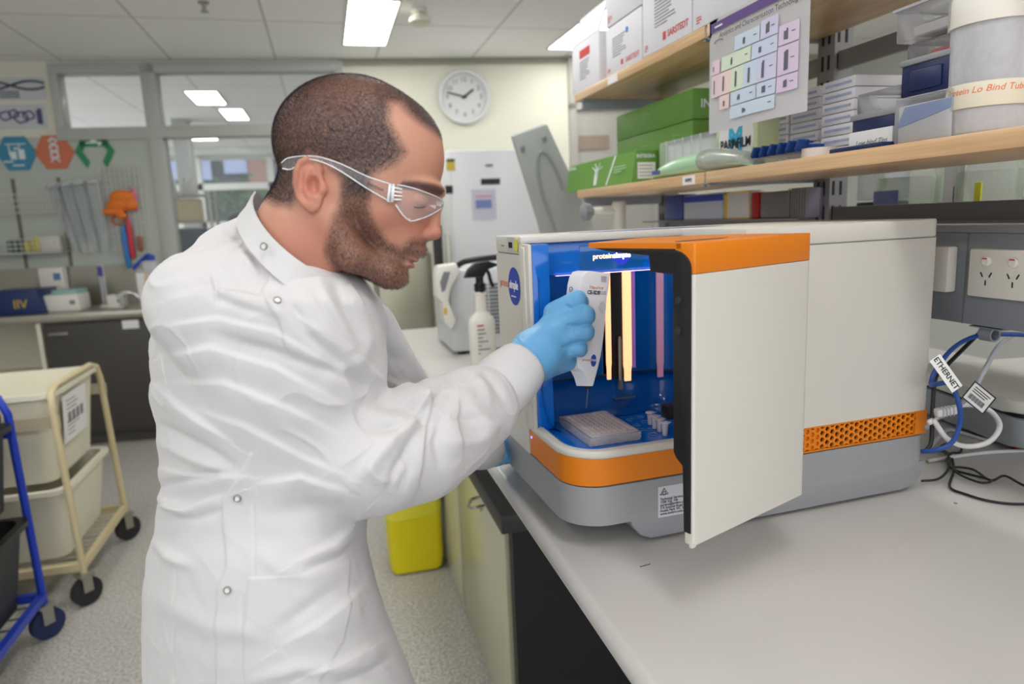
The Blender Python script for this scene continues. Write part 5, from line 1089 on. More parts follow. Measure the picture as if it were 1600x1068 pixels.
xa, za = xat(1042, 582); strip(xa, .193, .0014, za, 1.404, m_refl2, taper=.5)
xa, _ = xat(963, 500, .2); xb_, _ = xat(986, 500, .2)
obj('lift_column', bx(xat(953, 500, .2)[0] - .001, xat(974, 500, .2)[0], .1975, .26, DZ(1.215), DZ(1.404)), m_black, dv)
xs_ = xat(967, 600)[0]
b = nbm(); cyl(b, (xs_, .192, DZ(1.195)), (xs_, .192, DZ(1.29)), .0022, 10)
for k in range(26): cyl(b, (xs_, .192, DZ(1.21 + .003 * k)), (xs_, .192, DZ(1.2115 + .003 * k)), .0032, 10)
obj('lift_screw', b, m_steel, dv); obj('lift_block', bx(xs_ - .004, xs_ + .003, .188, .196, DZ(1.195), DZ(1.213)), m_steel, dv)
xq, zq = xat(957, 621); xr, _ = xat(987, 621); obj('lift_plate', bx(xq, xr, .184, .197, DZ(zq), DZ(zq + .002)), m_steel, dv)
obj('chamber_light', bx(.06, .27, .191, .197, DZ(1.4030), DZ(1.4038)), mat('chamber_lamp', (1, 1, 1), .5, emit=(.7, .5, 1.0), es=1.2), dv)
# latch block inside right wall
def onpl(px, py, y): return xat(px, py, y)
xq, zq = xat(1050, 643, .06); obj('latch_block', bx(xq - .012, xq + .03, .05, .075, DZ(zq) - .010, DZ(zq) + .012, .002), m_black, dv)
# holes in tray
ho = nbm(); hi = []
def tor(b, x, y, z, R, r=.0011): tube(b, [(x + R * math.cos(a), y + R * math.sin(a), z) for a in [k * PI / 10 for k in range(20)]], r, 5, closed=True)
def flo(px, py, z=TZ): q = DMI @ Vector(tuple(uz(px, py, z))); return q.x, q.y
for (px, py) in ((984, 656), (1001, 652), (1007, 659), (995, 665), (1002, 672), (1013, 672), (1021, 679)):
    x, y = flo(px, py); tor(ho, x, y, DZ(TZ) + .001, .0062)
obj('tray_wells', ho, mat('well_blue', rgb(60, 130, 210), .1, coat=1), dv, ang=180)
# front face graphics (face toward the aisle, x = 0)
def AF(y, z): return frame((-.0008, y, DZ(z)), (0, -1, 0), (0, 0, 1))
obj('logo_disc', xf(cyl(nbm(), (0, 0, 0), (0, 0, .0005), .0325, 40), AF(.236, 1.387)), m_logoblue, dv)
text('logo', 'protein', .021, AF(.294, 1.389), m_logoorange, dv, bold=.0001, xs=.92)
text('logo', 'simple', .021, AF(.237, 1.389) @ T(0, 0, .0009), m_paper, dv, bold=.0004, xs=.92)
obj('logo_line', box(nbm(), -.015, .012, -.0185, -.0165, .0009, .0013, 0, AF(.236, 1.387)), m_paper, dv)
obj('asset_sticker', box(nbm(), -.02, .02, -.012, .012, 0, .0005, 0, AF(.245, 1.458)), mat('sticker_grey', rgb(190, 190, 196), .4), dv)
obj('sticker_barcode', join(*[box(nbm(), -.012 + k * .0022, -.0108 + k * .0022, -.006, .004, .0005, .0008, 0, AF(.245, 1.458)) for k in range(10)]), m_ink, dv)
obj('yellow_sticker', xf(cyl(nbm(), (0, 0, 0), (0, 0, .0009), .011, 24), AF(.216, 1.457)), mat('lime_sticker', rgb(214, 214, 70), .4), dv)
obj('small_print', box(nbm(), -.008, .008, -.001, .001, 0, .0005, 0, AF(.295, 1.455)), m_greyink, dv)
obj('status_light', xf(cyl(nbm(), (0, 0, 0), (0, 0, .0012), .0022, 12), AF(.172, 1.136)), mat('led', (.5, .4, 1), .3, emit=(.4, .3, 1), es=1.3), dv)
# service sticker on the grey base
SFm = frame((.168, -.0006 , DZ(1.063)), (1, 0, 0), (0, 0, 1))
obj('service_sticker', box(nbm(), -.026, .026, -.025, .025, 0, .0005, 0, SFm), mat('sticker_silver', rgb(206, 208, 216), .35), dv)
tri = nbm(); tube(tri, [Vector((-.0155 + .008 * math.cos(a), .0155 + .0065 * math.sin(a), .001)) for a in (PI / 2, PI * 7 / 6, PI * 11 / 6)], .0008, 5, closed=True); tor(tri, -.0155, .0142, .001, .0028, .0005); xf(tri, SFm); obj('triangle_mark', tri, m_ink, dv)
for k, s in enumerate(('Technical Service', '1300 552 106', 'service@invitro.com.au', '7-9 Summit Road', 'Noble Park VIC 3174', 'www.invitro.com.au')):
    text('service_text', s, .0056, SFm @ T(-.0225, .0045 - .0048 * k, .0006), m_ink, dv, align='LEFT', bold=.00012)
obj('blue_stripe', prism(nbm(), [(.11, .255), (.17, .215), (.40, .215), (.34, .255)], DZ(1.4722), DZ(1.4726)), m_logoblue, dv)
# ---- door, swung open
N = Vector((.081, -.199)); ang = math.radians(19.3); DW = .249; DT = .03
dm = T(N.x, N.y, .002) @ RZ(ang)
zt_, zb_ = DZ(1.463), DZ(1.093)
door = obj('door', join(prism(nbm(), rrect(0, DW, 0, DT * .5, .003, 4, (.004, .003, .003, .014)), zb_, zt_ - .036, 0, dm), prism(nbm(), rrect(DW - .016, DW, .01, .118, .004), zb_ + .03, zt_ - .036, 0, dm)), m_body, dv)
cap = join(prism(nbm(), rrect(0, DW, 0, DT, .003, 4, (.004, .003, .003, .014)), zt_ - .0355, zt_, .0009, dm), prism(nbm(), [(0.0, .02), (.0, .176), (.006, .18), (.15, .215), (DW - .02, .15), (DW, .118), (DW, .02)], zt_ - .007, zt_ - .0002, 0, dm), prism(nbm(), rrect(DW - .016, DW, .01, .118, .004), zt_ - .0355, zt_ - .004, 0, dm))
obj('door_cap', cap, m_orange, door, ang=40)
obj('cap_inset', prism(nbm(), [(.02, .045), (.1, .04), (.13, .05), (.05, .06)], zt_ + .0001, zt_ + .0006, 0, dm), mat('cap_dark', rgb(120, 92, 60), .3), door)
# black gasket: arch profile in the (v, z) plane at the free edge
h = zt_
ar = [(.004, zb_ + .015), (.004, h - .03)] + [(.032 - .028 * math.cos(a), h - .03 + .022 * math.sin(a)) for a in [k * PI / 12 for k in range(1, 6)]] + [(.034, h - .0075), (.1, h - .0075), (.165, h - .0075), (.142, h - .0105), (.1, h - .0135), (.068, h - .0155), (.066, h - .035), (.031, h - .037), (.030, zb_ + .115), (.026, zb_ + .108), (.016, zb_ + .100), (.014, zb_ + .015)]
GM = dm @ Matrix(((0, 0, 1, 0), (1, 0, 0, 0), (0, 1, 0, 0), (0, 0, 0, 1)))
obj('gasket', prism(nbm(), ar, -.002, .02, .001, GM), m_black, door, ang=40)
b = nbm()
for z in (h - .067, h - .103): cyl(b, (-.0035, .022, z), (-.001, .022, z), .0045, 14)
xf(b, dm); obj('gasket_bolt', b, m_rubber, door)
obj('door_lip', xf(bx(-.004, .004, -.001, .004, zb_ - .002, zb_ + .004, .001), dm), m_body, door)
# ---- 96 well plate
q = [flo(*c_, TZ + .002) for c_ in ((877, 660), (924, 698), (1009, 684))]
pl = thing('well_plate', 'clear 96 well plate on the blue tray of the analyser', 'plate', DM @ Vector(((q[1][0] + q[2][0]) / 2 - .004, (q[1][1] + q[2][1]) / 2 + .068, DZ(TZ) + .0008)), SK)
m_plate = glass('plate_clear', (.95, .9, .92), .22, .18)
W, D_ = .0437, .0660
obj('skirt', join(prism(nbm(), rrect(-W, W, -D_, D_, .004), 0, .003), bx(-W, W, -D_, -D_ + .0012, .003, .013), bx(-W, W, D_ - .0012, D_, .003, .013), bx(-W, -W + .0012, -D_, D_, .003, .013), bx(W - .0012, W, -D_, D_, .003, .013)), m_plate, pl)
obj('top_plate', prism(nbm(), rrect(-W + .003, W - .003, -D_ + .003, D_ - .003, .005), .0128, .0142, .0003), m_plate, pl)
b = nbm()
for i in range(8):
    for j in range(12): lathe(b, [(.0026, .004), (.0031, .0142), (.0037, .0155), (.0031, .0155), (.0024, .005)], 10, T(-.0315 + .009 * i, -.0495 + .009 * j, 0), cap=False)
obj('wells', b, glass('well_clear', (1, .9, .88), .38, .15), pl, ang=60)
# ---- four micro tubes with open caps
ORD2 = ['rearmost of the four small clear tubes on the blue tray', 'second from the rear of the four small clear tubes', 'third from the rear of the four small clear tubes', 'nearest of the four small clear tubes on the tray']
m_tubec = glass('tube_clear', (.9, .86, .94), .42, .2)
for k, (px, py) in enumerate(((1016, 664), (1023, 670), (1031, 675), (1039, 681))):
    x, y = flo(px, py); p = DM @ Vector((x, y, DZ(TZ) + .0005)); t = thing('micro_tube', ORD2[k], 'tube', p, SK + .1, 'micro tubes standing on the tray')
    obj('tube', lathe(nbm(), [(0, 0), (.004, .001), (.0052, .018), (.0052, .021), (.0044, .021), (.003, .003)], 16, cap=False), m_tubec, t, ang=60)
    obj('cap', join(lathe(nbm(), [(.0052, .0205), (.0078, .021), (.0078, .0225), (.0052, .0235), (.0045, .0235), (.0045, .021)], 18), bx(.005, .011, -.002, .002, .0205, .0215)), m_tubec, t, ang=60)
# ============================================================ PERSON (implicit surfaces, polygonised)
f32 = np.float32
def CP(px, py, dep): return np.array([(px - 800) / FPX * dep, (py - 534) / FPX * dep, dep])
def to_world(V): return CAM + V @ RM
def grid(lo, hi, h):
    ax = [np.arange(lo[i], hi[i] + h, h, dtype=f32) for i in range(3)]
    G = np.meshgrid(*ax, indexing='ij'); return G[0], G[1], G[2], np.array(lo, float), h
def caps(G, a, b, ra, rb):
    X, Y, Z = G[:3]; a = np.asarray(a); d = np.asarray(b) - a; L = float(d @ d) + 1e-9
    t = np.clip(((X - a[0]) * d[0] + (Y - a[1]) * d[1] + (Z - a[2]) * d[2]) / L, 0, 1).astype(f32)
    return np.sqrt((X - a[0] - t * d[0]) ** 2 + (Y - a[1] - t * d[1]) ** 2 + (Z - a[2] - t * d[2]) ** 2) - (ra + (rb - ra) * t)
def elli(G, c, r, rot=0., axis='z'):
    X, Y, Z = G[0] - c[0], G[1] - c[1], G[2] - c[2]
    if rot:
        cs, sn = math.cos(rot), math.sin(rot)
        if axis == 'z': X, Y = X * cs + Y * sn, -X * sn + Y * cs
        elif axis == 'y': X, Z = X * cs + Z * sn, -X * sn + Z * cs
    k = np.sqrt((X / r[0]) ** 2 + (Y / r[1]) ** 2 + (Z / r[2]) ** 2)
    return ((k - 1) * min(r)).astype(f32) if True else k
def smin(a, b, k):
    h = np.clip(.5 + .5 * (b - a) / k, 0, 1); return b + (a - b) * h - k * h * (1 - h)
def smax(a, b, k): return -smin(-a, -b, k)
def chain(G, pts, k=.01):
    f = None
    for p, q in zip(pts[:-1], pts[1:]):
        c = caps(G, p[:3], q[:3], p[3], q[3]); f = c if f is None else smin(f, c, k)
    return f
def nets(F_, lo, h):
    S = F_ < 0; nx, ny, nz = F_.shape
    c = S[:-1, :-1, :-1].astype(np.int8)
    tot = np.zeros((nx - 1, ny - 1, nz - 1), np.int8)
    for i in (0, 1):
        for j in (0, 1):
            for k in (0, 1): tot += S[i:nx - 1 + i, j:ny - 1 + j, k:nz - 1 + k]
    act = (tot > 0) & (tot < 8); I = np.argwhere(act); idx = -np.ones(act.shape, np.int64); idx[act] = np.arange(len(I))
    V = np.zeros((len(I), 3)); N_ = np.zeros(len(I))
    cor = [(i, j, k) for i in (0, 1) for j in (0, 1) for k in (0, 1)]
    val = {q: F_[I[:, 0] + q[0], I[:, 1] + q[1], I[:, 2] + q[2]] for q in cor}
    for a in cor:
        for ax in range(3):
            if a[ax]: continue
            b = list(a); b[ax] = 1; b = tuple(b); fa, fb = val[a], val[b]; m = (fa < 0) != (fb < 0)
            t = np.where(m, fa / np.where(m, fa - fb, 1), 0); P = np.tile(np.array(a, float), (len(I), 1)); P[:, ax] += t
            V += P * m[:, None]; N_ += m
    V = (V / N_[:, None] + I) * h + lo
    faces = []
    for ax in range(3):
        sl0 = [slice(None)] * 3; sl1 = [slice(None)] * 3; sl0[ax] = slice(0, -1); sl1[ax] = slice(1, None)
        ch = S[tuple(sl0)] != S[tuple(sl1)]; E = np.argwhere(ch); u, v = [a for a in range(3) if a != ax]
        ok = (E[:, u] > 0) & (E[:, v] > 0) & (E[:, u] < F_.shape[u] - 1) & (E[:, v] < F_.shape[v] - 1); E = E[ok]
        q = []
        for du, dv_ in ((-1, -1), (0, -1), (0, 0), (-1, 0)):
            e = E.copy(); e[:, u] += du; e[:, v] += dv_; q.append(idx[e[:, 0], e[:, 1], e[:, 2]])
        q = np.stack(q, 1); ins = S[E[:, 0], E[:, 1], E[:, 2]]; flip = ins if ax != 1 else ~ins
        q[~flip] = q[~flip][:, ::-1]; faces.append(q)
    Fc = np.concatenate(faces); Fc = Fc[(Fc >= 0).all(1)]
    return V, Fc
def mesh_np(name, V, Fc):
    me = bpy.data.meshes.new(name); me.vertices.add(len(V)); me.vertices.foreach_set('co', np.ascontiguousarray(V, dtype=f32).ravel())
    n = Fc.shape[1]; me.loops.add(len(Fc) * n); me.loops.foreach_set('vertex_index', np.ascontiguousarray(Fc, dtype=np.int32).ravel())
    me.polygons.add(len(Fc)); me.polygons.foreach_set('loop_start', np.arange(0, len(Fc) * n, n, dtype=np.int32)); me.polygons.foreach_set('loop_total', np.full(len(Fc), n, np.int32))
    me.update(calc_edges=True); me.validate(); return me
def arrays(me):
    V = np.zeros(len(me.vertices) * 3, f32); me.vertices.foreach_get('co', V); return V.reshape(-1, 3).astype(float)
def normals(me):
    V = np.zeros(len(me.vertices) * 3, f32); me.vertices.foreach_get('normal', V); return V.reshape(-1, 3).astype(float)
def refine(me, lv):
    o = bpy.data.objects.new('tmp', me); COL.objects.link(o); md = o.modifiers.new('s', 'SUBSURF'); md.levels = lv; md.render_levels = lv
    dg = bpy.context.evaluated_depsgraph_get(); m2 = bpy.data.meshes.new_from_object(o.evaluated_get(dg)); bpy.data.objects.remove(o); bpy.data.meshes.remove(me); return m2
def finish(name, me, m, parent, origin):
    """camera-space mesh -> world, local to the parent empty"""
    V = to_world(arrays(me)) - np.array(origin); me.vertices.foreach_set('co', V.astype(f32).ravel()); me.name = name
    me.materials.clear(); me.materials.append(m); me.polygons.foreach_set('use_smooth', [True] * len(me.polygons)); me.update()
    # make faces point outward
    o = bpy.data.objects.new(name, me); COL.objects.link(o); o.parent = parent; return o
def pxy(V): return 800 + FPX * V[:, 0] / V[:, 2], 534 + FPX * V[:, 1] / V[:, 2]
def segd(px, py, pts):
    """distance in pixels to a polyline, signed by side, and position along"""
    best = np.full(px.shape, 1e9); sg = np.zeros(px.shape); tt = np.zeros(px.shape); n = len(pts) - 1
    for i in range(n):
        a = np.array(pts[i], float); b = np.array(pts[i + 1], float); d = b - a; L = d @ d
        t = np.clip(((px - a[0]) * d[0] + (py - a[1]) * d[1]) / L, 0, 1); dx = px - a[0] - t * d[0]; dy = py - a[1] - t * d[1]; r = np.hypot(dx, dy)
        m = r < best; best[m] = r[m]; sg[m] = np.sign(d[0] * (py - a[1]) - d[1] * (px - a[0]))[m]; tt[m] = ((i + t) / n)[m]
    return best, sg, tt
def inpoly(px, py, P):
    r = np.zeros(px.shape, bool); n = len(P)
    for i in range(n):
        x0, y0 = P[i]; x1, y1 = P[(i + 1) % n]
        if y0 == y1: continue
        c = ((y0 > py) != (y1 > py)) & (px < (x1 - x0) * (py - y0) / (y1 - y0) + x0); r ^= c
    return r
def polymask(px, py, P, soft):
    d, _, _ = segd(px, py, list(P) + [P[0]]); ins = inpoly(px, py, P); s = np.where(ins, d, -d); return np.clip(.5 + s / (2 * soft), 0, 1)

HD = .80; HS = HD / FPX
PO = (-.11, .93, 0.0)
man = thing('person', 'man in white lab coat, blue gloves and clear glasses reaching into the analyser', 'person', PO)
def HP(px, py, w=0.): return np.array([(px - 800) * HS, (py - 534) * HS, HD - w * HS])
# ---- head and neck
h = .0018
lo = HP(395, 105, 108); hi = HP(712, 500, -108)
G = grid(lo, hi, h)
s = HS
f = elli(G, HP(548, 222), (118 * s, 100 * s, 94 * s))
f = smin(f, elli(G, HP(602, 246), (92 * s, 97 * s, 80 * s)), 10 * s)
f = smin(f, elli(G, HP(606, 322), (74 * s, 72 * s, 64 * s)), 14 * s)
f = smin(f, elli(G, HP(620, 372), (46 * s, 40 * s, 40 * s)), 12 * s)
f = smin(f, elli(G, HP(606, 418), (31 * s, 27 * s, 32 * s)), 12 * s)
for sd in (1, -1):
    f = smin(f, caps(G, HP(528, 352, 56 * sd), HP(560, 405, 44 * sd), 24 * s, 22 * s), 16 * s)
    f = smin(f, caps(G, HP(560, 405, 44 * sd), HP(604, 424, 16 * sd), 22 * s, 20 * s), 16 * s)
    f = smin(f, elli(G, HP(610, 338, 44 * sd), (36 * s, 20 * s, 20 * s), -.35), 12 * s)
    f = smin(f, elli(G, HP(560, 300, 62 * sd), (44 * s, 40 * s, 20 * s)), 14 * s)
f = smin(f, elli(G, HP(668, 298), (28 * s, 12 * s, 50 * s)), 10 * s)
for sd in (1, -1):
    f = smax(f, -elli(G, HP(676, 322, 36 * sd), (15 * s, 11 * s, 19 * s)), 8 * s)
    f = smin(f, elli(G, HP(657, 322, 34 * sd), (15 * s, 12 * s, 16 * s)), 3 * s)
    f = smin(f, caps(G, HP(646, 312, 46 * sd), HP(672, 315, 30 * sd), 4 * s, 3.4 * s), 3 * s)
f = smin(f, caps(G, HP(680, 306), HP(676, 360), 10 * s, 11.5 * s), 7 * s)
f = smin(f, elli(G, HP(677, 364), (13.5 * s, 11 * s, 12 * s)), 4 * s)
for sd in (1, -1): f = smin(f, elli(G, HP(667, 367, 11 * sd), (12 * s, 8.5 * s, 8 * s)), 4 * s)
f = smin(f, elli(G, HP(654, 392), (13 * s, 10 * s, 22 * s)), 6 * s)
f = smin(f, elli(G, HP(645, 405), (9.5 * s, 3.6 * s, 18 * s), .2), 3 * s)
f = smin(f, elli(G, HP(639, 414), (10 * s, 4.6 * s, 16 * s), .2), 3 * s)
f = smin(f, elli(G, HP(616, 436), (22 * s, 14 * s, 22 * s)), 7 * s)
f = smin(f, chain(G, [(*HP(505, 318), 76 * s), (*HP(478, 370), 76 * s), (*HP(432, 470), 80 * s)]), 18 * s)
f = smin(f, caps(G, HP(540, 375, 40), HP(500, 440, 25), 22 * s, 16 * s), 20 * s)
# ears
for sd in (1, -1):
    e = elli(G, HP(511, 306, 84 * sd), (19 * s, 35 * s, 6.5 * s), -.12)
    rim = [(524, 286), (520, 275), (508, 271), (497, 276), (490, 290), (489, 308), (493, 324), (501, 336)]
    rc = chain(G, [(*HP(x, y, (89 if i > 1 else 85) * sd), 4.3 * s) for i, (x, y) in enumerate(rim)], 2 * s)
    e = smin(e, rc, 4 * s)
    e = smin(e, elli(G, HP(511, 337, 86 * sd), (10 * s, 10 * s, 5 * s)), 5 * s)
    e = smin(e, chain(G, [(*HP(x, y, 88 * sd), 3.6 * s) for x, y in ((511, 286), (504, 298), (502, 312), (508, 325), (517, 328))], 2 * s), 3 * s)
    e = smax(e, -elli(G, HP(516, 309, 96 * sd), (10 * s, 15 * s, 15 * s), -.1), 2.5 * s)
    e = smax(e, -elli(G, HP(499, 298, 93 * sd), (3.2 * s, 17 * s, 5 * s), -.1), 2 * s)
    e = smin(e, elli(G, HP(527, 313, 84 * sd), (6 * s, 8 * s, 6 * s)), 4 * s)
    f = smin(f, e, 5 * s)
V, Fc = nets(f, lo, h); me = refine(mesh_np('body', V, Fc), 1); V = arrays(me); px, py = pxy(V)
px = 800 + V[:, 0] / HS; py = 534 + V[:, 1] / HS; wv = (HD - V[:, 2]) / HS
HAIR = [(395, 60), (720, 60), (712, 205), (687, 217), (665, 208), (649, 197), (634, 180), (620, 182), (620, 215), (634, 240), (643, 256), (630, 272), (604, 284), (592, 298), (590, 322), (556, 322), (553, 300), (535, 276), (505, 262), (486, 275), (484, 300), (488, 322), (478, 338), (452, 332), (430, 318), (395, 308)]
BEARD = [(556, 300), (592, 298), (590, 330), (597, 360), (614, 384), (632, 392), (648, 378), (664, 376), (675, 388), (668, 399), (656, 402), (640, 404), (634, 410), (638, 420), (652, 423), (652, 460), (560, 470), (535, 428), (524, 402), (530, 380), (541, 350), (552, 325)]
hm = polymask(px, py, HAIR, 9) * (V[:, 2] > -1); bmk = polymask(px, py, BEARD, 6)
lip = polymask(px, py, [(636, 403), (662, 402), (662, 420), (640, 420)], 2) * (np.abs(wv) < 24)
brow = np.clip(1.4 - segd(px, py, [(640, 303), (662, 300), (692, 303)])[0] / 6, 0, 1) * (np.abs(wv) > 8) * (np.abs(wv) < 62)
red = np.clip(1 - np.hypot(px - 511, py - 306) / 42, 0, 1) * (np.abs(wv) > 74) * 1.2 + np.clip(1 - np.hypot(px - 672, py - 362) / 40, 0, 1) * .8 + np.clip(1 - np.hypot(px - 625, py - 350) / 50, 0, 1) * .6 + np.clip(1 - np.hypot(px - 500, py - 400) / 80, 0, 1) * .7
me2 = me
def vattr(me, name, a): at_ = me.attributes.new(name, 'FLOAT', 'POINT'); at_.data.foreach_set('value', a.astype(f32))
crown = np.clip(1 - np.hypot((px - 580) / 1.3, py - 160) / 70, 0, 1)
vattr(me, 'hair', np.clip(hm * (1 - .25 * crown), 0, 1)); vattr(me, 'beard', np.clip(bmk, 0, 1)); vattr(me, 'lip', lip); vattr(me, 'brow', brow); vattr(me, 'red', np.clip(red, 0, 1))
def skin_mat():
    m = bpy.data.materials.new('skin'); m.use_nodes = True; nt = m.node_tree; L = nt.links; b = nt.nodes['Principled BSDF']
    b.inputs['Roughness'].default_value = .48; b.inputs['Subsurface Weight'].default_value = .05; b.inputs['Subsurface Radius'].default_value = (.01, .004, .002); b.inputs['Subsurface Scale'].default_value = .6
    tc = nt.nodes.new('ShaderNodeTexCoord')
    def noise(sc_, det=3): n = nt.nodes.new('ShaderNodeTexNoise'); n.inputs['Scale'].default_value = sc_; n.inputs['Detail'].default_value = det; L.new(tc.outputs['Object'], n.inputs['Vector']); return n
    def mix(fac, a, c, col=None):
        x = nt.nodes.new('ShaderNodeMixRGB')
        if isinstance(fac, float): x.inputs['Fac'].default_value = fac
        else: L.new(fac, x.inputs['Fac'])
        for nm, q in (('Color1', a), ('Color2', c)):
            if isinstance(q, tuple): x.inputs[nm].default_value = q + (1,)
            else: L.new(q, x.inputs[nm])
        return x.outputs['Color']
    def attr(nm): a = nt.nodes.new('ShaderNodeAttribute'); a.attribute_name = nm; return a.outputs['Fac']
    def mul(a, k):
        x = nt.nodes.new('ShaderNodeMath'); x.operation = 'MULTIPLY'; L.new(a, x.inputs[0]); x.use_clamp = True
        if isinstance(k, float): x.inputs[1].default_value = k
        else: L.new(k, x.inputs[1])
        return x.outputs[0]
    n1 = noise(28); n2 = noise(420, 2)
    c = mix(n1.outputs['Fac'], rgb(172, 120, 98), rgb(190, 140, 116)); c = mix(mul(attr('red'), .55), c, rgb(176, 92, 76))
    c = mix(mul(attr('lip'), .5), c, rgb(150, 88, 84))
    cr = nt.nodes.new('ShaderNodeValToRGB'); cr.color_ramp.elements[0].position = .25; cr.color_ramp.elements[0].color = (.55, .55, .55, 1); cr.color_ramp.elements[1].position = .6; cr.color_ramp.elements[1].color = (1, 1, 1, 1); L.new(n2.outputs['Fac'], cr.inputs['Fac'])
    c = mix(mul(mul(attr('hair'), cr.outputs['Color']), .88), c, rgb(44, 41, 46)); c = mix(mul(mul(attr('beard'), cr.outputs['Color']), .62), c, rgb(70, 48, 42)); c = mix(mul(attr('brow'), .75), c, rgb(62, 44, 38))
    L.new(c, b.inputs['Base Color'])
    bp = nt.nodes.new('ShaderNodeBump'); bp.inputs['Strength'].default_value = .25; bp.inputs['Distance'].default_value = .0006; L.new(n2.outputs['Fac'], bp.inputs['Height']); L.new(bp.outputs['Normal'], b.inputs['Normal'])
    return m
body = finish('body', me, skin_mat(), man, PO)
# strands of short hair and beard
Vw = arrays(me); Nw = normals(me); Pl = np.zeros(len(me.polygons) * 4, np.int32); me.polygons.foreach_get('vertices', Pl); Pl = Pl.reshape(-1, 4)
def outward(me, Vw, Nw):
    c = Vw.mean(0); return 1 if ((Vw - c) * Nw).sum() > 0 else -1
sgn = outward(me, Vw, Nw)
if sgn < 0: me.flip_normals(); Nw = -Nw
def strands(mask, n, ln, wd, flow, seed, jit=.5, lift=.6):
    r = np.random.default_rng(seed); pm = mask[Pl].mean(1); pm = np.where(pm > .12, pm, 0); pr = pm / pm.sum()
    k = r.choice(len(Pl), n, p=pr); uv = r.random((n, 2)); q = Vw[Pl[k]]; a = q[:, 0] * ((1 - uv[:, :1]) * (1 - uv[:, 1:])) + q[:, 1] * (uv[:, :1] * (1 - uv[:, 1:])) + q[:, 2] * (uv[:, :1] * uv[:, 1:]) + q[:, 3] * ((1 - uv[:, :1]) * uv[:, 1:])
    nn = Nw[Pl[k]].mean(1); nn /= np.linalg.norm(nn, axis=1)[:, None] + 1e-9
    fl = flow(a) + r.normal(0, jit, (n, 3)); fl -= nn * (fl * nn).sum(1)[:, None]; fl /= np.linalg.norm(fl, axis=1)[:, None] + 1e-9
    L_ = (ln * (.6 + .6 * r.random(n)) * (.5 + .5 * pm[k]))[:, None]; tip = a + (fl * (1 - lift) + nn * lift) * L_; sd_ = np.cross(fl, nn) * wd * .5; a = a - nn * .0004
    V = np.stack([a - sd_, a + sd_, tip], 1).reshape(-1, 3); return V, np.arange(3 * n).reshape(-1, 3)
Rw = RM
def wdir(x, y, z=0.): return np.array([x, y, z]) @ Rw       # image direction -> world
hv = np.clip(hm, 0, 1); bv = np.clip(bmk - lip, 0, 1)
HV, HF = strands(hv, 120000, .0046, .00024, lambda a: np.tile(wdir(.75, .45) * 1.0, (len(a), 1)), 1, .3, .5)
me_h = mesh_np('hair', HV, HF); me_h.materials.append(mat('hair_brown', rgb(62, 57, 62), .5, var=.35, vscale=300)); o = bpy.data.objects.new('hair', me_h); COL.objects.link(o); o.parent = man
HV, HF = strands(bv, 17000, .0062, .00026, lambda a: np.tile(wdir(.15, 1.) * 1.0, (len(a), 1)), 2, .45, .5)
me_h = mesh_np('beard', HV, HF); me_h.materials.append(mat('beard_brown', rgb(74, 52, 46), .5, var=.4, vscale=300)); o = bpy.data.objects.new('beard', me_h); COL.objects.link(o); o.parent = man
HV, HF = strands(np.clip(brow, 0, 1), 1600, .006, .00022, lambda a: np.tile(wdir(-1, .3) * 1.0, (len(a), 1)), 3, .3, .35)
me_h = mesh_np('eyebrow', HV, HF); me_h.materials.append(mat('hair_brown', None)); o = bpy.data.objects.new('eyebrow', me_h); COL.objects.link(o); o.parent = man
# lashes / lowered eye line
for sd in (1, -1):
    P = [HP(x, y, w * sd) for x, y, w in ((648, 330, 49), (655, 333, 48), (663, 333, 43), (669, 330, 37))]
    obj('eyelash', tube(nbm(), [tuple(to_world(p) - np.array(PO)) for p in P], .0008, 5, 3), m_ink, man, ang=180)
# ---- coat
h = .0055
lo = np.array([-.52, -.18, .60]); hi = np.array([.05, .80, 1.34])
G = grid(lo, hi, h); X, Y, Z = G[:3]
gpx = 800 + FPX * X / Z; gpy = 534 + FPX * Y / Z
tab = np.array([(330, 425, 455, .85, .03), (360, 400, 490, .85, .055), (385, 362, 500, .86, .09), (410, 315, 535, .865, .12), (435, 275, 570, .87, .145), (470, 246, 597, .87, .165), (520, 236, 604, .875, .168), (580, 234, 606, .88, .165), (650, 241, 601, .885, .16), (720, 248, 588, .89, .15), (780, 251, 577, .895, .145), (805, 244, 574, .90, .148), (840, 240, 573, .905, .155), (870, 229, 578, .91, .165), (920, 223, 592, .92, .18), (980, 221, 613, .93, .19), (1068, 222, 649, .945, .20), (1200, 216, 690, .965, .205), (1500, 208, 730, 1.0, .21)])
ti = lambda c: np.interp(gpy, tab[:, 0], tab[:, c]).astype(f32)
L_, R_2, zc_, zb3 = ti(1), ti(2), ti(3), ti(4)
cx = (L_ + R_2) / 2; a_ = (R_2 - L_) / 2
q = (np.abs((gpx - cx) / a_) ** 2.3 + np.abs((Z - zc_) / zb3) ** 2.3) ** (1 / 2.3)
torso = ((q - 1) * np.minimum(a_ * Z / FPX, zb3)).astype(f32)
torso = smax(torso, ((362 - gpy) / FPX).astype(f32), .02)
def C4(px, py, d, rpx): return (*CP(px, py, d), rpx * d / FPX)
f = torso
f = smin(f, chain(G, [C4(408, 372, .86, 44), C4(372, 412, .84, 58), C4(318, 476, .80, 80)], .02), .02)
f = smin(f, chain(G, [C4(500, 500, .82, 50), C4(450, 492, .795, 62), C4(398, 446, .785, 66), C4(318, 476, .765, 80)], .02), .02)
f = smin(f, chain(G, [C4(480, 475, .88, 50), C4(548, 508, .96, 50), C4(572, 530, 1.0, 46)], .02), .03)
far_arm = chain(G, [C4(572, 515, 1.0, 48), C4(640, 640, 1.10, 46), C4(700, 690, 1.2, 34), C4(742, 702, 1.27, 27)], .02)
f = smin(f, far_arm, .015)
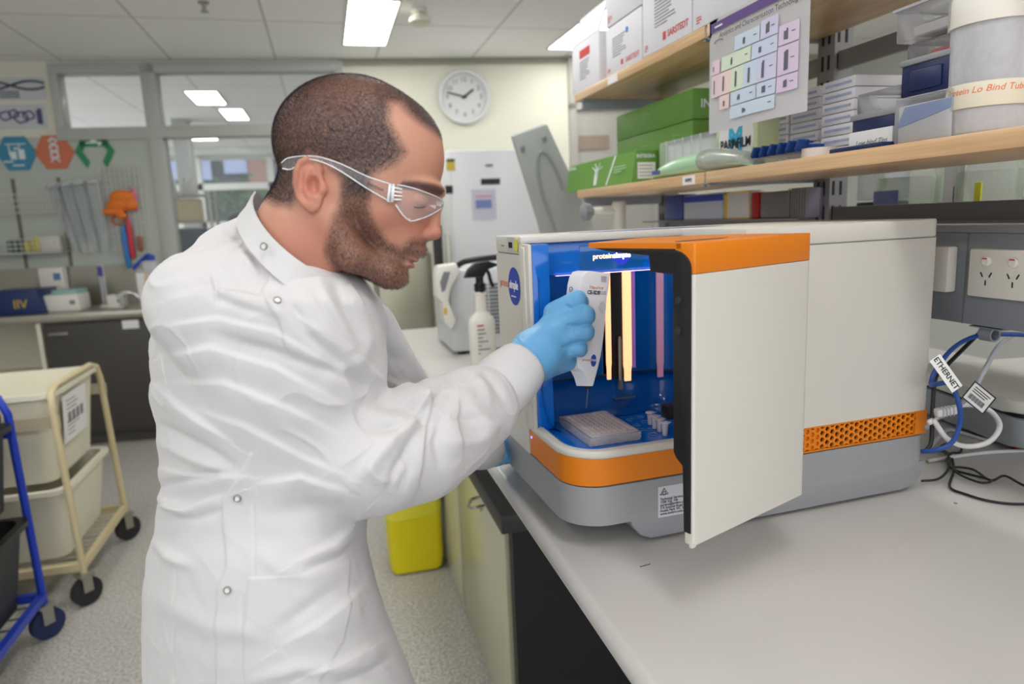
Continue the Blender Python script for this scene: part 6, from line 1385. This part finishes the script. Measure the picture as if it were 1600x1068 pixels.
arm = chain(G, [C4(318, 476, .765, 82), C4(430, 600, .785, 84), C4(548, 718, .815, 82), C4(590, 712, .83, 84), C4(648, 694, .87, 86), C4(705, 662, .91, 74), C4(748, 634, .95, 60), C4(772, 618, .975, 42)], .02)
f = smin(f, arm, .008)
bot = ((Y * RM[1][2] + X * RM[0][2] + Z * RM[2][2]) + 1.5); f = smax(f, (.52 - bot).astype(f32), .01)      # hem, horizontal in the world
V, Fc = nets(f, lo, h); me = refine(mesh_np('coat', V, Fc), 2)
V = arrays(me); Nn = normals(me)
if outward(me, V, Nn) < 0: me.flip_normals(); Nn = -Nn
px, py = pxy(V); near = np.clip(-Nn[:, 2] * 2 + .3, 0, 1)
armd = lambda P, r: np.minimum.reduce([np.linalg.norm(P - np.array(q[:3]), axis=1) for q in r])
D = np.zeros(len(V))
def fold(pts, amp, w, taper=True, side=0):
    amp = amp * 1.25 if taper else amp
    d, sg, t = segd(px, py, pts); g = np.exp(-(d / w) ** 2)
    if side: g = np.where(sg * side > 0, np.exp(-(d / (w * 2.2)) ** 2), np.exp(-(d / (w * .45)) ** 2))
    if taper: g = g * np.clip(np.sin(np.clip(t, 0.02, .98) * PI), 0, 1) ** .6
    return g * amp * .001
FOLDS = [
 # upper sleeve, running from the shoulder toward the elbow
 ([(262, 470), (330, 455), (420, 470), (500, 520)], 4, 13, 1), ([(262, 510), (340, 500), (430, 520), (520, 575)], 3.5, 12, 1), ([(252, 560), (330, 545), (430, 575), (540, 640)], 4, 14, 1), ([(260, 600), (350, 600), (450, 640), (545, 690)], 3, 14, 1), ([(300, 640), (380, 665), (470, 715), (540, 745)], 3, 12, 1),
 ([(330, 520), (430, 550), (560, 595), (620, 608)], -3.5, 9, 0), ([(480, 455), (520, 520), (590, 590), (640, 606)], 4, 12, 1), ([(440, 455), (480, 520), (560, 590), (610, 640)], -4, 9, 0), ([(300, 440), (350, 470), (440, 500)], -3, 8, 0),
 # inside of the elbow
 ([(612, 600), (646, 606), (668, 625), (640, 655)], 6, 10, 1), ([(600, 625), (640, 640), (668, 660), (655, 700)], -6, 9, 0), ([(560, 640), (610, 655), (650, 665)], 4, 10, 0), ([(575, 672), (620, 668), (660, 640)], -4, 7, 0),
 ([(700, 590), (672, 625), (660, 690), (650, 760)], 5.5, 11, 1), ([(684, 612), (655, 668), (618, 735), (606, 770)], -5, 9, 0), ([(660, 640), (610, 690), (560, 750)], 5, 12, 0), ([(640, 700), (638, 735), (622, 775)], -4.5, 8, 0), ([(570, 720), (590, 745), (620, 760)], 3.5, 10, 0), ([(690, 640), (682, 690), (690, 735)], -4, 9, 0), ([(715, 620), (712, 670), (722, 715)], 4, 10, 1),
 # forearm and puff above the knit cuff
 ([(660, 630), (700, 612), (745, 618)], 4, 9, 0), ([(690, 600), (720, 588), (752, 590)], -3.5, 7, 0), ([(735, 582), (752, 600), (770, 630)], 5, 8, 0), ([(752, 578), (772, 596), (788, 628)], -4, 6, 0), ([(740, 640), (765, 662), (782, 668)], 4, 9, 0), ([(700, 690), (745, 690), (775, 668)], 3, 10, 0), ([(700, 650), (730, 655), (765, 650)], -3, 8, 0),
 # back and waist
 ([(240, 600), (290, 640), (360, 690)], 5, 11, 1), ([(245, 660), (300, 690), (370, 730)], -4, 9, 0), ([(245, 690), (300, 715), (360, 740)], 4, 10, 0), ([(243, 730), (300, 745), (390, 745)], 4, 9, 1), ([(245, 760), (290, 750), (360, 735)], -4, 8, 0), ([(243, 772), (270, 790), (300, 800)], 5, 8, 0), ([(242, 790), (290, 795), (350, 775)], 4, 9, 1), ([(250, 812), (310, 808), (350, 795)], -3, 8, 0), ([(236, 840), (262, 868), (300, 885)], 4, 9, 0),
 # front below the arm
 ([(400, 760), (470, 745), (540, 770)], 4, 14, 1), ([(430, 800), (500, 790), (560, 800)], -3, 14, 0), ([(460, 880), (520, 850), (570, 800)], 6, 13, 1), ([(470, 890), (530, 870), (575, 835)], -5, 10, 0), ([(400, 860), (440, 890), (500, 905)], 3, 14, 0), ([(440, 1010), (500, 975), (560, 925), (590, 900)], 5, 15, 1), ([(430, 985), (480, 950), (545, 905)], -3, 12, 0), ([(480, 1055), (540, 1030), (600, 1000), (630, 985)], 5, 11, 1), ([(520, 1070), (580, 1050), (632, 1012)], -5, 9, 0), ([(240, 930), (330, 980), (420, 990)], 3, 18, 0), ([(380, 1068), (470, 1040), (560, 1040)], 3.5, 12, 0),
 ([(575, 840), (578, 880), (572, 925)], 5, 6, 0), ([(588, 870), (590, 920), (612, 965)], 3, 9, 0),
 # chest
 ([(545, 440), (575, 500), (590, 570)], 4, 10, 1), ([(520, 430), (545, 490), (575, 560)], -4, 9, 0), ([(495, 430), (520, 490), (560, 550)], 3, 9, 0), ([(592, 510), (560, 560), (520, 590)], 3, 12, 0),
 ([(345, 420), (380, 400), (430, 440)], 3, 10, 0), ([(350, 350), (395, 400), (420, 450)], -2.5, 8, 0), ([(332, 428), (338, 452), (340, 478)], -3, 4, 0),
 # far sleeve
 ([(600, 500), (640, 560), (668, 600)], 3, 9, 0), ([(590, 530), (620, 570), (655, 612)], -3, 8, 0), ([(612, 560), (640, 590), (640, 610)], 3, 7, 0)]
for pts, amp, w, side in FOLDS: D += fold(pts, amp, w, True, side)
# overlapping front edge, pocket and seams
D += fold([(455, 398), (425, 430), (412, 455), (440, 500), (450, 540)], 2.6, 7, False, -1)
D += fold([(394, 712), (376, 750), (352, 782), (353, 830), (358, 885), (343, 922), (342, 1068)], 2.6, 9, False, -1)
pk = polymask(px, py, [(388, 903), (470, 898), (546, 866), (546, 905), (536, 1000), (500, 1060), (500, 1090), (375, 1090)], 2.2); D += pk * .0014
for ln in ([(378, 930), (380, 1068)], [(275, 880), (271, 1000), (272, 1068)], [(560, 955), (598, 925)], [(396, 790), (398, 900)]): D += fold(ln, -1.0, 2.4, False)
D *= near
def vnoise(P, sc_, seed):
    r = np.random.default_rng(seed); o = np.zeros(len(P))
    for k in range(14):
        d = r.normal(0, 1, 3); d /= np.linalg.norm(d); o += np.sin((P @ d) * sc_ * (.6 + r.random()) + r.random() * 6.28) / 14
    return o
wr = vnoise(V + .01 * vnoise(V, 40, 3)[:, None], 85, 4)
D += .0022 * wr + .0010 * vnoise(V, 190, 9)
rdg = vnoise(V + .012 * vnoise(V, 30, 13)[:, None], 62, 14); D += near * .002 * np.clip((800 - py) / 120, .25, 1) * np.clip(1 - np.abs(rdg) * 9, 0, 1) ** 1.5 * np.clip(.5 + 3 * vnoise(V, 22, 15), 0, 1)
V2 = V + Nn * D[:, None]; me.vertices.foreach_set('co', V2.astype(f32).ravel()); me.update()
m_coat = mat('coat_cotton', rgb(201, 200, 201), .75, bump=.25, bscale=900, var=.012, sheen=.15)
coat = finish('coat', me, m_coat, man, PO)
CV = V2.copy(); cpx, cpy = pxy(CV)
def surf(px_, py_, V=CV, X_=cpx, Y_=cpy):
    r = 4.
    while True:
        m = (np.abs(X_ - px_) < r) & (np.abs(Y_ - py_) < r)
        if m.sum() > 3: break
        r *= 1.6
    z = V[m, 2]; return CP(px_, py_, float(np.percentile(z[z < z.min() + .02], 50)))
def wl_(p): return Vector(tuple(to_world(np.asarray(p)) - np.array(PO)))
m_snap = mat('snap_metal', rgb(150, 152, 156), .3, metal=.7)
for (x, y) in ((413.5, 385), (433, 470), (371.5, 777.5), (356, 921)):
    c = surf(x, y); a = surf(x + 12, y); b_ = surf(x, y + 12)
    if y == 385: c = CP(x, y, .719); a = CP(x + 12, y, .716); b_ = CP(x, y + 12, .719)
    M4 = frame(wl_(c), wl_(b_) - wl_(c), wl_(a) - wl_(c))
    zd = Vector((M4[0][2], M4[1][2], M4[2][2])); v = wl_(c) - wl_((0, 0, 0))
    if zd.dot(v) > 0: M4 = M4 @ RX(PI)
    R = .0041
    sn_ = obj('snap', lathe(nbm(), [(R * .72, .0012), (R * .74, .0026), (R, .0026), (R * 1.02, .0012), (R, .0002)], 24, M4, cap=False), m_snap, man, ang=180); obj('snap_centre', lathe(nbm(), [(0, .0018), (R * .7, .0018)], 20, M4, cap=False), m_white, sn_, ang=180)
# collar: a standing band round the neck
b = nbm(); rows = [[] for _ in range(6)]
c0 = np.array([478., 366.]); ch = np.array([80., 68.])
NP = 40
for k in range(NP):
    th = 2 * PI * k / NP; cs, sn = math.cos(th), math.sin(th)
    base = c0 + ch * cs; dn = np.array([-14., 38.])
    for j, (dd, ex, io) in enumerate(((0, 1.0, 0), (1.0, 1.035, 0), (1.8, 1.10, 0), (1.8, 1.06, .002), (1.0, .995, .002), (0, .965, .002))):
        p2 = c0 + ch * cs * ex + np.array([-30., 26.]) * max(0, sn) * 1.0 + dn * dd * .62; dep = HD + .012 - sn * .086 * ex - (0 if sn < 0 else 0)
        rows[j].append(b.verts.new(wl_(CP(p2[0], p2[1], dep))))
for i in range(6):
    A, Bq = rows[i], rows[(i + 1) % 6]
    for k in range(NP): b.faces.new((A[k], A[(k + 1) % NP], Bq[(k + 1) % NP], Bq[k]))
obj('collar', b, m_coat, man, ang=60)
# knit cuffs
m_cuff = mat('knit_cuff', rgb(208, 207, 209), .85, bump=.3, bscale=300)
def cuff(p0, p1, r0, r1, nr=60):
    p0, p1 = np.asarray(p0), np.asarray(p1); d = (p1 - p0) / np.linalg.norm(p1 - p0); u = np.cross(d, [0, 0, 1.]); u /= np.linalg.norm(u); v = np.cross(d, u); b = nbm(); R = []
    n = 110; m_ = 16
    for j in range(m_ + 4):
        t = min(1, j / m_); inner = j > m_; rr_ = r0 + (r1 - r0) * t + .004 * math.sin(PI * t) ; tt = t
        if j == m_ + 1: rr_ -= .0025; tt = 1.012
        if j == m_ + 2: rr_ -= .005; tt = 1.0
        if j == m_ + 3: rr_ -= .006; tt = .6
        ring = []
        for k in range(n):
            a = 2 * PI * k / n; q_ = rr_ + (.0008 if k % 2 else -.0006) * (0 if inner else 1); p = p0 + (p1 - p0) * tt + q_ * (math.cos(a) * u + math.sin(a) * v); ring.append(b.verts.new(wl_(p)))
        R.append(ring)
    for A, Bq in zip(R[:-1], R[1:]):
        for k in range(n): b.faces.new((A[k], A[(k + 1) % n], Bq[(k + 1) % n], Bq[k]))
    return b
obj('cuff', cuff(CP(764, 622, .968), CP(817, 570, 1.015), .043, .0385), m_cuff, man, ang=180)
obj('cuff', cuff(CP(735, 702, 1.25), CP(768, 703, 1.31), .033, .031), m_cuff, man, ang=180)
# gloves
m_glove = mat('blue_nitrile', rgb(104, 170, 218), .42, bump=.12, bscale=160, var=.03, vscale=30)
h = .0019
lo = CP(775, 440, .93); hi = CP(940, 625, 1.16); lo = np.array([min(lo[0], CP(775, 440, 1.16)[0]), CP(0, 430, 1.16)[1], .95]); hi = np.array([CP(945, 0, 1.14)[0], CP(0, 640, 1.1)[1], 1.15])
G = grid(lo, hi, h)
k_ = .012
f = caps(G, CP(806, 578, 1.01), CP(838, 553, 1.04), 36 * 1.01 / FPX, 40 * 1.04 / FPX)
for (x, y, r0, r1, d) in ((872, 492, 26, 17, 1.06), (878, 512, 30, 18, 1.053), (880, 533, 30, 18, 1.055), (874, 553, 26, 17, 1.062)):
    f = smin(f, caps(G, CP(832, 552, 1.04), CP(x, y, d), r0 * 1.04 / FPX, r1 * d / FPX), k_)
f = smin(f, caps(G, CP(838, 572, 1.05), CP(884, 564, 1.085), 24 * 1.05 / FPX, 17 * 1.08 / FPX), k_)
f = smin(f, caps(G, CP(842, 560, 1.05), CP(880, 520, 1.075), 30 * 1.05 / FPX, 24 * 1.08 / FPX), k_)
def finger(pts, k=.0022):
    return chain(G, [C4(*p) for p in pts], k)
for pts in ([(866, 488, 1.06, 17), (902, 468, 1.052, 15), (908, 471, 1.075, 12.5)],
            [(872, 506, 1.055, 17), (914, 492, 1.043, 16), (918, 495, 1.072, 12.5)],
            [(874, 528, 1.055, 16), (914, 518, 1.046, 14.5), (917, 521, 1.074, 12)],
            [(868, 550, 1.06, 16), (904, 543, 1.053, 13.5), (907, 547, 1.078, 11)]):
    f = smin(f, finger(pts), .0035)
f = smin(f, finger([(845, 545, 1.09, 18), (876, 520, 1.118, 14), (896, 500, 1.128, 12)]), .008)
for (x, y) in ((878, 504), (884, 528)): f = smin(f, elli(G, CP(x, y, 1.043), (.010, .008, .008)), .008)
V, Fc = nets(f, lo, h); me = refine(mesh_np('glove', V, Fc), 1); V = arrays(me); Nn = normals(me)
if outward(me, V, Nn) < 0: me.flip_normals(); Nn = -Nn
px, py = pxy(V); D = np.zeros(len(V)); near = np.clip(-Nn[:, 2] * 2 + .3, 0, 1)
for pts, amp, w in (([(799, 541), (826, 566), (845, 592)], .9, 2.), ([(805, 534), (832, 560), (850, 590)], -.8, 2.), ([(812, 530), (838, 556), (852, 580)], .6, 2.2), ([(806, 528), (820, 545), (838, 570)], -.5, 1.8), ([(885, 478), (900, 487), (908, 482)], -1.6, 3.2), ([(888, 508), (905, 509), (920, 507)], -1.6, 3), ([(880, 543), (898, 536), (912, 534)], -1.6, 3), ([(868, 515), (880, 522), (892, 520)], -.8, 4), ([(905, 560), (890, 548), (880, 545)], -.8, 3)):
    d, sg, t = segd(px, py, pts); D += np.exp(-(d / w) ** 2) * amp * .001
D = D * near + .0004 * vnoise(V, 260, 5)
me.vertices.foreach_set('co', (V + Nn * D[:, None]).astype(f32).ravel()); me.update()
finish('glove', me, m_glove, man, PO)
# left glove, resting on the bench edge behind the sleeve
BLo = at(780, 708, 1.33)
h = .0026
lo = np.array([CP(740, 0, 1.2)[0], CP(0, 650, 1.25)[1], 1.24]); hi = np.array([CP(850, 0, 1.45)[0], CP(0, 740, 1.45)[1], 1.50])
G = grid(lo, hi, h)
f = chain(G, [C4(757, 702, 1.30, 23), C4(772, 702, 1.335, 25), C4(788, 704, 1.38, 21)], .01)
for i, (x, y) in enumerate(((804, 707), (808, 709), (809, 711), (806, 713))):
    f = smin(f, chain(G, [C4(784, 701 + 3 * i, 1.38 - .012 * i, 11), C4(x - 6, y - 5, 1.42 - .018 * i, 9), C4(x + 2, y + 3, 1.44 - .02 * i, 8)], .003), .006)
f = smin(f, chain(G, [C4(770, 706, 1.31, 12), C4(785, 712, 1.31, 9), C4(795, 715, 1.325, 8)], .003), .006)
V, Fc = nets(f, lo, h); me = refine(mesh_np('glove', V, Fc), 1)
if outward(me, arrays(me), normals(me)) < 0: me.flip_normals()
finish('glove', me, m_glove, man, PO)
# trousers and shoes (below the picture)
b = nbm(); m_trs = mat('dark_trousers', rgb(44, 48, 60), .8)
for (x, y) in ((-.10, -.09), (.06, .07)):
    lathe(b, [(.055, .06), (.06, .1), (.065, .4), (.085, .7), (.09, .85), (0, .86)], 24, T(x, y, 0))
obj('trousers', b, m_trs, man, ang=180)
for (x, y) in ((-.10, -.09), (.06, .07)):
    b = nbm(); loft(b, [[(x + .07 + sx_ * .13 * cc, y + .045 * ss * (1 if cc > 0 else .8), z) for cc, ss in [(math.cos(q), math.sin(q)) for q in [k * PI / 12 for k in range(24)]]] for z, sx_ in ((0, 1.), (.02, 1.02), (.045, .95), (.07, .6), (.09, .45))], True, True); obj('shoe', b, m_black, man, ang=60)
# ---- safety glasses
gp = to_world(HP(600, 300, 80)[None])[0]
sg_ = thing('safety_glasses', 'clear safety glasses worn over the eyes, long clear temple over the ear', 'glasses', gp)
def gl_(px_, py_, w): return Vector(tuple(to_world(HP(px_, py_, w)) - gp))
m_gl = glass('clear_polycarbonate', (.92, .95, 1.0), .07, .03)
up = [(466, 275, 78), (477, 269, 82), (503, 268, 89), (528, 271, 93), (557, 280, 88), (592, 296, 83), (628, 306, 74)]; dnn = [(468, 283, 78), (482, 285, 82), (505, 273, 89), (530, 278, 93), (557, 291, 88), (588, 311, 83), (624, 331, 74)]
for sd in (1, -1):
    b = nbm(); A = [b.verts.new(gl_(x, y, w * sd)) for x, y, w in up]; B2 = [b.verts.new(gl_(x, y, w * sd)) for x, y, w in dnn]
    for k in range(len(A) - 1): b.faces.new((A[k], A[k + 1], B2[k + 1], B2[k]))
    bmesh.ops.solidify(b, geom=b.faces, thickness=.0018 * sd)
    obj('temple', b, m_gl, sg_, ang=60)
    e = nbm(); tube(e, [gl_(x, y, (w + 1) * sd) for x, y, w in up], .0007, 5, 3); tube(e, [gl_(x, y, (w + 1) * sd) for x, y, w in dnn], .0007, 5, 3); obj('temple_edge', e, mat('clear_edge', rgb(214, 218, 222), .1, coat=1), sg_, ang=180)
    b = nbm()
    for q in range(4): tube(b, [gl_(624, 309 + 6 * q, 76 * sd), gl_(640, 312 + 5 * q, 73 * sd)], .0011, 5)
    tube(b, [gl_(623, 305, 76 * sd), gl_(620, 331, 76 * sd)], .0018, 6); tube(b, [gl_(628, 305, 76 * sd), gl_(626, 331, 76 * sd)], .0018, 6)
    obj('hinge', b, mat('clear_edge', None), sg_, ang=180)
tb = [(632, 305, 630, 334, 72), (642, 306, 640, 348, 69), (652, 307, 650, 356, 62), (664, 309, 661, 352, 52), (675, 311, 671, 346, 40), (684, 312, 680, 338, 25), (690, 313, 688, 329, 10), (692, 313, 691, 324, 0)]
full = tb + [(a, b2, c, d, -w) for a, b2, c, d, w in reversed(tb[:-1])]
b = nbm(); rows = []
for j in range(5): rows.append([b.verts.new(gl_(a + (c - a) * j / 4 + 2.5 * math.sin(PI * j / 4), b2 + (d - b2) * j / 4, w)) for a, b2, c, d, w in full])
for j in range(4):
    for k in range(len(full) - 1): b.faces.new((rows[j][k], rows[j][k + 1], rows[j + 1][k + 1], rows[j + 1][k]))
bmesh.ops.solidify(b, geom=b.faces, thickness=.0015)
obj('lens', b, m_gl, sg_, ang=180)
e = nbm(); tube(e, [gl_(a, b2, w) for a, b2, c, d, w in full], .0007, 5, 2); tube(e, [gl_(c, d, w) for a, b2, c, d, w in full], .0007, 5, 2); obj('lens_edge', e, mat('clear_edge', None), sg_, ang=180)
fo = gl_(604, 311, 86); text('lettering', 'bastion', .0058, frame(fo, gl_(620, 318, 84) - fo, gl_(602, 303, 86) - fo), m_ink, sg_, xs=1.1)
# ============================================================ CARTRIDGE
cg = to_world(CP(918, 500, 1.09)); ct = thing('sample_cartridge', 'white handheld cartridge with a fine needle, held in the gloved hand', 'cartridge', cg)
def cl_(px_, py_, d): return Vector(tuple(to_world(CP(px_, py_, d)) - cg))
FP = [(954, 427), (952, 445), (948.5, 467), (946, 500), (943, 530), (939, 556), (934, 577), (927, 603), (921, 603), (917, 590), (912, 580), (904, 576), (902, 560), (903, 500), (905, 460), (907, 444), (910, 432), (915, 425), (922, 423)]
dF = lambda x: 1.082 + (x - 900) * .0003
b = nbm(); Aa = [b.verts.new(cl_(x, y, dF(x))) for x, y in FP]; Bb = [b.verts.new(cl_(x - 20, y - .5, dF(x) + .018)) for x, y in FP]
b.faces.new(Aa); b.faces.new(list(reversed(Bb)))
for k in range(len(FP)): b.faces.new((Aa[k], Bb[k], Bb[(k + 1) % len(FP)], Aa[(k + 1) % len(FP)]))
bmesh.ops.recalc_face_normals(b, faces=b.faces)
fe = [e_ for e_ in b.edges if all(v in Aa for v in e_.verts)]
bmesh.ops.bevel(b, geom=fe, offset=.0012, segments=3, affect='EDGES', profile=.5)
m_ctg = mat('cartridge_white', rgb(226, 226, 230), .3)
obj('case', b, m_ctg, ct, ang=30)
def cf(x, y, off=.0006): return frame(cl_(x, y, dF(x) - off), cl_(x + 10, y + .6, dF(x + 10)) - cl_(x, y, dF(x)), cl_(x, y - 10, dF(x)) - cl_(x, y, dF(x)))
text('lettering', 'Maurice', .0075, cf(932, 449), mat('logo_orange', None), ct); text('lettering', 'CE-SDS', .0082, cf(927.5, 457), m_ink, ct, bold=.00025, xs=.8); text('lettering', 'PLUS', .0082, cf(941, 457.5), m_greyink, ct, xs=.75)
obj('logo_disc', xf(lathe(nbm(), [(0, 0), (1, 0)], 30, cap=False), cf(927.5, 563) @ Matrix.Diagonal((.0049, .0098, 1, 1))), m_logoblue, ct)
text('logo', 'protein', .0062, cf(917, 562, .0009), m_logoorange, ct, xs=.8); text('logo', 'simple', .0062, cf(928, 562, .001), m_paper, ct, xs=.75)
obj('finger_recess', xf(lathe(nbm(), [(0, -.002), (.8, -.001), (1, 0), (1.08, .0003)], 28, cap=False), cf(941, 480, .0009) @ Matrix.Diagonal((.0052, .0088, .3, 1))), mat('recess_grey', rgb(196, 196, 202), .4), ct, ang=180)
obj('clip', join(*[box(nbm(), -.0045, .0045, -.0012 + .0032 * k, .0004 + .0032 * k, 0, .0008, 0, cf(943, 438)) for k in range(3)]), mat('clip_lilac', rgb(190, 176, 196), .3), ct)
so = frame(cl_(893, 452, 1.0925), cl_(900, 452, 1.088) - cl_(893, 452, 1.0925), cl_(893, 442, 1.0925) - cl_(893, 452, 1.0925)); text('lettering', 'ID', .009, so @ T(0, 0, .001) @ RZ(PI / 2), m_ink, ct)
obj('nozzle', xf(cyl(nbm(), (0, 0, 0), (0, 0, -.003), .004), T(*cl_(918, 603.5, 1.094))), m_black, ct)
obj('needle', cyl(nbm(), cl_(919, 604, 1.095), cl_(916, 637, 1.105), .0006, 8), m_steel, ct)
